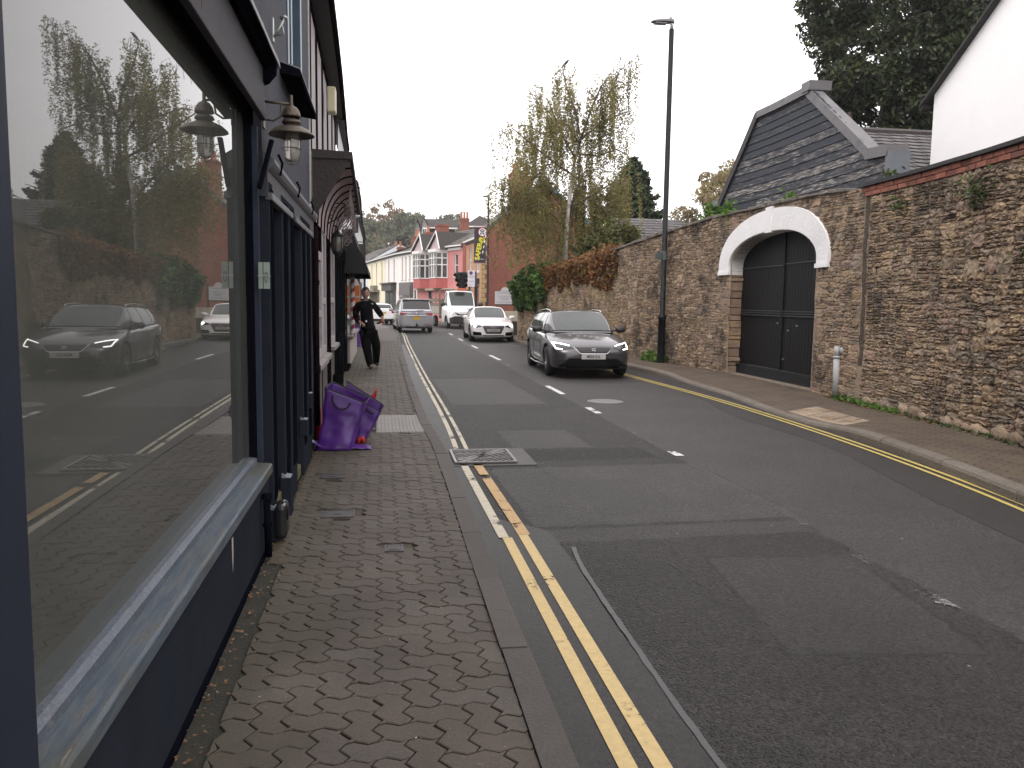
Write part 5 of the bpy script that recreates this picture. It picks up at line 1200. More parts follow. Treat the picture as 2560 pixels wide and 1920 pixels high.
def capseg(p, q, name, w0=-.07, w1=.30, t=.09, m=None):
    (s0, z0), (s1, z1) = p, q; c = MB(); k = max(1, int(abs(s1-s0)/.5))
    prev = None
    for i in range(k+1):
        u = i/k; s_, z_ = s0+(s1-s0)*u, z0+(z1-z0)*u
        ds_, dz_ = s1-s0, z1-z0; L_ = math.hypot(ds_, dz_); nx, nz = -dz_/L_, ds_/L_
        if nz < 0: nx, nz = -nx, -nz
        cur = [wpt(s_-nx*.10, z_-nz*.10, OF+w0), wpt(s_+nx*t, z_+nz*t, OF+w0), wpt(s_+nx*t, z_+nz*t, OF+w1), wpt(s_-nx*.1, z_-nz*.1, OF+w1)]
        if prev: [c.quad(prev[j], prev[(j+1) % 4], cur[(j+1) % 4], cur[j]) for j in range(4)]
        else: c.poly(cur)
        prev = cur
    c.poly(prev[::-1]); c.build(name, m or leadg, shed)
darkc = M('dark_cap', (.03, .028, .03), .6, var=.3)
capseg(GP[1], GP[2], 'capping', m=leadg); capseg(GP[2], GP[3], 'capping', t=.05, m=darkc); capseg(GP[3], GP[4], 'capping', t=.045)
capseg((10.55, 5.72), (8.22, 4.10), 'capping', t=.06, w0=-.04, w1=.20); capseg((8.3, 4.12), (7.66, 4.08), 'capping', t=.07)
MB().hexa([wpt(7.70, 3.45, OF-.05), wpt(7.62, 3.45, OF-.05), wpt(7.62, 3.45, OF+.32), wpt(7.70, 3.45, OF+.32)], [wpt(7.70, 4.05, OF-.05), wpt(7.62, 4.05, OF-.05), wpt(7.62, 4.05, OF+.32), wpt(7.70, 4.05, OF+.32)]).build('end_cap', M('lead_blue', (.12, .135, .155), .5, .2, var=.2, vs=5), shed)
MB().hexa([wpt(10.32, 5.66, OF-.09), wpt(10.62, 5.66, OF-.09), wpt(10.62, 5.66, OF+.36), wpt(10.32, 5.66, OF+.36)], [wpt(10.30, 5.83, OF-.09), wpt(10.62, 5.83, OF-.09), wpt(10.62, 5.83, OF+.36), wpt(10.30, 5.83, OF+.36)]).build('peak_cap', leadg, shed)
slate = brick_mat('slates', (.125, .112, .11), (.085, .078, .078), (.02, .018, .018), .24, .21, .75, .8, .007, big=.3, mossy=None)
slate_m = brick_mat('mossy_slates', (.105, .092, .088), (.072, .064, .064), (.018, .016, .016), .26, .20, .8, .8, .008, big=.35)
def tiled_roof(name, p00, p10, p11, p01, m, parent, courses=12, lap=.012):
    """roof slope from eave p00-p10 to ridge p01-p11 laid in real stepped courses"""
    p00, p10, p11, p01 = map(Vector, (p00, p10, p11, p01)); n = (p10-p00).cross(p01-p00).normalized()
    if n.z < 0: n = -n
    W = (p10-p00).length; mb = MB()
    for c in range(courses):
        a, b = c/courses, (c+1.08)/courses
        A, B = p00.lerp(p01, a), p10.lerp(p11, a); Cc, D_ = p10.lerp(p11, min(b, 1)), p00.lerp(p01, min(b, 1))
        k = max(2, int(W/.28)); off = (c % 2)*.5
        for i in range(k+1):
            u0, u1 = max(0, (i-off)/k+.0015), min(1, (i+1-off)/k-.0015)
            if u1 <= u0: continue
            j = random.uniform(0, .006)
            q = [A.lerp(B, u0)+n*(lap+.012+j), A.lerp(B, u1)+n*(lap+.012+j*random.random()), D_.lerp(Cc, u1)+n*.006, D_.lerp(Cc, u0)+n*.006]
            q2 = [A.lerp(B, u0)+n*.004, A.lerp(B, u1)+n*.004]
            mb.quad(*q); mb.quad(q2[0], q2[1], q[1], q[0])
    return mb.build(name, m, parent, fix=False)
slate_i = M('slate_tiles', (.085, .077, .078), .7, var=.25, vs=7, bump=.3, bs=40, island=.3, col2=(.10, .10, .04), c2s=3.5, c2p=.66)
# roof behind the gable: ridge runs back from the wall
a_ = wpt(11.5, 0, OF+.3); d_ = (wpt(11.5, 0, 1)-wpt(11.5, 0, 0)).normalized(); along = (wpt(8.0, 0, 0)-wpt(11.5, 0, 0)).normalized()
rz, ez = 5.20, 3.68
R0 = Vector((a_.x, a_.y, rz)); R1 = R0+d_*9; e0 = R0+along*3.5; e0.z = ez; e1 = e0+d_*9
tiled_roof('slate_roof', e0, e1, R1, R0, slate_i, shed, 13)
f0 = R0-along*3.3; f0.z = ez; f1 = f0+d_*9; MB().quad(R0, R1, f1, f0).build('rear_slope', M('slate_dark', (.04, .038, .042)), shed)
MB().tube([R0+Vector((0, 0, .03)), R1+Vector((0, 0, .03))], .07, 6).build('ridge_tiles', M('ridge_clay', (.06, .052, .05), .8, var=.3, vs=8), shed)
w0 = e0-Vector((0, 0, 3.6)); MB().quad(w0, w0+d_*9, e1, e0).build('side_wall', mort, shed)
# white house
wh = thing('white_house', 'plain white rendered gable end with a dark verge rising behind the brick topped wall', 'house', (9.2, 12.5, .1))
q = MB(); Xh = 9.2; Ya, Yb = 12.6, 5.4; pkz = 5.18+(Ya-Yb)/2*.75; Ym = (Ya+Yb)/2
pkz = 5.18+(Ya-Ym)*.76
q.poly([(Xh, Ya, 0), (Xh, Yb, 0), (Xh, Yb, 5.18), (Xh, Ym, pkz), (Xh, Ya, 5.18)]).quad((Xh, Ya, 0), (Xh+8, Ya, 0), (Xh+8, Ya, 5.18), (Xh, Ya, 5.18)).quad((Xh, Yb, 0), (Xh+8, Yb, 0), (Xh+8, Yb, 5.18), (Xh, Yb, 5.18))
q.build('wall', M('bright_white_render', (.9, .9, .9), .8, var=.03, bump=.1), wh, fix=True)
vd = M('verge_dark', (.022, .02, .02), .7, var=.3)
for sg, Y2 in ((1, Ya+.22), (-1, Yb-.22)):
    z2 = pkz-(abs(Y2-Ym))*.76
    MB().prism([(Xh-.12, Y2, z2-.0), (Xh-.12, Ym, pkz-.0), (Xh-.12, Ym, pkz+.045), (Xh-.12, Y2, z2+.045)], (.18, 0, 0)).build('verge', vd, wh)
    MB().quad((Xh-.1, Y2, z2+.04), (Xh-.1, Ym, pkz+.04), (Xh+8, Ym, pkz+.04), (Xh+8, Y2, z2+.04)).build('roof', MATS['slate_dark'], wh)
MB().tube([(Xh-.1, Ya+.2, 5.02), (Xh+8, Ya+.2, 5.0)], .06, 8).build('gutter', vd, wh)
# ---------------------------------------------------------------- far row along the bend
FROW = [(6.35, 51.8), (5.95, 57.5), (4.3, 62.0), (2.75, 65.5), (1.3, 70.8), (.3, 76.6), (-1.45, 87)]
redb = brick_mat('red_brickwork', (.23, .066, .042), (.18, .05, .034), (.16, .095, .07), .215, .075, .85, .5, .008, big=.2)
for mm in (redb,):   # bricks on upright walls read along the wall and height
    t = mm.node_tree; br = [x for x in t.nodes if x.type == 'TEX_BRICK'][0]; mp_ = [x for x in t.nodes if x.type == 'MAPPING'][0]
    for lk in list(mp_.inputs[0].links): t.links.remove(lk)
    sx = t.nodes.new('ShaderNodeSeparateXYZ'); cb = t.nodes.new('ShaderNodeCombineXYZ'); tcc = [x for x in t.nodes if x.type == 'TEX_COORD'][0]
    ad = t.nodes.new('ShaderNodeMath'); ad.operation = 'ADD'; t.links.new(tcc.outputs['Object'], sx.inputs[0]); t.links.new(sx.outputs[0], ad.inputs[0]); t.links.new(sx.outputs[1], ad.inputs[1]); t.links.new(ad.outputs[0], cb.inputs[0]); t.links.new(sx.outputs[2], cb.inputs[1]); t.links.new(cb.outputs[0], mp_.inputs[0])
pinkm = M('pink_paint', (.52, .21, .20), .8, var=.12, vs=2, bump=.2); pinkd = M('deep_pink_paint', (.38, .10, .095), .75, var=.12, vs=2)
whf = M('white_house_paint', (.76, .73, .70), .8, var=.05, vs=2); cream = M('cream_paint', (.74, .69, .52), .8, var=.06, vs=2)
trim = M('white_trim', (.66, .65, .64), .6, var=.05); slf = M('far_slate', (.12, .108, .10), .8, spec=.3, var=.25, vs=4, bump=.3, island=.15); sld = M('dark_slate', (.045, .04, .038), .8, spec=.25, var=.25, vs=4, bump=.3)
gl_far = pane_mat('far_glass', (.05, .055, .06), .06, .004, 1.5); orangeb = M('orange_brick', (.42, .23, .13), .85, var=.15, vs=8)
def local_house(name, label, cat, p, q):
    """Empty at p with local x along the facade towards q, local +y into the building (away from the street)"""
    # going from the near end p to the far end q the building lies on the right
    ang = math.atan2(q[1]-p[1], q[0]-p[0]); t = thing(name, label, cat, (p[0], p[1], .1), ang); return t, math.dist(p, q)
def facade(t, W, Hh, m, wins, depth=7, ridge=None, rcol=None, rth=.12, frames=trim, sashbars=(1, 1), gable=None):
    """local frame: x along, building on -y (right of travel). outward is +y"""
    mb = MB(); holes_wall(mb, W, Hh, [w[:4] for w in wins], .16)
    mb.v = [(x, -y, z) for x, y, z in mb.v]
    mb.quad((0, 0, 0), (0, -depth, 0), (0, -depth, Hh), (0, 0, Hh)).quad((W, 0, 0), (W, -depth, 0), (W, -depth, Hh), (W, 0, Hh))
    if ridge: mb.poly([(0, 0, Hh), (0, -depth, Hh), (0, -depth/2, ridge)]).poly([(W, 0, Hh), (W, -depth, Hh), (W, -depth/2, ridge)])
    mb.build('wall', m, t, local=True, fix=False)
    for w in wins:
        x0, x1, z0, z1 = w[:4]; kind = w[4] if len(w) > 4 else 'window'
        f = MB(); fw = .07
        f.box(x0, x0+fw, -.15, -.06, z0, z1).box(x1-fw, x1, -.15, -.06, z0, z1).box(x0+fw, x1-fw, -.15, -.06, z1-fw, z1).box(x0+fw, x1-fw, -.15, -.06, z0, z0+fw)
        if kind == 'window': f.box(x0+fw, x1-fw, -.14, -.07, (z0+z1)/2-.03, (z0+z1)/2+.03); f.box(x0-.05, x1+.05, -.02, .06, z0-.08, z0)
        if kind == 'window' and x1-x0 > .7: f.box((x0+x1)/2-.02, (x0+x1)/2+.02, -.13, -.075, z0+fw, z1-fw)
        fo = f.build('window' if kind == 'window' else kind, frames if kind == 'window' else MATS.get('far_dark') or M('far_dark', (.03, .028, .027), .6), t, local=True)
        MB().quad((x0, -.13, z0), (x1, -.13, z0), (x1, -.13, z1), (x0, -.13, z1)).build('pane', gl_far, fo, local=True, fix=False)
    if ridge:
        o = .22; a = (-.05, o, Hh-.04); b = (W+.05, o, Hh-.04); c = (W+.05, -depth/2, ridge+.03); d = (-.05, -depth/2, ridge+.03)
        rf = MB(); n_ = 14
        for i in range(n_):
            t0, t1 = i/n_, (i+1)/n_; y0, y1 = o+(-depth/2-o)*t0, o+(-depth/2-o)*t1; z0, z1 = Hh-.04+(ridge+.07-Hh)*t0, Hh-.04+(ridge+.07-Hh)*t1
            k = max(2, int(W/.4))
            for j in range(k):
                xa, xb = -.05+(W+.1)*j/k, -.05+(W+.1)*(j+1)/k; rf.quad((xa, y0, z0+.035), (xb, y0, z0+.035), (xb, y1, z1+.01), (xa, y1, z1+.01))
        rf.quad((-.05, -depth-.2, Hh-.04), (W+.05, -depth-.2, Hh-.04), c, d)
        rf.build('roof', rcol or slf, t, local=True, fix=False)
        MB().box(-.05, W+.05, .12, .26, Hh-.10, Hh+.0).build('gutter', trim, t, local=True)
        MB().box(-.05, W+.05, -.0, .12, Hh-.22, Hh-.02).build('eaves_board', MATS.get('far_dark') or M('far_dark', (.03, .028, .027), .6), t, local=True)
def chimney(t, x, y, z0, z1, w=.9, d=.55, pots=2, m=None):
    c = MB().box(x-w/2, x+w/2, y-d/2, y+d/2, z0, z1).box(x-w/2-.06, x+w/2+.06, y-d/2-.06, y+d/2+.06, z1-.18, z1-.06).build('chimney', m or redb, t, local=True)
    for k in range(pots):
        xx = x+(k-(pots-1)/2)*w/pots; MB().lathe([(.12, z1), (.10, z1+.5), (.13, z1+.52), (.13, z1+.6), (.09, z1+.6)], (xx, y, 0), 10).build('pot', M('clay_pot', (.35, .13, .08), .8, var=.15), c, local=True)
def cornerpt(i): return FROW[i]
# brick house at the corner (gable faces the camera)
t, W = local_house('brick_house', 'red brick house with a tall gable end and blue bargeboards beyond the birch', 'house', cornerpt(0), cornerpt(1))
H0 = 5.75; D0 = 8.2; RZ = 9.35
facade(t, W, H0, orangeb, [(.8, 1.9, 3.5, 5.2), (3.6, 4.6, 3.5, 5.2), (.9, 2.6, .3, 2.6, 'shop_window'), (3.4, 4.9, .3, 2.6, 'shop_window')], D0, RZ)
# brick gable skin at the near end, facing the camera
gq = MB().poly([(-.03, .0, 0), (-.03, -D0, 0), (-.03, -D0, H0), (-.03, -D0/2, RZ), (-.03, 0, H0)]); gq.build('gable_wall', redb, t, local=True, fix=False)
qn = MB()
for k in range(19):
    h = .3; w = .42 if k % 2 else .22; qn.box(-.06, w*.6, -.0, .03, k*h+.02, k*h+h-.02); qn.box(-.06, -.025, -w, .0, k*h+.02, k*h+h-.02)
qn.build('quoins', M('yellow_brick', (.42, .29, .14), .85, var=.2, vs=9), t, local=True)
bgm = M('blue_bargeboard', (.05, .17, .27), .5, var=.2, vs=3); MB().prism([(-.16, .30, H0-.22), (-.16, -D0/2, RZ-.10), (-.16, -D0/2, RZ+.14), (-.16, .30, H0+.02)], (.13, 0, 0)).build('bargeboard', M('dark_bargeboard', (.03, .04, .05), .5), t, local=True)
MB().prism([(-.16, -D0-.30, H0-.22), (-.16, -D0/2, RZ-.10), (-.16, -D0/2, RZ+.14), (-.16, -D0-.30, H0+.02)], (.13, 0, 0)).build('bargeboard', bgm, t, local=True)
chimney(t, .5, -D0/2+1.8, 7.4, 9.9, 1.0, .7, 2); chimney(t, 5.0, -D0/2, 8.8, 10.4, 1.0, .7, 2)
MB().box(.7, 2.2, .0, .35, 2.75, 3.05).build('shop_canopy', M('far_dark', (.03, .028, .027), .6), t, local=True)
# pink house with two bays under slated gables
t, W = local_house('pink_house', 'pink painted house with two white bay windows under slated gables', 'house', (5.72, 58.0), (2.85, 65.3))
facade(t, W, 5.6, pinkm, [(.7, 1.35, 3.35, 5.0), (2.55, 3.1, 3.35, 5.0), (6.2, 6.7, 3.35, 5.0), (.6, 1.5, .1, 2.3, 'door'), (5.0, 5.8, .1, 2.3, 'door')], 7, 7.2)
for xb in (3.4, 6.4):
    w = .98
    b = MB(); b.box(xb-w*.72, xb+w*.72, 0, .62, .0, 5.2)
    bay = MB().hexa([(xb-w, 0, 2.5), (xb-w*.62, .75, 2.5), (xb+w*.62, .75, 2.5), (xb+w, 0, 2.5)], [(xb-w, 0, 3.25), (xb-w*.62, .75, 3.25), (xb+w*.62, .75, 3.25), (xb+w, 0, 3.25)]).build('bay', pinkd, t, local=True)
    P0 = [(xb-w, 0), (xb-w*.62, .75), (xb+w*.62, .75), (xb+w, 0)]
    fr = MB()
    for (xa, ya), (xc, yc) in zip(P0, P0[1:]):
        k = 3 if abs(xc-xa) > .6 else 2
        for i in range(k+1):
            u = i/k; x, y = xa+(xc-xa)*u, ya+(yc-ya)*u; fr.box(x-.045, x+.045, y-.045, y+.045, 3.25, 5.15)
        for zz in (3.25, 4.2, 4.7, 5.1):
            fr.tube([(xa, ya, zz+.04), (xc, yc, zz+.04)], .05, 4)
    fr.build('bay_frame', trim, bay, local=True)
    gq = MB(); 
    for (xa, ya), (xc, yc) in zip(P0, P0[1:]): gq.quad((xa*.97+xb*.03, ya*.94, 3.28), (xc*.97+xb*.03, yc*.94, 3.28), (xc*.97+xb*.03, yc*.94, 5.12), (xa*.97+xb*.03, ya*.94, 5.12))
    gq.build('pane', gl_far, bay, local=True, fix=False)
    MB().prism([(xb-w-.12, -.05, 5.18), (xb-w*.66, .88, 5.18), (xb+w*.66, .88, 5.18), (xb+w+.12, -.05, 5.18)], (0, 0, .22)).build('bay_cornice', trim, bay, local=True)
    g_ = MB().poly([(xb-w-.1, .55, 5.4), (xb+w+.1, .55, 5.4), (xb, .35, 6.62)]); g_.build('bay_gable', M('gable_hung', (.36, .29, .30), .8, var=.2, vs=8), t, local=True, fix=False)
    rr = MB().quad((xb-w-.2, .75, 5.35), (xb, .5, 6.75), (xb, -4.2, 6.75), (xb-w-.2, -3.6, 5.35)).quad((xb+w+.2, .75, 5.35), (xb, .5, 6.75), (xb, -4.2, 6.75), (xb+w+.2, -3.6, 5.35)); rr.build('bay_roof', sld, t, local=True, fix=False)
    MB().tube([(xb-w-.2, .78, 5.38), (xb, .53, 6.75), (xb+w+.2, .78, 5.38)], .05, 5).build('barge', trim, t, local=True)
MB().box(0, W, .0, .35, 2.35, 2.5).build('string_course', M('stone_band', (.36, .30, .24), .8), t, local=True)
q = MB().box(.05, 7.6, .0, .04, 5.25, 5.42)
for k in range(24): q.box(.1+k*.31, .2+k*.31, .02, .16, 5.25, 5.42)
q.build('dentil_course', trim, t, local=True)
t2, W2 = local_house('white_shop', 'white painted house with four plain upper windows and a grey shopfront', 'house', (2.78, 65.4), (1.3, 70.9))
facade(t2, W2, 5.6, whf, [(.6, .98, 3.3, 5.2), (1.75, 2.13, 3.3, 5.2), (2.9, 3.28, 3.3, 5.2), (3.9, 4.28, 3.3, 5.2), (.25, .8, 0, 2.5, 'door'), (4.8, 5.3, .5, 2.3)], 7, 7.0, frames=M('mauve_trim', (.40, .32, .33), .7))
MB().box(1.0, 4.0, .02, .25, 0, 1.9).build('shopfront', M('grey_shopfront', (.13, .12, .12), .6, var=.15), t2, local=True)
MB().box(1.25, 2.35, .24, .27, .6, 1.75).box(2.6, 3.75, .24, .27, .3, 1.75).build('shop_window', gl_far, t2, local=True)
sg = MB().box(.95, 4.05, .02, .32, 1.95, 3.05).build('fascia_sign', M('grey_sign', (.12, .11, .11), .6), t2, local=True)
text_obj('lettering', "'T Tân Jones", .62, M('sign_white', (.55, .53, .53), .6), sg, (2.5, .34, 2.55), (R(90), 0, R(180)), .01, .9) if False else None
t3, W3 = local_house('white_parade', 'white house with a dark brown bracketed shopfront in the middle of the bend', 'house', (1.28, 71.0), (.32, 76.5))
facade(t3, W3, 5.6, whf, [(1.0, 1.6, 3.2, 5.2), (3.6, 4.2, 3.2, 5.2)], 7, 6.95, frames=M('mauve_trim', (.40, .32, .33), .7))
MB().box(.3, 5.2, .0, .45, 2.4, 3.0).box(.1, 5.4, .0, .6, 3.0, 3.12).build('shop_fascia', M('brown_shopfront', (.05, .042, .036), .6), t3, local=True)
MB().box(.4, 5.1, .0, .12, 0, 2.4).build('shopfront', M('brown_shopfront', (.05, .042, .036), .6), t3, local=True)
MB().box(1.0, 2.4, .12, .16, .6, 2.2).box(2.9, 4.4, .12, .16, .6, 2.2).build('shop_window', gl_far, t3, local=True)
t4, W4 = local_house('cream_house', 'cream painted house with tall narrow windows at the far end of the terrace', 'house', (.28, 76.7), (-1.45, 87))
facade(t4, W4, 5.6, cream, [(1.4, 1.95, 3.0, 5.2), (4.7, 5.25, 3.0, 5.2), (7.6, 8.15, 3.0, 5.2)], 7, 6.95, frames=M('olive_trim', (.28, .25, .17), .7))
MB().box(3.0, 8.6, .02, .6, 2.35, 2.55).box(4.2, 6.6, .02, .4, 2.6, 3.0).build('shop_fascia', M('olive_shop', (.16, .14, .10), .7), t4, local=True)
q = MB()
for x in (3.2, 4.6, 5.6, 7.0, 8.2): q.box(x, x+.25, .02, .2, 0, 2.35)
q.build('shop_posts', M('olive_shop', (.16, .14, .10), .7), t4, local=True)
MB().box(3.3, 8.1, .0, .05, .3, 2.3).build('shop_window', gl_far, t4, local=True)
chimney(t2, 3.4, -3.3, 6.4, 8.05, 1.3, .8, 0); chimney(t3, 2.2, -3.3, 6.3, 7.7, 1.0, .7, 1); chimney(t4, 1.2, -3.3, 6.3, 7.7, 1.0, .7, 2); chimney(t4, 9.6, -3.3, 6.0, 7.2, .8, .6, 1)
t5, W5 = local_house('far_white_house', 'pale blue white house front glimpsed past the man, at the end of the street', 'house', (-1.5, 87.2), (-4.5, 102))
facade(t5, W5, 5.6, M('pale_blue_white', (.62, .66, .70), .8), [(1.5, 2.3, 3.0, 5.0), (5, 5.8, 3.0, 5.0)], 7, 7.6)
chimney(t5, 2, -3.5, 6.4, 7.4, .9, .7, 2)
# grey dormered house standing behind the row
def ab(name, label, cat, x, y, rz): return thing(name, label, cat, (x, y, 0), rz)
t6 = ab('grey_house', 'grey rendered house with two dormer gables and slate roofs behind the terrace', 'house', 1.7, 84, R(0))
greyw = M('grey_cladding', (.05, .048, .05), .8, var=.15)
MB().box(3.0, 5.9, 2, 8, 4, 9.4).build('wall', greyw, t6, local=True)
MB().quad((2.2, 1.7, 9.35), (6.3, 1.7, 9.35), (6.3, 4.5, 10.5), (2.2, 4.5, 10.5)).quad((2.2, 8, 9.35), (6.3, 8, 9.35), (6.3, 4.5, 10.5), (2.2, 4.5, 10.5)).build('roof', sld, t6, local=True, fix=False)
MB().box(3.0, 6.2, 1.6, 1.75, 9.25, 9.38).build('gutter', trim, t6, local=True)
for x, z, yy in ((2.72, 0, 1.0), (2.05, -.35, 1.9)):
    w = .34
    MB().poly([(x-w, yy, 7.6+z), (x+w, yy, 7.6+z), (x+w, yy, 9.35+z), (x-.12, yy, 10.4+z), (x-w, yy, 9.3+z)]).build('dormer', M('dormer_grey', (.26, .24, .235), .8), t6, local=True, fix=False)
    MB().box(x-w*.7, x+w*.65, yy-.06, yy-.01, 8.0+z, 9.25+z).build('dormer_window', trim, t6, local=True)
    MB().box(x-w*.55, x-w*.08, yy-.09, yy-.06, 8.1+z, 9.1+z).box(x+w*.08, x+w*.5, yy-.09, yy-.06, 8.1+z, 9.1+z).build('pane', gl_far, t6, local=True)
    MB().quad((x-w-.14, yy-.2, 9.0+z), (x-.12, yy-.2, 10.5+z), (x-.12, yy+3.5, 10.5+z), (x-w-.14, yy+3.5, 9.0+z)).quad((x+w+.1, yy-.2, 9.3+z), (x-.12, yy-.2, 10.5+z), (x-.12, yy+3.5, 10.5+z), (x+w+.1, yy+3.5, 9.3+z)).build('dormer_roof', sld, t6, local=True, fix=False)
    MB().box(x-w+.02, x+w-.02, yy+.05, yy+3.4, 4, 9.2+z).build('dormer_side', M('dormer_grey', (.26, .24, .235), .8), t6, local=True)
chimney(t6, 6.15, -6, 6.0, 9.6, .85, .7, 3)
t7 = ab('hipped_house', 'grey house with a hipped slate roof behind the big brick chimney', 'house', 8.6, 84, 0)
MB().box(0, 4.0, 0, 5, 5, 9.45).build('wall', M('taupe_wall', (.12, .105, .10), .8), t7, local=True)
MB().poly([(-.2, -.2, 9.45), (4.2, -.2, 9.45), (1.7, 2.2, 10.8)]).poly([(-.2, -.2, 9.45), (-.2, 5, 9.45), (1.7, 2.2, 10.8)]).poly([(4.2, -.2, 9.45), (4.2, 5, 9.45), (1.7, 2.2, 10.8)]).build('roof', sld, t7, local=True, fix=False)
MB().box(-.2, 4.2, -.28, -.2, 9.33, 9.45).box(-.02, .08, -.1, -.02, 7, 9.4).build('gutter', trim, t7, local=True)
# low slate shed behind the wall by the spruce, and buildings behind the ivy end
t8 = thing('slate_outbuilding', 'low slate roofed outbuilding behind the stone wall below the spruce', 'outbuilding', (9.4, 30, .1))
MB().box(9.4, 12.5, 30.4, 34, .1, 4.1).build('wall', mort, t8)
tiled_roof('roof', (9.3, 30, 4.0), (12.6, 30, 4.0), (12.6, 33, 5.2), (9.3, 33, 5.2), slate_i, t8, 9)
# noticeboard on posts past the wall end
_k0 = set(bpy.data.objects.keys())
nb = thing('noticeboard', 'white noticeboard with a rounded top on dark posts at the end of the stone wall', 'noticeboard', (5.0, 33, .1))
wbm = M('noticeboard_white', (.50, .49, .52), .6, var=.05)
q = MB().box(4.62, 5.42, 33, 33.05, 1.53, 2.06); q.build('board', wbm, nb)
MB().poly([(5.03+.17*math.cos(a), 33, 2.06+.17*math.sin(a)) for a in np.linspace(0, math.pi, 14)]+[(4.86, 33, 2.06)]).build('rounded_top', wbm, nb, fix=False, solid=.04)
dp_ = M('far_dark', (.03, .028, .027)); MB().box(4.62, 5.42, 32.99, 33.06, 1.48, 1.53).box(5.40, 5.47, 32.98, 33.06, .1, 2.2).box(4.66, 4.72, 33, 33.06, .1, 1.5).build('posts', dp_, nb)
q = MB()
for z, w in ((1.98, .62), (1.84, .5), (1.76, .4), (1.70, .2), (1.60, .66)): 
    x = 5.02-w/2
    while x < 5.02+w/2: l_ = random.uniform(.03, .08); q.box(x, x+l_, 32.992, 33, z, z+.028); x += l_+.025
q.build('lettering', M('pale_print', (.27, .27, .30), .7), nb)
for o in list(bpy.data.objects):
    if o.name not in _k0 and o.parent is nb:
        for v in o.data.vertices: v.co *= 40/33
nb.location = (5.0*40/33, 40, .1-(.1-.1))
for o in nb.children:
    for v in o.data.vertices: v.co.z = (v.co.z+.0)-.318
ln_ = thing('side_building', 'low cream wall and dark boarding behind the noticeboard', 'outbuilding', (5.6, 36.5, .1))
MB().box(5.2, 7.2, 36.5, 37, .1, 1.2).build('wall', M('cream_riser2', (.42, .38, .30), .8, var=.2), ln_); MB().box(5.0, 7.4, 36.3, 36.45, .1, .75).build('boarding', dp_, ln_)
# second lamp with the banner
lp2 = lamp_post(6.52, 50, 7.95, 'slim distant street lamp carrying a black banner at the brick corner', .45)
bn = thing('banner', 'black road safety banner with yellow lettering hung from the distant lamp post', 'banner', (6.1, 50, 4.8))
MB().box(5.65, 6.38, 49.98, 50.02, 4.05, 6.2).build('cloth', M('banner_black', (.018, .014, .020), .6, var=.1), bn)
MB().box(5.6, 6.5, 49.99, 50.01, 6.2, 6.25).box(5.6, 6.5, 49.99, 50.01, 4.0, 4.05).build('brackets', M('banner_pink', (.3, .12, .14), .6), bn)
yl = M('banner_yellow', (.62, .56, .03), .6); wb = M('banner_white', (.7, .66, .68), .6)
text_obj('lettering', 'SAFER', .40, yl, bn, (-.17, -.04, -.06), (R(90), R(-80), 0), .01, 1.0, bold=.012)
text_obj('at_sign', '@', .36, yl, bn, (.0, -.04, .66), (R(90), R(-80), 0), .01, 1.0, bold=.012)
MB().lathe([(0, 0), (.24, 0), (.24, .01), (0, .01)], (0, 0, 0), 24, 'y').build('disc', wb, bn, local=True)
MB().lathe([(.235, 0), (.27, 0), (.27, .012), (.235, .012)], (0, 0, 0), 24, 'y').build('red_ring', M('ring_red', (.35, .03, .07), .5), bn, local=True)
for o in bn.children:
    if o.name.startswith(('disc', 'red_ring')): o.location = (.06, -.045, 1.12)
text_obj('number', '20', .36, M('banner_ink', (.02, .02, .04), .6), bn, (.06, -.06, 1.12), (R(90), R(-90), 0), .008, 1.0, bold=.008)
q = MB()
for k in range(4): q.prism([(6.18+k*.055-.03, 49.96, 4.62+k*.32), (6.24+k*.055-.03, 49.96, 4.62+k*.32), (6.27+k*.055-.03, 49.96, 4.78+k*.32), (6.21+k*.055-.03, 49.96, 4.78+k*.32)], (0, .01, 0))
q.build('dashes', wb, bn)
q = MB().box(5.72, 5.82, 49.96, 49.97, 4.18, 4.34).box(5.86, 6.26, 49.96, 49.97, 4.24, 4.29).build('crest', M('pale_print', (.27, .27, .30), .7), bn)
# pub signs and traffic lights at the corner
sgn = thing('parking_sign', 'tall white sign with a red no waiting disc at the brick corner', 'sign', (5.75, 49.5, 3))
MB().box(5.22, 5.66, 49.5, 49.54, 2.55, 3.55).build('board', M('sign_grey_white', (.55, .53, .57), .6), sgn); MB().tube([(5.44, 49.56, .1), (5.44, 49.56, 3.4)], .04, 8).build('post', M('galvanised', (.3, .3, .3), .5, .5), sgn)
MB().lathe([(.0, 0), (.11, 0), (.11, .01), (0, .01)], (5.42, 49.48, 3.38), 20, 'y').build('disc', M('ring_red', (.35, .03, .07), .5), sgn); MB().lathe([(.0, 0), (.07, 0), (.07, .01), (0, .01)], (5.42, 49.465, 3.38), 16, 'y').build('disc_centre', M('disc_blue', (.04, .05, .2), .5), sgn)
q = MB()
for z, w in ((3.16, .34), (3.10, .3), (2.88, .34), (2.83, .28), (2.66, .3)):
    x = 5.44-w/2
    while x < 5.44+w/2: l_ = random.uniform(.02, .05); q.box(x, x+l_, 49.49, 49.5, z, z+.026); x += l_+.015
q.build('lettering', M('pale_print', (.27, .27, .30), .7), sgn)
MB().box(5.70, 5.86, 50.2, 50.24, 2.5, 3.5).build('board', M('navy_board', (.02, .035, .09), .5), thing('blue_sign', 'narrow navy blue sign beside the white no waiting sign', 'sign', (5.78, 50.2, 3)))
tl = thing('traffic_lights', 'cluster of black hooded traffic signals facing away at the brick corner', 'traffic light', (4.9, 50, .1))
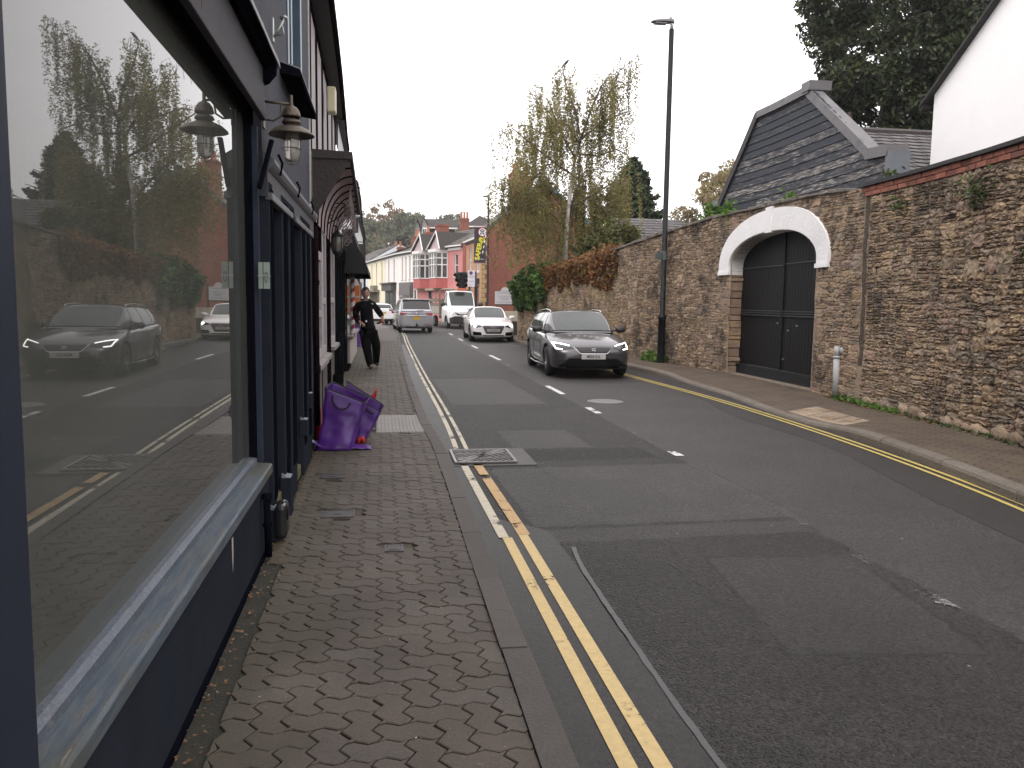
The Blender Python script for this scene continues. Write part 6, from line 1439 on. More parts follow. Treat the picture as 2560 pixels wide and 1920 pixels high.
for x, rot in ((4.72, -.3), (4.92, -.1), (5.08, .2)):
    q = MB().box(-.14, .14, -.1, .1, -.5, .5)
    for k in (-.32, 0, .32): q.lathe([(.10, -.1), (.11, -.32)], (0, 0, k), 12, 'y')
    h = q.build('signal_head', M('signal_black', (.012, .012, .014), .5), tl, local=True, bevel=.03); h.location = (x-4.9, 0, 2.85-.05*abs(x-4.9)); h.rotation_euler = (0, rot, rot*2)
MB().tube([(4.95, 50.1, .1), (4.95, 50.1, 2.9)], .05, 8).tube([(4.7, 50.1, 2.9), (5.15, 50.1, 2.9)], .035, 6).build('post', M('galvanised', (.3, .3, .3)), tl)
# ================================================================ VEGETATION
def quads(P, size, flat=.0, asp=1.6, drop=0):
    """leaf quads at points P (n,3)"""
    n = len(P); a = rng.normal(size=(n, 3)); a[:, 2] = a[:, 2]*(1-flat)-drop; a /= np.linalg.norm(a, axis=1)[:, None]
    b = rng.normal(size=(n, 3)); b -= a*(a*b).sum(1)[:, None]; b /= np.linalg.norm(b, axis=1)[:, None]
    s = (size*rng.uniform(.6, 1.4, n))[:, None]
    V = np.stack([P-a*s*asp*.5, P+b*s*.5, P+a*s*asp*.5, P-b*s*.5], 1).reshape(-1, 3)
    return V, np.arange(4*n).reshape(-1, 4)
def clump_pts(centers, radii, per):
    out = []
    for c, r in zip(centers, radii):
        k = per; p = rng.normal(size=(k, 3)); p /= np.linalg.norm(p, axis=1)[:, None]; p *= rng.uniform(.25, 1, (k, 1))**.5*r; out.append(p*np.array([1, 1, .8])+c)
    return np.concatenate(out)
bark = M('dark_bark', (.06, .045, .035), .9, var=.35, vs=9, bump=.6, bs=20)
# ---- weeping birch
birch_l = leaf_mat('birch_leaf', (.14, .135, .05), (.27, .245, .095), (.30, .19, .085), .42)
birch_b = M('birch_bark', (.52, .49, .45), .8, var=.2, vs=14, bump=.3, bs=40, col2=(.03, .027, .025), c2s=7, c2p=.56)
bt = thing('birch_tree', 'tall weeping birch with a white trunk and thinning yellow green leaves behind the wall', 'tree', (6.9, 30, .1))
def Bz(x, z, y=30): return Vector((x, y, z))
TR = [(6.95, 0), (6.86, 2.6), (6.87, 3.6), (6.92, 4.6), (7.0, 5.7), (7.15, 6.8), (7.28, 7.5), (7.35, 8.0)]
MB().tube([(x, 30, z) for x, z in TR], [.12, .10, .09, .075, .065, .05, .04, .03], 10).build('trunk', birch_b, bt, smooth=True)
BR = [[(7.3, 30, 7.6), (7.05, 30.1, 8.0), (6.8, 30.1, 8.3), (6.3, 30.0, 8.25), (5.9, 30, 8.9), (5.45, 30, 9.55)],
      [(7.32, 30, 7.7), (7.7, 29.8, 8.0), (8.15, 29.7, 8.35), (8.25, 29.6, 9.2), (8.7, 29.6, 10.2), (9.1, 29.6, 10.5)],
      [(7.33, 30, 7.9), (7.2, 30.3, 8.9), (6.9, 30.5, 9.7), (6.72, 30.5, 10.45)],
      [(7.1, 30, 6.4), (6.2, 29.8, 6.9), (5.4, 29.6, 7.4), (4.7, 29.5, 7.9), (4.35, 29.4, 7.7)],
      [(6.9, 30, 4.4), (6.1, 29.5, 5.0), (5.2, 29.2, 5.5), (4.4, 29, 5.9), (4.05, 29, 5.6)],
      [(7.25, 30, 7.2), (8.1, 30.3, 7.2), (8.9, 30.4, 7.5), (9.35, 30.4, 7.3)],
      [(7.0, 30, 5.2), (7.7, 29.6, 5.6), (8.5, 29.3, 6.1), (9.0, 29.2, 6.0)],
      [(8.15, 29.7, 8.35), (8.8, 30.1, 8.7), (9.25, 30.2, 8.9)],
      [(6.8, 30.1, 8.3), (6.2, 30.5, 7.9), (5.5, 30.8, 8.3), (5.1, 30.9, 8.3)],
      [(6.9, 30, 5.0), (6.3, 30.7, 6.0), (5.6, 31.2, 6.9), (5.0, 31.4, 7.1)],
      [(7.2, 30, 7.0), (6.5, 29.3, 7.7), (6.0, 29, 8.6), (5.8, 28.9, 8.9)],
      [(7.3, 30, 7.5), (7.6, 29.4, 8.7), (7.9, 29.2, 9.5), (8.1, 29.1, 9.7)],
      [(6.95, 30, 4.8), (7.4, 30.8, 5.9), (7.9, 31.3, 6.8), (8.4, 31.4, 6.9)]]
brn = MB(); tips = []
for b in BR:
    k = len(b); sm_ = [Vector(p) for p in b]; brn.tube(sm_, [.040*(1-i/(k))+.006 for i in range(k)], 6)
    for i in range(len(sm_)-1):
        L_ = (sm_[i+1]-sm_[i]).length
        for j in range(max(1, int(L_*(12 if i > 0 else 4)))):
            tips.append(sm_[i].lerp(sm_[i+1], random.random()))
brn.build('branches', M('birch_branch', (.10, .075, .065), .85, var=.3, vs=9), bt, smooth=True)
random.seed(21)
P = []; tw = MB(); tips2 = []
for t0 in tips:   # side twigs arch out then hang
    for k in range(2 if t0.z > 6.3 else 4):
        tips2.append(t0+Vector((random.uniform(-.45, .45), random.uniform(-.55, .55), random.uniform(-.1, .35))))
for p in tips2:
    tw.tube([p, p+Vector((0, 0, -.15))], .006, 3, cap=False)
    L_ = random.uniform(.7, 2.2) if p.z > 6.5 else random.uniform(.8, 3.2)
    L_ = min(L_, p.z-2.3)
    x, y, z = p; dx, dy = random.uniform(-.09, .09), random.uniform(-.09, .09); n_l = int(L_*78*random.uniform(.25, 1.5))
    for i in range(n_l):
        t = random.random(); P.append((x+dx*t*L_+random.gauss(0, .048), y+dy*t*L_+random.gauss(0, .048), z-t*L_))
tag(tw.build('twigs', M('birch_branch', (.10, .075, .065)), bt), kind='stuff')
# arching bare twigs at the top
at_ = MB()
for p in [(6.72, 30.5, 10.45), (9.1, 29.6, 10.5), (5.45, 30, 9.55), (4.35, 29.4, 7.7), (7.9, 29.2, 9.5), (8.4, 29.6, 9.9)]:
    for k in range(4):
        p0 = Vector(p); d = Vector((random.choice([-1, 1])*random.uniform(.1, .45), random.uniform(-.3, .3), 0))
        at_.tube([p0+Vector((0, 0, -.3)), p0+d*.4+Vector((0, 0, random.uniform(.05, .3))), p0+d+Vector((0, 0, .05)), p0+d*1.25+Vector((0, 0, -.5))], .008, 4)
at_.tube([(6.6, 30.4, 9.9), (6.7, 30.4, 10.2), (6.81, 30.4, 10.42)], .012, 4)
tag(at_.build('top_twigs', M('birch_branch', (.10, .075, .065)), bt), kind='stuff')
V, F = quads(np.array(P), .046, asp=1.5); np_mesh('leaves', V, F, birch_l, bt)
print('birch leaves', len(P))
# crow
crow = thing('crow', 'black crow perched on the topmost twig of the birch', 'bird', (6.81, 30.4, 10.50))
q = MB(); pr = [(-.16, 0, -.12, .012), (-.08, 0, -.03, .03), (0, 0, .05, .055), (.06, 0, .11, .05), (.09, 0, .16, .036), (.12, 0, .17, .03), (.17, 0, .165, .006)]
q.tube([(a, b, c) for a, b, c, r in pr], [r for a, b, c, r in pr], 10); q.build('body', M('crow_black', (.01, .01, .012), .5), crow, smooth=True, local=True)
# ---- spruce
spr_l = leaf_mat('spruce_needle', (.016, .032, .012), (.04, .062, .02), (.06, .085, .03), .1)
st = thing('spruce_tree', 'dark pointed spruce standing behind the birch', 'tree', (12.6, 40, .1))
MB().tube([(12.6, 40, .1), (12.6, 40, 8.8)], [.2, .02], 8).build('trunk', bark, st)
P = []; bb_ = MB()
for tier in range(31):
    z = 3.0+tier*.2; r = (9.2-z)*.62+.03
    for k in range(8):
        a = k*.785+tier*.9+random.uniform(-.3, .3); rr_ = r*random.uniform(.55, 1.25); d = Vector((math.cos(a), math.sin(a), 0))
        bb_.tube([(12.6, 40, z), Vector((12.6, 40, z))+d*rr_*.6+Vector((0, 0, -.12*rr_)), Vector((12.6, 40, z))+d*rr_+Vector((0, 0, .02*rr_))], .02, 3)
        for i in range(int(105*rr_+6)):
            t = random.random()**.5; w = (.13*(1-t)+.07)*min(1, r*1.6+.25); p = Vector((12.6, 40, z))+d*rr_*t; zz = -.2*math.sin(t*2.6)*rr_*.8
            P.append((p.x+random.gauss(0, w), p.y+random.gauss(0, w), z+zz-abs(random.gauss(0, .10))))
bb_.build('branches', bark, st)
V, F = quads(np.array(P), .12, asp=2.2, flat=.3); np_mesh('needles', V, F, spr_l, st)
# ---- yew: big dark mass top right
yew_l = leaf_mat('yew_needle', (.011, .017, .006), (.024, .034, .009), (.055, .066, .016), .05)
yt = thing('yew_tree', 'massive dark evergreen yew towering behind the shed and the white house', 'tree', (17.5, 26, .1))
MB().tube([(17.5, 26.5, .1), (17.6, 26.6, 6), (17.8, 26.8, 13)], [.5, .35, .1], 10).tube([(17.3, 26, 3), (15.2, 25, 8)], [.25, .05], 8).tube([(17.6, 26, 3), (20.2, 25.4, 9)], [.25, .05], 8).build('trunk', bark, yt, smooth=True)
cc, rad = [], []
for k in range(620):
    while True:
        p = rng.uniform(-1, 1, 3)
        q_ = np.linalg.norm(p*np.array([1, 1, .55]))
        if .30 < q_ < 1: break
    c = np.array([17.9, 26.5, 9.6])+p*np.array([3.6, 3.3, 6.2]); lump = noise.noise(Vector(c*.35)); 
    if p[1] > .30: continue
    if c[2] < 4: continue
    cc.append(c+np.array([lump*.9, 0, lump*.5])); rad.append(rng.uniform(.35, .85))
P = clump_pts(cc, rad, 380); V, F = quads(P, .082, asp=2.2, drop=.35); np_mesh('foliage', V, F, yew_l, yt)
# ---- golden willow bush beyond the lamp
wl = leaf_mat('golden_leaf', (.21, .18, .09), (.33, .27, .15), (.25, .17, .09), .35)
wt = thing('golden_bush', 'yellowing loose tree glimpsed between the lamp post and the boarded shed', 'tree', (14.6, 34, .1))
MB().tube([(14.8, 34, .1), (14.7, 34, 5.5)], [.15, .03], 6).build('trunk', bark, wt)
cc = [np.array([14.3+random.gauss(0, 1.0), 34+random.gauss(0, .8), random.uniform(3.2, 8.0)]) for _ in range(95)]
cc = [c for c in cc if c[2] < 8.0-abs(c[0]-15.0)*1.0]
P = clump_pts(cc, [random.uniform(.35, .7) for _ in cc], 230); V, F = quads(P, .075, asp=1.8); np_mesh('foliage', V, F, wl, wt)
# ---- ivy masses: hung on the wall
def wall_leaves(name, label, s0, s1, top, bot, n, size, m, off=(.0, .25), cat='climbing plant', parent=None, over=.35, amp=.6):
    P = []
    while len(P) < n:
        s = random.uniform(s0, s1); tz = topz(s)+over*(.5+.5*noise.noise((s*1.3, 2, 0))); bz = bot+amp*noise.noise((s*1.1, 5, 0))+.25*noise.noise((s*4, 9, 0))
        z = random.uniform(max(.2, bz), tz); t = (z-bz)/(tz-bz+.01)
        if noise.noise((s*2.2, z*2.2, 3)) < -.22+(.35-t)*.7: continue
        o = -random.uniform(*off)*(.3+.7*t); p = wpt(s, z, o if z < topz(s) else random.uniform(-.3, .5)); P.append(tuple(p))
    V, F = quads(np.array(P), size, asp=1.3); o = np_mesh(name, V, F, m); tag(o, label, cat); return o
ivy_g = leaf_mat('ivy_leaf', (.028, .065, .014), (.07, .14, .028), (.14, .19, .045), .2)
crp = leaf_mat('creeper_leaf', (.13, .055, .022), (.22, .11, .04), (.10, .095, .03), .25)
wall_leaves('creeper', 'rust brown creeper spilling over the top of the stone wall', 18.7, 24.6, 3.3, 2.1, 5200, .075, crp, (.02, .28), over=.45, amp=.4)
wall_leaves('ivy', 'bright green ivy bushing out from the far end of the stone wall', 24.4, 27.6, 3.3, 1.35, 5200, .10, ivy_g, (.1, .65), over=.75, amp=.5)
# young tree/shrubs behind the creeper
sh = thing('shrub', 'tangled olive shrub behind the creeper below the spruce', 'shrub', (9.0, 28, .1))
P = clump_pts([np.array([random.uniform(7.3, 9.0), random.uniform(27, 29), random.uniform(2.6, 4.3)]) for _ in range(40)], [random.uniform(.3, .55) for _ in range(40)], 150); V, F = quads(P, .08); np_mesh('foliage', V, F, leaf_mat('olive_leaf', (.045, .055, .018), (.10, .105, .03), (.13, .09, .03), .2), sh)
MB().tube([(9, 28, .1), (9.1, 28, 4)], [.08, .02], 6).build('stems', bark, sh)
# small plants rooted in the wall
wl_g2 = leaf_mat('weed_leaf', (.045, .10, .018), (.09, .17, .03), (.15, .17, .05), .25)
def tuft(name, label, pos, r, n, size, m, cat='plant', grp=None):
    P = rng.normal(size=(n, 3))*np.array([r, r, r*.8])+np.array(pos); V, F = quads(P, size, asp=1.5); o = np_mesh(name, V, F, m); o.location = (0, 0, 0); tag(o, label, cat, grp); return o
wl_g = leaf_mat('fresh_leaf', (.07, .17, .02), (.14, .28, .04), (.20, .30, .06), .3); wl_d = leaf_mat('wall_fern', (.03, .055, .015), (.07, .10, .03), (.10, .12, .04), .15)
tuft('wall_plant', 'bright green plant rooted at the left foot of the boarded shed', wpt(13.9, 3.76, .15), .13, 110, .08, wl_g2)
tuft('wall_plant', 'small green plant on the wall top left of the white arch', wpt(12.7, 3.68, .0), .09, 70, .07, wl_g)
tuft('wall_plant', 'little green sprig just above the crown of the white arch', wpt(10.3, 3.66, .1), .07, 40, .06, wl_g)
tuft('wall_plant', 'green tuft on the coping by the lead cap of the shed', wpt(7.3, 3.60, .35), .08, 50, .05, wl_d)
tuft('wall_plant', 'dark fern growing high in the near stonework below the coping', wpt(4.55, 3.0, -.06), .12, 190, .035, wl_d)
tuft('wall_plant', 'dark trailing fern under the brick course near the dark joint', wpt(6.4, 3.05, -.04), .09, 90, .035, wl_d)
tuft('wall_plant', 'small dark fern in the stonework at the right picture edge', wpt(3.55, 2.2, -.05), .07, 80, .035, wl_d)
def weeds(name, label, s0, s1, n, h, m):
    P = []
    for k in range(n):
        s = random.uniform(s0, s1); c = .5+.5*noise.noise((s*3.1, 0, 4)); hh = h*max(.15, c)*1.3; p = wpt(s, .12, -abs(random.gauss(0, .07+.25*h))-.03); P.append((p.x, p.y, .125+min(hh, abs(random.gauss(0, hh*.5)))))
    V, F = quads(np.array(P), .03+.08*h, asp=1.7); o = np_mesh(name, V, F, m); tag(o, label, 'weeds'); return o
weeds('weeds', 'green weeds and grass growing at the foot of the wall beside the grey pipe', 6.0, 7.9, 520, .10, wl_g2)
weeds('weeds', 'clump of bright green weeds round the base of the street lamp', 15.5, 16.6, 900, .30, wl_g2)
weeds('weeds', 'thin line of grass at the foot of the nearer wall', 3.0, 6.1, 260, .05, wl_d)
# moss in the gutter by the shop
# ---------------------------------------------------------------- wooded hill
hm = M('hill_ground', (.04, .05, .025), .9, var=.3, vs=.05)
def hz_(x, y):
    base = 14.5*math.exp(-((x-5)/75)**2)*max(0, min(1, (y-115)/95)); return base-.6+1.2*noise.noise((x*.03, y*.03, 0))
hb_ = MB().grid(lambda u, v: (-160+400*u, 110+230*v, hz_(-160+400*u, 110+230*v)+(0 if .05 < v else -1)), 60, 30)
tag(hb_.build('hill', hm, smooth=True), kind='structure')
tl_m = [leaf_mat('wood_green', (.075, .088, .05), (.11, .12, .065), (.14, .13, .07), .15), leaf_mat('wood_olive', (.10, .10, .055), (.15, .135, .065), (.19, .14, .065), .15), leaf_mat('wood_rust', (.16, .11, .055), (.22, .14, .065), (.18, .14, .06), .15)]  # leaf tints paled and greyed: distance haze put into the colour
def wood_tree(m):
    t = thing('woodland_tree', 'x', 'tree', (0, 0, 0), 0, 'trees on the wooded hill')
    MB().tube([(0, 0, 0), (0, 0, 5)], [.3, .1], 6).build('trunk', bark, t, local=True)
    cc, rd = [], []
    for k in range(42):
        while True:
            p = rng.uniform(-1, 1, 3)
            if .35 < np.linalg.norm(p) < 1: break
        cc.append(np.array([0, 0, 7.2])+p*np.array([3.9, 3.9, 4.2])); rd.append(rng.uniform(.7, 1.5))
    P = clump_pts(cc, rd, 95); V, F = quads(P, .34, asp=1.3); o = np_mesh('crown', V, F, m); o.parent = t; return t
protos = [wood_tree(m) for m in tl_m]; used = [False]*3
random.seed(9)
LAB = ['rounded green tree on the wooded hill', 'rounded olive tree on the wooded hill', 'rounded russet tree on the wooded hill']
spots = []
for row in range(8):
    y = 140+row*11
    for k in range(int(13+row*1.2)):
        x = -22-row+k*5.2+random.uniform(-1.8, 1.8)+(row % 2)*2.6; spots.append((x, y+random.uniform(-3, 3), row))
for x, y, row in spots:
    ratio = x/y
    if ratio < -.10 or ratio > .24: continue
    i = random.choices([0, 1, 2], [5, 4, 2] if row > 4 else [8, 3, 1])[0]
    o = protos[i] if not used[i] else copy_tree(protos[i]); used[i] = True
    o.location = (x, y, hz_(x, y)-.5); s = random.uniform(.7, 1.1)*(.8 if row < 3 else 1); o.scale = (s, s, s*random.uniform(.85, 1.1)); o.rotation_euler = (0, 0, random.uniform(0, 6.28)); o['label'] = LAB[i]
for o, u in zip(protos, used):
    if not u:
        for c in list(o.children): bpy.data.objects.remove(c)
        bpy.data.objects.remove(o)
fh = tag(MB().grid(lambda u, v: (55+60*u, 190+30*v, (24*math.sin(math.pi*min(1, max(0, u)))**.6)*min(1, v*3)+1.5*noise.noise((u*9, v*5, 0))), 40, 8).build('hill', hm, smooth=True), kind='structure')
# ================================================================ VEHICLES
tyre_m = M('tyre_rubber', (.012, .012, .012), .8, var=.2, vs=20); rim_m = M('alloy_rim', (.32, .32, .33), .3, .8, var=.1); arch_m = M('arch_black', (.006, .006, .006), .9)
trimb = M('black_trim', (.010, .010, .011), .4); plate_w = M('plate_white', (.42, .41, .40), .5, var=.05); plate_y = M('plate_yellow', (.5, .30, .03), .5, var=.08); ink = M('plate_ink', (.015, .015, .018), .6)
carglass = pane_mat('car_glass', (.035, .042, .042), .03, .0, 1); chrome = M('chrome', (.5, .5, .5), .18, .9, var=.05)
def emat(name, col, st): 
    m = bpy.data.materials.new(name); m.use_nodes = True; b = m.node_tree.nodes['Principled BSDF']; b.inputs['Base Color'].default_value = (*col, 1); b.inputs['Emission Color'].default_value = (*col, 1); b.inputs['Emission Strength'].default_value = st; return m
drl = emat('running_light', (1, .98, .95), 3.5); beam = emat('headlight_beam', (1, .98, .93), 7)
def curve1(tab, y):
    return interp([(v, k) for k, v in tab], y, 1, 0)
def smoothtab(tab, y):
    ys_ = [k for k, _ in tab]; 
    return float(np.interp(y, ys_, [v for _, v in tab]))
def rim(mb_t, mb_r, x, y, r, w, side, spokes=5):
    mb_t.lathe([(r*.62, -w/2), (r*.92, -w/2), (r, -w*.32), (r, w*.32), (r*.92, w/2), (r*.62, w/2)], (x, y, r), 28, 'x')
    o = side*w*.44
    mb_r.lathe([(r*.66, o), (r*.62, o-side*.01), (r*.60, o-side*.05)], (x, y, r), 28, 'x'); mb_r.lathe([(0, o-side*.015), (r*.14, o-side*.015), (r*.15, o-side*.04)], (x, y, r), 12, 'x')
    for k in range(spokes):
        a = k*2*math.pi/spokes+.3
        for da in (-.11, .11):
            c, s_ = math.cos(a+da), math.sin(a+da); c2, s2 = math.cos(a+da*1.6), math.sin(a+da*1.6)
            mb_r.tube([(x+o-side*.02, y+c*r*.12, r+s_*r*.12), (x+o-side*.012, y+c2*r*.62, r+s2*r*.62)], r*.045, 4)
def make_car(t, S, paint, cam_end='front'):
    """local frame: front bumper at y=0, tail at y=L"""
    st = S['st']; mb = MB(); K = 9
    for (y, hw, zb, zs, zc) in st:
        half = [(0, zb), (hw*.6, zb), (hw*.93, zb+.02), (hw*.985, zb+.12), (hw, zb+(zs-zb)*.55), (hw*.985, zs-.08), (hw*.93, zs-.005), (hw*.62, (zs+zc)/2+.02), (0, zc)]
        row = half+[(-x, z) for x, z in half[-2:0:-1]]
        for x, z in row: mb.v.append((x, y, z))
    n = 2*K-2
    for i in range(len(st)-1):
        for k in range(n): mb.f.append((i*n+k, i*n+(k+1) % n, (i+1)*n+(k+1) % n, (i+1)*n+k))
    for base, rev in ((0, False), ((len(st)-1)*n, True)):     # end caps as strips
        for k in range(K-1-0):
            a, b = k, k+1
            ra, rb_ = (n-a) % n, (n-b) % n
            q = (base+a, base+b, base+rb_, base+ra)
            q = tuple(dict.fromkeys(q)); 
            if len(q) > 2: mb.f.append(q)
    me = bpy.data.meshes.new('tmp'); me.from_pydata(mb.v, [], mb.f); bm = bmesh.new(); bm.from_mesh(me); bmesh.ops.recalc_face_normals(bm, faces=bm.faces); bm.to_mesh(me); bm.free()
    o = bpy.data.objects.new('tmp', me); C.objects.link(o)
    q = o.modifiers.new('u', 'SUBSURF'); q.levels = 3; q.render_levels = 3
    cm = MB()
    for ya in (S['fo'], S['fo']+S['wb']): cm.lathe([(0, -1.3), (S['wr']+.055, -1.3), (S['wr']+.055, 1.3), (0, 1.3)], (0, ya, S['wr']+.01), 40, 'x')
    cme = bpy.data.meshes.new('cut'); cme.from_pydata(cm.v, [], cm.f); bm = bmesh.new(); bm.from_mesh(cme); bmesh.ops.remove_doubles(bm, verts=bm.verts, dist=1e-5); bmesh.ops.recalc_face_normals(bm, faces=bm.faces); bm.to_mesh(cme); bm.free()
    co_ = bpy.data.objects.new('cut', cme); C.objects.link(co_)
    if S.get('arches', True): q = o.modifiers.new('b', 'BOOLEAN'); q.object = co_; q.operation = 'DIFFERENCE'; q.solver = 'EXACT'
    dg = bpy.context.evaluated_depsgraph_get(); body = bpy.data.meshes.new_from_object(o.evaluated_get(dg)); bpy.data.objects.remove(o); bpy.data.objects.remove(co_)
    body.name = 'body'; body.materials.clear(); body.materials.append(paint); body.materials.append(arch_m)
    for p in body.polygons:
        p.use_smooth = True; p.material_index = 0
        c = p.center
        for ya in (S['fo'], S['fo']+S['wb']):
            if abs(math.hypot(c.y-ya, c.z-S['wr']-.01)-S['wr']-.055) < .012 and abs(p.normal.x) < .5: p.material_index = 1; p.use_smooth = False
    bo_ = bpy.data.objects.new('body', body); C.objects.link(bo_); bo_.parent = t
    bvh = bvhtree.BVHTree.FromPolygons([v.co for v in body.vertices], [tuple(p.vertices) for p in body.polygons])
    # cabin
    y0, y1, y2, y3, H = S['cab']; hb, hr = S['hb'], S['hr']; belt = S['belt']
    def ztop(y):
        if y <= y1: u = (y-y0)/(y1-y0); b = smoothtab(belt, y0); return b+(H-.03-b)*(u**.93)
        if y <= y2: u = (y-y1)/(y2-y1); return H-.03+.03*math.sin(math.pi*min(1, u*.9+.1))-S.get('fall', .03)*u*u
        u = (y-y2)/(y3-y2); e = H-.03-S.get('fall', .03); b = smoothtab(belt, y3); return e+(b-e)*u**S.get('rp', 1.5)
    def P(y, k):
        zt = ztop(y); zb = smoothtab(belt, y)-.03; h = max(0, (zt-zb)/(H-smoothtab(belt, (y1+y2)/2)+.03))
        fr = min(1, max(0, (y-y0)/(.8))); bk = min(1, max(0, (y3-y)/.7))
        wb_ = hb*(.80+.20*math.sin(fr*1.57))*(.88+.12*math.sin(bk*1.57)); wr_ = wb_-(hb-hr)*min(1, h)
        if k <= 1: x = wb_+(wr_-wb_)*k+.03*math.sin(math.pi*k)*h; z = zb+(zt-.05*h-zb)*k
        else: u = k-1; x = wr_*(1-u)**1.0; z = zt-.05*h*(1-u)**2.6
        return Vector((x, y, z))
    ysn = np.concatenate([np.linspace(y0, y1, 9), np.linspace(y1, y2, 13)[1:], np.linspace(y2, y3, 9)[1:]])
    kn = list(np.linspace(0, 1, 7))+[1.04, 1.12, 1.25, 1.45, 1.7, 2.0]
    g = MB(); row = kn+[-k for k in kn[-2::-1]]
    for y in ysn:
        for k in row:
            p = P(y, abs(k)); 
            g.v.append((p.x if not (isinstance(k, float) and k < 0 or k < 0 or (row.index(k) > len(kn)-1)) else -p.x, p.y, p.z))
    m_ = len(row); g.v = []
    for y in ysn:
        for j, k in enumerate(row):
            p = P(y, abs(k)); sgn = 1 if j < len(kn) else -1; g.v.append((sgn*p.x, p.y, p.z))
    for i in range(len(ysn)-1):
        for j in range(m_-1): g.f.append((i*m_+j, i*m_+j+1, (i+1)*m_+j+1, (i+1)*m_+j))
    g.build('cabin', S.get('cabin_m') or paint, t, smooth=True, local=True)
    def panel(ya, yb, ka, kb, off=.006, sides=(1,), nu=10, nv=6, skew=None):
        mb = MB()
        for sd_ in sides:
            def f(u, v):
                y_a, y_b = ya, yb
                k = ka+(kb-ka)*v
                if skew: y_a = ya+skew[0]*v; y_b = yb+skew[1]*v
                y = y_a+(y_b-y_a)*u; kk = min(2, abs(k)); p = P(y, kk); s_ = sd_ if k >= 0 else -sd_
                e = .02; dy = P(min(y+e, y3), kk)-P(max(y-e, y0), kk); dk = P(y, min(2, kk+.03))-P(y, max(0, kk-.03)); nn = dy.cross(dk)
                if nn.length < 1e-7: nn = Vector((0, 0, 1))
                nn.normalize()
                if nn.z < 0 and abs(nn.z) > .1 or (abs(nn.z) <= .1 and nn.x < 0): nn = -nn
                if nn.x < -.2: nn = -nn
                p = p+nn*off; return (s_*p.x, p.y, p.z)
            mb.grid(f, nu, nv)
        return mb
    def across(ya, yb, k0, m, name, parent, off=.006, nu=8, sk=(0, 0)):
        """full-width panel between -k0..k0 over the centre"""
        mb = MB()
        def f(u, v):
            k = k0+(2-k0)*(1-abs(2*v-1)); sd_ = 1 if v <= .5 else -1
            y = ya+sk[0]*(abs(2*v-1)**2)+(yb+sk[1]*(abs(2*v-1)**2)-ya-sk[0]*(abs(2*v-1)**2))*u
            p = P(y, k); e = .02; dy = P(min(y+e, y3), k)-P(max(y-e, y0), k); nn = Vector((0, -dy.z, dy.y)).normalized()
            return (sd_*p.x, p.y+nn.y*off, p.z+nn.z*off)
        mb.grid(f, nu, 16); return mb.build(name, m, parent, smooth=True, local=True, fix=False)
    across(y0+.05, y1-.04, 1.06, carglass, 'windscreen', t)
    across(y2+(y3-y2)*S.get('rg0', .12), y2+(y3-y2)*S.get('rg1', .72), 1.06, S.get('rear_glass') or carglass, 'rear_window', t)
    for a, b, sk in S['sidewins']:
        for sd_ in (1, -1): panel(a, b, .14, .93, .006, (sd_,), 8, 5, sk).build('side_window', S.get('side_glass') or carglass, t, smooth=True, local=True, fix=False)
    # wheels
    for ya in (S['fo'], S['fo']+S['wb']):
        for sd_ in (1, -1):
            x = sd_*(S['tw']/2-.11)
            w = MB(); r2 = MB(); rim(w, r2, 0, 0, S['wr'], .21, sd_)
            wo_ = bpy.data.objects.new('wheel', None); C.objects.link(wo_); wo_.location = (x, ya, 0); wo_.parent = t
            a_ = w.build('tyre', tyre_m, wo_, smooth=True, local=True); b_ = r2.build('rim', S.get('rim') or rim_m, wo_, smooth=False, local=True)
    return bvh, P
def decal(bvh, t, name, poly, m, end='front', off=.006, L=5, parent=None, mirror=False, thick=0):
    """panel laid on the front or tail of the body: poly in (x, z), seen from in front of that end"""
    outs = []
    for sgn in ((1, -1) if mirror else (1,)):
        bm = bmesh.new(); vs = [bm.verts.new((sgn*x, 0, z)) for x, z in poly]; bm.faces.new(vs); bmesh.ops.triangulate(bm, faces=bm.faces)
        for _ in range(5):
            es = [e for e in bm.edges if e.calc_length() > .07]
            if not es: break
            bmesh.ops.subdivide_edges(bm, edges=es, cuts=1); bmesh.ops.triangulate(bm, faces=[f for f in bm.faces if len(f.verts) > 3])
        y0, d = (-2, Vector((0, 1, 0))) if end == 'front' else (L+2, Vector((0, -1, 0)))
        for v in bm.verts:
            h = bvh.ray_cast(Vector((v.co.x, y0, v.co.z)), d)
            v.co.y = (h[0].y-d.y*off) if h[0] is not None and abs(h[0].y-(0 if end == 'front' else L)) < 1.0 else (.15 if end == 'front' else L-.15)
        me = bpy.data.meshes.new(name); bm.to_mesh(me); bm.free(); me.materials.append(m)
        o = bpy.data.objects.new(name, me); C.objects.link(o); o.parent = parent or t; outs.append(o)
    return outs
def line_decal(bvh, t, name, pts, w, m, end='front', off=.012, L=5, mirror=False, parent=None):
    for sgn in ((1, -1) if mirror else (1,)):
        P_ = []
        for (x, z), (x2, z2) in zip(pts, pts[1:]):
            k = max(2, int(math.hypot(x2-x, z2-z)/.05))
            for i in range(k): P_.append((x+(x2-x)*i/k, z+(z2-z)*i/k))
        P_.append(pts[-1]); out = []
        for x, z in P_:
            h = bvh.ray_cast(Vector((sgn*x, -2 if end == 'front' else L+2, z)), Vector((0, 1 if end == 'front' else -1, 0)))
            if h[0] is not None: out.append((sgn*x, h[0].y-(off if end == 'front' else -off), z))
        if len(out) > 1: MB().tube(out, w, 5).build(name, m, parent or t, local=True)
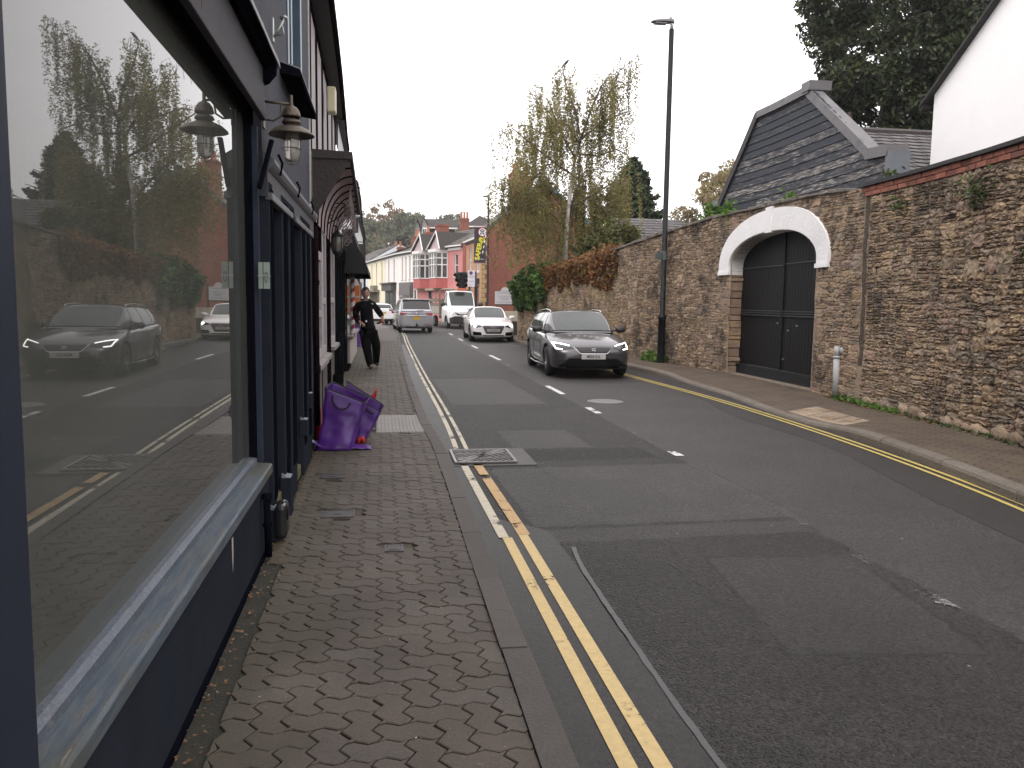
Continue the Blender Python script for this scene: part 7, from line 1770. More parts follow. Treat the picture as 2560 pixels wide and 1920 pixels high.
def mirrors(t, x, y, z, m, s=1):
    for sd_ in (1, -1):
        q = MB(); base = []
        q.tube([(sd_*(x-.10), y+.02, z-.05), (sd_*(x+.02), y, z)], .02, 6)
        for k, (xx, hh, dd) in enumerate([(0, .05, .04), (.05, .075, .07), (.15, .08, .075), (.21, .05, .04)]): pass
        rows = []
        for xx, hh, dd in [(0, .04, .03), (.04, .07, .065), (.16, .075, .07), (.22, .04, .03)]:
            rows.append([(sd_*(x+xx*s), y+dd*math.cos(a)*s*(1 if math.cos(a) < 0 else .5), z+hh*math.sin(a)*s) for a in np.linspace(0, 2*math.pi, 11)[:-1]])
        b = len(q.v)
        for r in rows: q.v += r
        for i in range(3):
            for k in range(10): q.f.append((b+i*10+k, b+i*10+(k+1) % 10, b+(i+1)*10+(k+1) % 10, b+(i+1)*10+k))
        q.f.append(tuple(b+k for k in range(10))); q.f.append(tuple(b+30+k for k in range(10)))
        q.build('wing_mirror', m, t, smooth=True, local=True)
def number_plate(t, bvh, txt, z, m, end='front', L=5, w=.52, h=.11, x0=0, size=.085):
    s_ = -1 if end == 'front' else 1; hit = [bvh.ray_cast(Vector((x0, -2 if end == 'front' else L+2, z+dz)), Vector((0, -s_, 0)))[0] for dz in (0, .05, -.05)]
    y = (min if end == 'front' else max)(p.y for p in hit if p is not None)+s_*.012
    pl = MB().box(x0-w/2, x0+w/2, y-.006, y+.006, z-h/2, z+h/2).build('number_plate', m, t, local=True, bevel=.004)
    if txt: text_obj('plate_text', txt, size, ink, pl, (x0, y+s_*.009, z), (R(90), 0, 0 if end == 'front' else R(180)), .001, .82, bold=.0015)
    return pl
def carpaint(name, col, metal=.0, rough=.28, coat=1): return M(name, col, rough, metal, var=.02, vs=2, coat=coat, spec=.5)
# ---- dark grey estate, nearest
grey = carpaint('grey_car_paint', (.062, .059, .066), .5, .3)
t = thing('estate_car', 'dark grey estate car with silver roof rails and glowing angular headlights, nearest in the lane', 'car', (4.42, 16.42, .008), -.045)
S = dict(L=4.55, fo=.88, wb=2.7, wr=.325, tw=1.79, hb=.83, hr=.60, cab=(1.12, 1.98, 3.75, 4.42, 1.45), fall=.05,
         belt=[(0, .93), (1.12, .95), (2.2, .965), (3.5, 1.0), (4.5, 1.03)],
         st=[(0, .52, .27, .52, .56), (.05, .70, .22, .60, .66), (.16, .80, .19, .66, .735), (.42, .875, .17, .75, .84), (.9, .895, .17, .86, .93), (1.25, .905, .17, .915, .975), (2.3, .905, .17, .95, .955), (3.5, .905, .18, .985, .985), (4.1, .89, .2, 1.0, 1.0), (4.45, .82, .24, .98, .98), (4.55, .70, .34, .92, .92)],
         sidewins=[(1.62, 2.62, (.45, -.02)), (2.70, 3.42, (.02, .02)), (3.50, 4.10, (.02, -.25))])
bv, Pc = make_car(t, S, grey)
L_ = S['L']
lower = M('lower_grey_plastic', (.016, .016, .018), .5)
hl = decal(bv, t, 'headlight', [(.835, .735), (.80, .615), (.70, .60), (.42, .645), (.44, .665), (.66, .745), (.80, .775)], M('headlight_dark', (.05, .05, .055), .15, .3), mirror=True, off=.008)
for o_, sg in zip(hl, (1, -1)):
    line_decal(bv, t, 'light_strip', [(sg*.50, .700), (sg*.66, .735), (sg*.815, .755), (sg*.775, .635), (sg*.66, .625)], .0125, drl, off=.014, parent=o_)
decal(bv, t, 'grille', [(-.40, .67), (.40, .67), (.30, .565), (.26, .55), (-.26, .55), (-.30, .565)], M('grille_black', (.012, .01, .013), .4, bump=.4, bs=150), off=.008)
line_decal(bv, t, 'grille_trim', [(-.42, .675), (-.31, .555), (-.27, .538), (.27, .538), (.31, .555), (.42, .675)], .009, chrome, off=.012)
# winged S badge
bd_ = MB()
for pts in ([(-.045, .635), (-.035, .65), (.045, .65), (.045, .635), (-.02, .632), (-.03, .618)], [(-.03, .612), (.03, .622), (.045, .61), (.04, .575), (.02, .575), (.022, .60), (-.03, .598)], [(-.05, .575), (-.04, .59), (-.01, .592), (-.02, .575)]): 
    y = bv.ray_cast(Vector((0, -2, .61)), Vector((0, 1, 0)))[0].y-.02; bd_.prism([(x, y, z) for x, z in pts], (0, .012, 0))
bd_.build('badge', M('badge_silver', (.6, .6, .6), .45, .2), t, local=True)
decal(bv, t, 'lower_intake', [(-.52, .44), (.52, .44), (.74, .26), (.6, .215), (-.6, .215), (-.74, .26)], M('intake_black', (.004, .004, .0045), .75, spec=.1), off=.014)
decal(bv, t, 'fog_light', [(.58, .40), (.72, .41), (.74, .36), (.60, .34)], M('headlight_dark', (.05, .05, .055)), mirror=True, off=.006)
line_decal(bv, t, 'splitter', [(-.80, .235), (-.5, .215), (.5, .215), (.80, .235)], .016, lower, off=.012)
number_plate(t, bv, 'ME64 SUL', .475, plate_w)
mirrors(t, .87, 1.62, 1.0, lower)
rl = chrome
for sd_ in (1, -1):
    MB().tube([(sd_*p.x*1.0, p.y, p.z+dz) for p, dz in [(Pc(y, 1.0), d) for y, d in ((2.02, .005), (2.12, .04), (2.6, .055), (3.2, .055), (3.68, .04), (3.8, .0))]], .017, 6).build('roof_rail', rl, t, smooth=True, local=True)
    MB().tube([(sd_*.906, y, z) for y, z in ((1.0, .23), (2.2, .21), (3.1, .23))], .02, 6).build('sill_trim', grey, t, smooth=True, local=True)
    dl = MB()
    for y in (1.55, 2.62, 3.42): dl.tube([(sd_*(.909), y, .28), (sd_*.914, y+.02, .62), (sd_*.895, y+.03, .90)], .004, 4)
    dl.build('door_seam', arch_m, t, local=True); 
    for y in (2.40, 3.25): MB().box(sd_*.905-.012, sd_*.905+.012, y-.10, y+.08, .82, .845).build('door_handle', grey, t, local=True, bevel=.006)
    MB().tube([(sd_*Pc(y, .05).x+sd_*.012, y, Pc(y, .05).z) for y in np.linspace(1.5, 4.2, 12)], .008, 4).build('window_trim', trimb, t, local=True)
MB().tube([(-.70, 1.10, .985), (0, 1.02, 1.0), (.70, 1.10, .985)], .014, 5).build('wiper', trimb, t, local=True)
# ---- white saloon
white = carpaint('white_car_paint', (.74, .73, .73), 0, .3)
t = thing('saloon_car', 'white saloon car with lit headlights and a wide black slatted grille, behind the grey estate', 'car', (4.40, 31.75, .008), -.02)
S = dict(L=4.7, fo=.88, wb=2.82, wr=.33, tw=1.8, hb=.84, hr=.58, cab=(1.30, 2.15, 3.35, 4.35, 1.43), fall=.05, rg0=.05, rg1=.8,
         belt=[(0, .90), (1.3, .93), (2.2, .95), (3.5, .98), (4.7, 1.0)],
         st=[(0, .56, .26, .58, .60), (.05, .74, .20, .66, .70), (.18, .83, .18, .70, .76), (.45, .885, .17, .76, .83), (1.0, .91, .17, .86, .91), (1.35, .915, .17, .90, .95), (2.4, .915, .17, .94, .95), (3.6, .91, .18, .97, .97), (4.3, .88, .22, .98, .99), (4.6, .80, .28, .96, .97), (4.7, .68, .4, .90, .92)],
         sidewins=[(1.80, 2.72, (.42, 0)), (2.80, 3.70, (0, -.35))])
bv, Pc = make_car(t, S, white)
hl = decal(bv, t, 'headlight', [(.86, .70), (.84, .60), (.70, .575), (.46, .61), (.44, .635), (.62, .70), (.80, .725)], M('headlight_dark', (.05, .05, .055)), mirror=True, off=.008)
for o_, sg in zip(hl, (1, -1)):
    h = bv.ray_cast(Vector((sg*.72, -2, .645)), Vector((0, 1, 0)))[0]; MB().lathe([(0, -.03), (.05, -.022), (.065, 0)], (sg*.72, h.y-.005, .645), 16, 'y').build('lamp', beam, o_, local=True)
decal(bv, t, 'grille', [(-.44, .625), (-.40, .66), (.40, .66), (.44, .625), (.30, .34), (-.30, .34)], M('grille_dark', (.03, .028, .035), .4), off=.01)
for k in range(5): line_decal(bv, t, 'grille_bar', [(-.40+.018*k, .63-.05*k), (.40-.018*k, .63-.05*k)], .006, M('grille_bar', (.22, .22, .24), .3, .6), off=.018)
for k in range(4):
    y = bv.ray_cast(Vector((0, -2, .60)), Vector((0, 1, 0)))[0].y; MB().tube([(-.105+k*.07+.045*math.cos(a), y-.035, .605+.045*math.sin(a)) for a in np.linspace(0, 6.283, 17)], .007, 5, cap=False).build('badge_ring', chrome, t, smooth=True, local=True)
decal(bv, t, 'side_intake', [(.50, .40), (.84, .42), (.84, .27), (.46, .27)], M('intake_black', (.006, .006, .007)), mirror=True, off=.008)
line_decal(bv, t, 'lower_lip', [(-.42, .275), (.42, .275)], .018, M('intake_black', (.006, .006, .007)), off=.008)
number_plate(t, bv, 'YY16 NTE', .475, plate_w); mirrors(t, .88, 1.78, .97, white)
# ---- silver people carrier seen from behind
silver = carpaint('silver_car_paint', (.34, .34, .37), .6, .3)
t = thing('people_carrier', 'silver people carrier driving away with dark rear window and a yellow rear plate', 'car', (1.42, 45.25, .008), math.pi+.06)
S = dict(L=4.8, fo=.92, wb=2.9, wr=.34, tw=1.78, hb=.86, hr=.66, cab=(.75, 1.75, 4.25, 4.74, 1.75), fall=.03, rp=1.7, rg0=.16, rg1=.90,
         belt=[(0, .95), (.75, 1.0), (2, 1.04), (4.8, 1.10)],
         st=[(0, .55, .30, .60, .64), (.06, .74, .24, .70, .74), (.3, .85, .2, .82, .88), (.75, .89, .2, .95, 1.0), (1.6, .90, .2, 1.0, 1.02), (3.8, .90, .2, 1.06, 1.06), (4.5, .88, .22, 1.08, 1.08), (4.72, .86, .25, 1.07, 1.07), (4.80, .80, .34, 1.03, 1.04)],
         sidewins=[(1.35, 2.3, (.5, 0)), (2.4, 3.3, (0, 0)), (3.4, 4.3, (0, -.05))], rear_glass=M('privacy_glass', (.03, .03, .032), .12, var=.05), side_glass=M('privacy_glass', (.03, .03, .032), .12))
bv, Pc = make_car(t, S, silver)
L_ = 4.8; redl = M('tail_red', (.30, .012, .03), .25, var=.1, coat=1)
decal(bv, t, 'tail_light', [(.84, 1.03), (.82, .91), (.62, .91), (.44, .985), (.50, 1.02)], redl, 'tail', .012, L_, mirror=True)
MB().tube([(-.5, 4.83, .87), (.5, 4.83, .87)], .02, 6).build('chrome_bar', chrome, t, local=True)
MB().box(-.74, .74, 4.12, 4.40, 1.665, 1.70).build('spoiler', silver, t, local=True, bevel=.012)
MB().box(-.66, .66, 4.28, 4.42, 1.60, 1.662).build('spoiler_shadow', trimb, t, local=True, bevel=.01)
MB().tube([(-.02, 4.80, 1.12), (-.36, 4.79, 1.135)], .016, 5).build('wiper', trimb, t, local=True)
decal(bv, t, 'bumper_trim', [(-.78, .40), (.78, .40), (.72, .34), (-.72, .34)], chrome, 'tail', .02, L_)
MB().box(-.55, .55, 4.55, 4.78, .24, .32).build('valance', trimb, t, local=True); MB().box(-.06, .06, 4.7, 4.92, .33, .42).tube([(0, 4.88, .40), (0, 4.92, .50)], .03, 8).build('tow_bar', trimb, t, local=True)
MB().box(-.70, -.4, 4.75, 4.8, .44, .46).build('reflector', redl, t, local=True)
number_plate(t, bv, '', .76, plate_y, 'tail', L_, w=.33, h=.20); MB().lathe([(.05, 0), (.065, .01), (.05, .02)], (0, 4.80, .97), 16, 'y').build('badge', chrome, t, local=True)
mirrors(t, .92, 1.35, 1.12, silver)
# ---- white hatchback further on, also driving away
t = thing('hatchback', 'white hatchback driving away in the distance, half hidden by the walking man', 'car', (-.55, 58.3, .008), math.pi+.14)
S = dict(L=4.1, fo=.82, wb=2.55, wr=.31, tw=1.72, hb=.83, hr=.60, cab=(.9, 1.7, 3.5, 4.0, 1.46), fall=.05, rg0=.2, rg1=.85,
         belt=[(0, .92), (.9, .95), (2, .98), (4.1, 1.02)],
         st=[(0, .5, .30, .58, .62), (.06, .7, .24, .68, .72), (.3, .82, .2, .8, .86), (.9, .86, .2, .92, .96), (1.6, .87, .2, .96, .98), (3.2, .87, .2, 1.0, 1.0), (3.8, .85, .22, 1.0, 1.0), (4.02, .82, .26, .99, .99), (4.1, .75, .34, .95, .96)],
         sidewins=[(1.4, 2.2, (.4, 0)), (2.3, 3.2, (0, -.1))])
bv, Pc = make_car(t, S, white)
decal(bv, t, 'tail_light', [(.80, .98), (.79, .76), (.62, .78), (.60, .96)], redl, 'tail', .012, 4.1, mirror=True)
decal(bv, t, 'bumper_black', [(-.72, .40), (.72, .40), (.66, .27), (-.66, .27)], trimb, 'tail', .012, 4.1)
number_plate(t, bv, '', .80, plate_y, 'tail', 4.1); MB().tube([(-.02, 4.06, 1.10), (-.34, 4.05, 1.13)], .014, 5).build('wiper', trimb, t, local=True)
mirrors(t, .88, 1.3, 1.05, trimb)
# ---- white flatbed truck
t = thing('flatbed_truck', 'white dropside truck with an orange roof beacon and brown timber load sides', 'truck', (4.86, 47.6, .008), .14)
S = dict(L=2.3, fo=.85, wb=3.6, wr=.36, tw=1.9, hb=.93, hr=.76, cab=(.55, 1.25, 2.1, 2.28, 2.28), fall=.0, rp=1.2, rg0=.3, rg1=.5,
         belt=[(0, 1.18), (.55, 1.28), (2.3, 1.30)],
         st=[(0, .70, .34, .95, 1.0), (.06, .84, .28, 1.06, 1.1), (.25, .93, .26, 1.16, 1.2), (.6, .97, .26, 1.27, 1.3), (1.3, .98, .26, 1.32, 1.32), (2.1, .98, .28, 1.34, 1.34), (2.3, .95, .32, 1.32, 1.32)],
         sidewins=[(.9, 1.85, (.28, 0))])
S['st'] = S['st']; bv, Pc = make_car(t, S, white)
decal(bv, t, 'bumper', [(-.93, .62), (-.6, .74), (.6, .74), (.93, .62), (.90, .32), (-.90, .32)], M('truck_black', (.018, .017, .018), .55), off=.01)
decal(bv, t, 'grille', [(-.62, .98), (-.3, .86), (.3, .86), (.62, .98), (.45, .80), (-.45, .80)], M('intake_black', (.006, .006, .007)), off=.014)
hl = decal(bv, t, 'headlight', [(.88, 1.10), (.90, .88), (.74, .84), (.64, .94), (.72, 1.08)], M('headlight_clear', (.4, .4, .42), .2), mirror=True, off=.01)
for o_, sg in zip(hl, (1, -1)):
    h = bv.ray_cast(Vector((sg*.77, -2, .965)), Vector((0, 1, 0)))[0]; MB().lathe([(0, -.03), (.06, -.022), (.09, 0)], (sg*.77, h.y-.008, .965), 16, 'y').build('lamp', beam, o_, local=True)
q = MB()
for k in range(5): q.box(.18+k*.085, .24+k*.085, 0, .01, 0, .10)
y = bv.ray_cast(Vector((.35, -2, 1.13)), Vector((0, 1, 0)))[0].y; q.v = [(a, b+y-.02, c+1.10) for a, b, c in q.v]; q.build('bonnet_print', M('blue_print', (.12, .32, .58), .5), t, local=True)
MB().box(-.30, .30, .9, 1.15, 2.27, 2.36).box(-.26, .26, .92, 1.13, 2.36, 2.42).build('beacon', M('beacon_orange', (.45, .09, .04), .35), t, local=True, bevel=.02)
mirrors(t, 1.0, .75, 1.45, M('truck_black', (.018, .017, .018)), 1.5)
bedw = M('load_timber', (.16, .12, .09), .85, var=.25, vs=4); bedg = M('load_side', (.27, .25, .22), .6, var=.15, vs=3)
b = MB().box(-1.02, 1.02, 2.4, 5.9, .80, .88).build('load_bed', M('truck_black', (.018, .017, .018)), t, local=True)
for sd_ in (1, -1): MB().box(sd_*1.04-.02, sd_*1.04+.02, 2.4, 5.9, .84, 1.30).build('drop_side', bedg, t, local=True)
MB().box(-1.04, 1.04, 5.86, 5.92, .84, 1.3).build('tailboard', bedg, t, local=True)
fr_ = MB().box(-1.04, 1.04, 2.40, 2.46, .84, 1.75).box(-1.05, -.97, 2.38, 2.48, 1.7, 2.35).box(.97, 1.05, 2.38, 2.48, 1.7, 2.35).box(-1.05, 1.05, 2.38, 2.48, 2.28, 2.36).build('headboard', bedw, t, local=True)
for sd_ in (1, -1):
    q = MB().box(sd_*1.03-.02, sd_*1.03+.02, 2.5, 5.85, 1.32, 1.50).box(sd_*1.03-.02, sd_*1.03+.02, 2.5, 5.85, 1.58, 1.78)
    for y in (2.6, 3.7, 4.8, 5.75): q.box(sd_*.99-.02, sd_*.99+.02, y, y+.07, .88, 1.95)
    q.build('timber_rails', bedw, t, local=True)
MB().box(-.35, .35, 2.3, 5.8, .5, .7).build('chassis', M('truck_black', (.018, .017, .018)), t, local=True)
# ================================================================ PERSON
skin = M('skin', (.40, .22, .17), .55, var=.1, vs=18); blackc = M('black_fabric', (.005, .005, .0065), .9, spec=.1, var=.3, vs=14, bump=.4, bs=25); navyc = M('dark_trousers', (.004, .004, .005), .9, spec=.1, var=.3, vs=10, bump=.3, bs=18)
hairm = M('brown_hair', (.035, .018, .012), .6, var=.3, vs=40, bump=.5, bs=90); shoem = M('black_shoe', (.008, .008, .008), .4)
man = thing('person', 'man in a black zip neck top and black trousers walking towards us on the pavers', 'person', (-.20, 17.95, .105), 0)
def px(x, y, d=0): return Vector(((x-470)*.00126, d, (1612-y)*.00126))
def skin_mesh(name, nodes, edges, m, parent, sub=2, rooti=0):
    me = bpy.data.meshes.new(name); me.from_pydata([tuple(p) for p, r in nodes], edges, []); o = bpy.data.objects.new(name, me); C.objects.link(o)
    md = o.modifiers.new('skin', 'SKIN'); md.use_smooth_shade = True; md.branch_smoothing = .6
    sv = me.skin_vertices[0].data if me.skin_vertices else None
    if sv is None:
        o.data.update(); bm = bmesh.new(); bm.from_mesh(me); bm.verts.layers.skin.verify(); bm.to_mesh(me); bm.free(); sv = me.skin_vertices[0].data
    for i, (p, r) in enumerate(nodes):
        sv[i].radius = r if isinstance(r, tuple) else (r, r); sv[i].use_root = (i == rooti)
    s = o.modifiers.new('sub', 'SUBSURF'); s.levels = sub; s.render_levels = sub
    dg = bpy.context.evaluated_depsgraph_get(); nm = bpy.data.meshes.new_from_object(o.evaluated_get(dg)); bpy.data.objects.remove(o)
    nm.name = name; nm.materials.clear(); nm.materials.append(m)
    for p in nm.polygons: p.use_smooth = True
    o = bpy.data.objects.new(name, nm); C.objects.link(o); o.parent = parent; return o
N = [(px(385, 900), .09), (px(375, 760), .09), (px(362, 600), .10), (px(355, 480), .09), (px(352, 425), .07), (px(350, 375, -.01), .068),
     (px(240, 470), .05), (px(185, 620, .05), .045), (px(195, 740, 0), .042), (px(265, 805, -.20), .032),
     (px(478, 470), .05), (px(560, 600, .02), .045), (px(640, 715, -.05), .036), (px(652, 770, -.10), .03),
     (px(320, 930), .07), (px(360, 1210, -.10), .055), (px(428, 1500, -.06), .042), (px(440, 1590, -.12), .035),
     (px(460, 930), .07), (px(530, 1190, -.04), .055), (px(515, 1450, .26), .042), (px(540, 1545, .20), .035)]
E_ = [(0, 1), (1, 2), (2, 3), (3, 4), (4, 5), (3, 6), (6, 7), (7, 8), (8, 9), (3, 10), (10, 11), (11, 12), (12, 13), (0, 14), (14, 15), (15, 16), (16, 17), (0, 18), (18, 19), (19, 20), (20, 21)]
body = skin_mesh('body', N, E_, skin, man)
# head joined onto the neck: sculpted ellipsoid with brow, nose, jaw, ears
bm = bmesh.new(); bmesh.ops.create_uvsphere(bm, u_segments=32, v_segments=24, radius=1)
hc = px(346, 300, -.01)
for v in bm.verts:
    x, y, z = v.co
    X, Y, Z = x*.076, y*.098, z*.118
    if z < -.1: k = 1-.34*(min(1, (-z-.1)/.9))**1.3; X *= k; Y *= (1-.12*(-z))
    if y < 0:
        Y += .012*math.exp(-((z-.28)**2)/.01)*max(0, 1-abs(x)*1.4)*-1      # brow
        Y -= .026*math.exp(-(x*x)/.018-((z+.12)**2)/.03)                    # nose
        Y += .012*math.exp(-((abs(x)-.34)**2)/.015-((z-.08)**2)/.012)       # eye sockets
        Y -= .006*math.exp(-(x*x)/.06-((z+.42)**2)/.008)                    # lips
        Y -= .010*math.exp(-(x*x)/.05-((z+.80)**2)/.03)                     # chin
    v.co = Vector((X, Y, Z))
hm_ = bpy.data.meshes.new('head'); bm.to_mesh(hm_); bm.free(); hm_.materials.append(skin)
for p in hm_.polygons: p.use_smooth = True
head = bpy.data.objects.new('head', hm_); C.objects.link(head); head.parent = man; head.location = hc; head.rotation_euler = (R(4), R(3), R(6)); head.scale = (1.14, 1.1, 1.14)
for sx in (-1, 1):
    MB().lathe([(0, -.011), (.008, -.008), (.011, 0)], (sx*.028, -.079, .012), 12, 'y').build('eye', M('eye_dark', (.03, .02, .015), .3), head, smooth=True, local=True)
    MB().tube([(sx*.014, -.093, .033), (sx*.03, -.092, .037), (sx*.046, -.083, .031)], .004, 5).build('eyebrow', hairm, head, local=True)
    q = MB().lathe([(0, -.006), (.016, -.006), (.02, 0), (.012, .006)], (0, 0, 0), 12, 'x'); e_ = q.build('ear', skin, head, smooth=True, local=True); e_.location = (sx*.078, .0, -.005); e_.scale = (1.2, 1, 1.6)
MB().tube([(-.022, -.088, -.052), (0, -.094, -.050), (.022, -.088, -.052)], .004, 6).build('mouth', M('lips', (.22, .07, .06), .5), head, local=True)
bm = bmesh.new(); bmesh.ops.create_uvsphere(bm, u_segments=28, v_segments=20, radius=1)
for v in list(bm.verts):
    x, y, z = v.co; n_ = noise.noise(v.co*3)*.06
    v.co = Vector((x*.084*(1+n_), y*.106*(1+n_)+.004, z*.122*(1+n_)+.008)) 
dele = [v for v in bm.verts if (v.co.y < -.02 and v.co.z < .058+.02*math.sin(v.co.x*60)) or v.co.z < -.045 or (v.co.z < .02 and v.co.y < .01)]
bmesh.ops.delete(bm, geom=dele, context='VERTS'); hm_ = bpy.data.meshes.new('hair'); bm.to_mesh(hm_); bm.free(); hm_.materials.append(hairm)
for p in hm_.polygons: p.use_smooth = True
o = bpy.data.objects.new('hair', hm_); C.objects.link(o); o.parent = head; q = o.modifiers.new('s', 'SOLIDIFY'); q.thickness = .012
J = [(px(388, 1000), (.215, .16)), (px(380, 830), (.215, .16)), (px(362, 620), (.24, .17)), (px(356, 500), (.22, .15)), (px(353, 428), (.13, .11)), (px(350, 388), (.092, .092)),
     (px(228, 486), .11), (px(172, 630, .05), .078), (px(188, 745, 0), .068), (px(248, 802, -.165), .055),
     (px(490, 486), .11), (px(565, 605, .02), .078), (px(640, 715, -.04), .06)]
skin_mesh('jacket', J, [(0, 1), (1, 2), (2, 3), (3, 4), (4, 5), (3, 6), (6, 7), (7, 8), (8, 9), (3, 10), (10, 11), (11, 12)], blackc, man)
T = [(px(388, 880), (.19, .14)), (px(322, 985), .125), (px(358, 1210, -.10), .11), (px(430, 1600, -.05), .075), (px(458, 985), .125), (px(528, 1190, -.04), .11), (px(524, 1560, .25), .07)]
skin_mesh('trousers', T, [(0, 1), (1, 2), (2, 3), (0, 4), (4, 5), (5, 6)], navyc, man)
wb_ = MB(); rows = []
for yy, rx, ry in ((850, .155, .115), (900, .168, .122), (960, .172, .125), (1010, .16, .115), (1040, .13, .09)):
    c = px(384+(yy-850)*.04, yy); rows.append([(c.x+rx*math.cos(a), ry*math.sin(a), c.z) for a in np.linspace(0, 6.283, 25)[:-1]])
for r in rows: wb_.v += r
for i in range(4):
    for k in range(24): wb_.f.append((i*24+k, i*24+(k+1) % 24, (i+1)*24+(k+1) % 24, (i+1)*24+k))
wb_.f.append(tuple(range(24))); wb_.f.append(tuple(96+k for k in range(24))); wb_.build('jacket_hem', blackc, man, smooth=True, local=True)
MB().box((552-470)*.00126, (575-470)*.00126, -.06, .02, (1612-1200)*.00126, (1612-1150)*.00126).build('pocket_flap', navyc, man, local=True, bevel=.01)
for a, b, d in ((440, 1590, -.08), (545, 1545, .22)):
    c = px(a, b, d); q = MB()
    rows = []
    for yy, w, h in ((.10, .035, .07), (.05, .042, .09), (-.04, .046, .07), (-.12, .05, .05), (-.17, .035, .03)):
        rows.append([(c.x+w*math.cos(th), c.y+yy, max(0.0, c.z-.03)+h*.5+h*.5*math.sin(th)) for th in np.linspace(0, 6.283, 13)[:-1]])
    for r in rows: q.v += r
    for i in range(4):
        for k in range(12): q.f.append((i*12+k, i*12+(k+1) % 12, (i+1)*12+(k+1) % 12, (i+1)*12+k))
    q.f.append(tuple(range(12))); q.f.append(tuple(48+k for k in range(12))); q.build('shoe', shoem, man, smooth=True, local=True)
# chest print, zip pull
q = MB(); c = px(452, 482, -.135); q.box(c.x-.014, c.x+.008, c.y, c.y+.004, c.z-.02, c.z+.02).box(c.x+.014, c.x+.034, c.y, c.y+.004, c.z-.015, c.z+.015); q.build('chest_print', M('chest_grey', (.4, .4, .42), .6), man, local=True)
c = px(395, 520, -.142); MB().box(c.x-.003, c.x+.003, c.y, c.y+.004, c.z-.025, c.z+.025).build('zip', M('zip_grey', (.12, .12, .13), .4), man, local=True)
# hands: palm and five fingers each, curled round what they hold
def hand(wrist, dirv, side, name='hand', curl=1.0):
    d = dirv.normalized(); up = Vector((0, 0, 1)); s = d.cross(up).normalized()*side; nrm = s.cross(d).normalized()*side
    N = [(wrist, .026), (wrist+d*.045, (.03, .022)), (wrist+d*.085, (.034, .016))]; E = [(0, 1), (1, 2)]
    for i, (o, ln) in enumerate(((-.028, .07), (-.009, .08), (.010, .075), (.028, .06))):
        k = len(N); p = wrist+d*.088+s*o
        N += [(p, .0095), (p+d*ln*.38-nrm*.012*curl, .009), (p+d*ln*.5-nrm*.038*curl, .0085), (p+d*ln*.30-nrm*.055*curl, .007)]; E += [(2, k), (k, k+1), (k+1, k+2), (k+2, k+3)]
    k = len(N); p = wrist+d*.03-s*.030; N += [(p, .012), (p+d*.03-s*.022-nrm*.01, .011), (p+d*.055-s*.012-nrm*.03, .009)]; E += [(1, k), (k, k+1), (k+1, k+2)]
    return skin_mesh(name, N, E, skin, man, 2)
hand(px(262, 803, -.20), Vector((.55, -.6, -.25)), 1)
hand(px(650, 745, -.07), Vector((-.15, -.45, -.8)), -1)
c = px(362, 782, -.27); 
cup = thing('cup', 'small white topped object held in the right hand of the walking man', 'cup', tuple(man.location+Vector((c.x-.02, c.y, c.z))))
MB().tube([(-.03, .02, -.03), (.012, -.01, .0)], .020, 12).build('case', M('dark_red_case', (.05, .012, .012), .5), cup, smooth=True, local=True); MB().lathe([(0, -.03), (.02, -.028), (.022, -.01), (.02, .005)], (.018, -.01, .002), 16, 'y').build('lid', M('white_lid', (.7, .7, .7), .4), cup, smooth=True, local=True)
c = px(590, 800, -.12)
bt_ = thing('bottle', 'small brown bottle held low in the left hand of the walking man', 'bottle', tuple(man.location+Vector((c.x+.03, c.y, c.z))))
MB().tube([(-.09, 0, -.03), (-.03, 0, .0), (.0, 0, .01), (.05, 0, .03)], [.018, .03, .034, .034], 12).build('glass', M('brown_glass', (.12, .035, .015), .2), bt_, smooth=True, local=True); MB().tube([(-.06, 0, -.075), (.02, 0, -.02)], .022, 8).build('paper', M('white_lid', (.7, .7, .7)), bt_, local=True)
# ================================================================ PURPLE WOVEN SACKS
def sack_mat():
    m = bpy.data.materials.new('purple_weave'); m.use_nodes = True; t = m.node_tree; n = t.nodes; l = t.links.new; b = n['Principled BSDF']
    tcx = n.new('ShaderNodeTexCoord'); co = tcx.outputs['Object']
    a = n.new('ShaderNodeTexNoise'); a.inputs['Scale'].default_value = 5; a.inputs['Detail'].default_value = 6; l(co, a.inputs['Vector'])
    mp = n.new('ShaderNodeMapping'); mp.inputs['Scale'].default_value = (9, 9, 110); mp.inputs['Rotation'].default_value = (0, .15, 0); l(co, mp.inputs[0]); c = n.new('ShaderNodeTexNoise'); c.inputs['Scale'].default_value = 1.4; c.inputs['Detail'].default_value = 4; l(mp.outputs[0], c.inputs['Vector'])
    r = n.new('ShaderNodeValToRGB'); r.color_ramp.elements[0].position = .3; r.color_ramp.elements[0].color = (.04, .008, .115, 1); r.color_ramp.elements[1].position = .75; r.color_ramp.elements[1].color = (.10, .026, .235, 1)
    ad = n.new('ShaderNodeMath'); ad.operation = 'MULTIPLY_ADD'; l(c.outputs['Fac'], ad.inputs[0]); ad.inputs[1].default_value = .5; mu = n.new('ShaderNodeMath'); mu.operation = 'MULTIPLY'; mu.inputs[1].default_value = .5; l(a.outputs['Fac'], mu.inputs[0]); l(mu.outputs[0], ad.inputs[2]); l(ad.outputs[0], r.inputs[0])
    l(r.outputs[0], b.inputs['Base Color']); b.inputs['Roughness'].default_value = .38
    bp = n.new('ShaderNodeBump'); bp.inputs['Strength'].default_value = .5; bp.inputs['Distance'].default_value = .004; l(ad.outputs[0], bp.inputs['Height']); l(bp.outputs[0], b.inputs['Normal'])
    return m
pw = sack_mat(); pband = M('purple_band', (.012, .008, .015), .7)
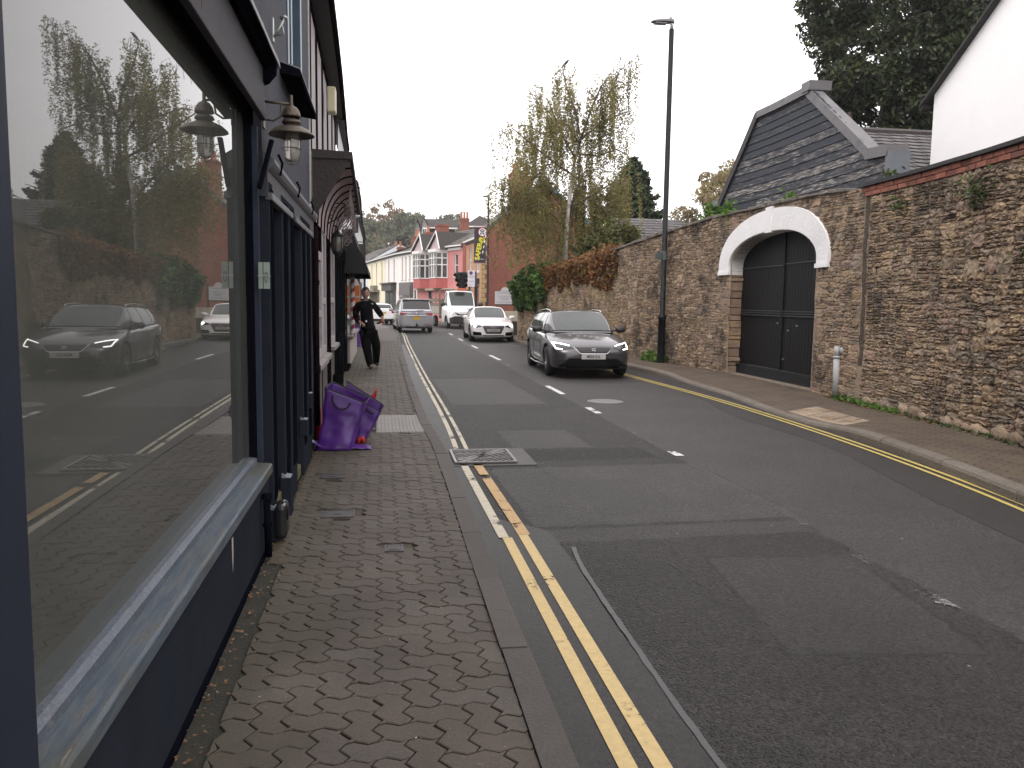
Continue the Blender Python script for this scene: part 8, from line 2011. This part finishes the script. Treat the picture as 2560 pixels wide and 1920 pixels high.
def sack(t, bot, top, amp=.02, seed=0, m=pw, belly=.03):
    """open square-mouthed sack: 4 bottom corners and 4 top corners, walls wrinkled"""
    bot = [Vector(p) for p in bot]; top = [Vector(p) for p in top]; q = MB()
    nu, nv = 40, 22; cb = sum(bot, Vector())/4
    def f(u, v):
        k = min(3, int(u*4)) if u < 1 else 3; w = u*4-k; 
        e = .5-.5*math.cos(math.pi*w) if False else w
        a = bot[k].lerp(bot[(k+1) % 4], e); b = top[k].lerp(top[(k+1) % 4], e); p = a.lerp(b, v)
        c = (sum(bot, Vector())/4).lerp(sum(top, Vector())/4, v); out = (p-c); out.z = 0; rr_ = out.length or 1; out /= rr_
        bl = math.sin(math.pi*w)*belly*(1-v*.5); nn = noise.noise((p.x*7+seed, p.y*7, p.z*6))*amp+noise.noise((p.x*19+seed, p.y*19, p.z*13))*amp*.45
        base = .05*math.exp(-v*9)*(1 if v > 0 else 1)
        return p+out*(bl+nn*(1.6-v)+base*.5)
    q.grid(f, nu, nv); nb_ = len(q.v); q.add([tuple(f(i/nu, 0)) for i in range(nu)], [tuple(range(nu))])
    o = q.build('panels', m, t, smooth=True, solid=.003)
    rim_ = [f(i/nu, 1.0) for i in range(nu)]+[f(0, 1.0)]
    MB().tube(rim_, .0075, 5, cap=False).build('hem', pband, t)
    return f
# near sack in front, leaning away to the right
s1 = thing('purple_sack', 'slumped purple woven recycling sack with a black handle, leaning on the timbered shop', 'sack', (-.43, 8.3, .105))
f1 = sack(s1, [(-.63, 8.10, .115), (-.33, 8.06, .112), (-.30, 8.42, .115), (-.60, 8.44, .12)], [(-.56, 8.12, .735), (-.17, 8.12, .575), (-.13, 8.36, .60), (-.50, 8.40, .76)], .022, 3, belly=.012)
hq = [f1(.055, .93), f1(.06, .83), f1(.09, .75), f1(.125, .74), f1(.155, .80), f1(.165, .90)]
MB().tube([p+Vector((0, -.012, 0)) for p in hq], .0085, 6).build('handle', pband, s1)
fl = MB(); fl.grid(lambda u, v: (-.74+.30*u+.03*math.sin(v*3), 8.06+.16*v-.02*math.sin(u*5), .115+.12*(1-u)**2*(1-.3*v)+.012*noise.noise((u*4, v*4, 1))), 14, 8).build('base_flap', pw, s1, smooth=True, solid=.003)
fl = MB(); fl.grid(lambda u, v: (-.42+.31*u, 8.03+.20*v+.03*u, .112+.05*u*(1-u)+.03*v*(1-u)+.010*noise.noise((u*5, v*4, 6))), 14, 8).build('base_flap', pw, s1, smooth=True, solid=.003)
s2 = thing('purple_sack', 'second purple sack behind the slumped one, mouth open and tilted towards the road', 'sack', (-.25, 8.6, .105))
f2 = sack(s2, [(-.42, 8.46, .12), (-.20, 8.42, .15), (-.16, 8.70, .15), (-.42, 8.75, .12)], [(-.33, 8.48, .60), (-.02, 8.46, .44), (.02, 8.74, .465), (-.38, 8.78, .735)], .02, 9, belly=.01)
MB().tube([f2(.12, .93)+Vector((0, -.014, 0)), f2(.17, .88)+Vector((0, -.016, 0)), f2(.21, .86)+Vector((0, -.014, 0))], .010, 5).build('handle', pband, s2)
redf = M('red_fabric', (.45, .02, .02), .6, var=.2, vs=9, bump=.3)
s3 = thing('red_bag', 'bright red fabric bag poking up behind the purple sacks', 'bag', (-.1, 8.95, .3))
q = MB(); q.grid(lambda u, v: (-.34+.18*u+(.10*v), 8.95+.05*math.sin(v*3), .14+(.42-.03*u)*v+(.10*max(0, u-.55)/.45 if v > .9 else 0)-(.09*math.sin(u*3.14) if v > .95 else 0)+.01*noise.noise((u*6, v*6, 2))), 16, 12).build('cloth', redf, s3, smooth=True, solid=.02)
s4 = thing('red_bag', 'red bag wedged between the purple sack and the brown downpipe', 'bag', (-.66, 8.6, .3)); MB().grid(lambda u, v: (-.715+.06*u, 8.60+.1*math.sin(u*3), .11+.36*v+.01*noise.noise((u*6, v*6, 5))), 8, 10).build('cloth', redf, s4, smooth=True, solid=.03)
s5 = thing('red_bag', 'scrap of red cloth on the pavers under the tilted purple sack', 'bag', (-.22, 8.36, .11)); MB().tube([(-.245, 8.36, .12), (-.235, 8.36, .17), (-.20, 8.37, .18), (-.19, 8.36, .13)], .022, 8).build('cloth', redf, s5, smooth=True)
s6 = thing('purple_sack', 'distant purple sack standing against the wall behind the walking man', 'sack', (-.75, 27, .105))
sack(s6, [(-.90, 26.6, .11), (-.62, 26.6, .11), (-.62, 26.9, .11), (-.90, 26.9, .11)], [(-.92, 26.6, .78), (-.70, 26.6, .74), (-.70, 26.9, .74), (-.92, 26.9, .8)], .02, 5)

# ================================================================ HAZE
hz_m = bpy.data.materials.new('haze'); hz_m.use_nodes = True; t = hz_m.node_tree; t.nodes.clear()
v = t.nodes.new('ShaderNodeVolumePrincipled'); v.inputs['Color'].default_value = (.93, .95, 1, 1); v.inputs['Density'].default_value = .0005; v.inputs['Anisotropy'].default_value = .3
o_ = t.nodes.new('ShaderNodeOutputMaterial'); t.links.new(v.outputs[0], o_.inputs['Volume'])
tag(MB().box(-401, 401, -61, 501, -4, 45).build('haze', hz_m), kind='stuff')
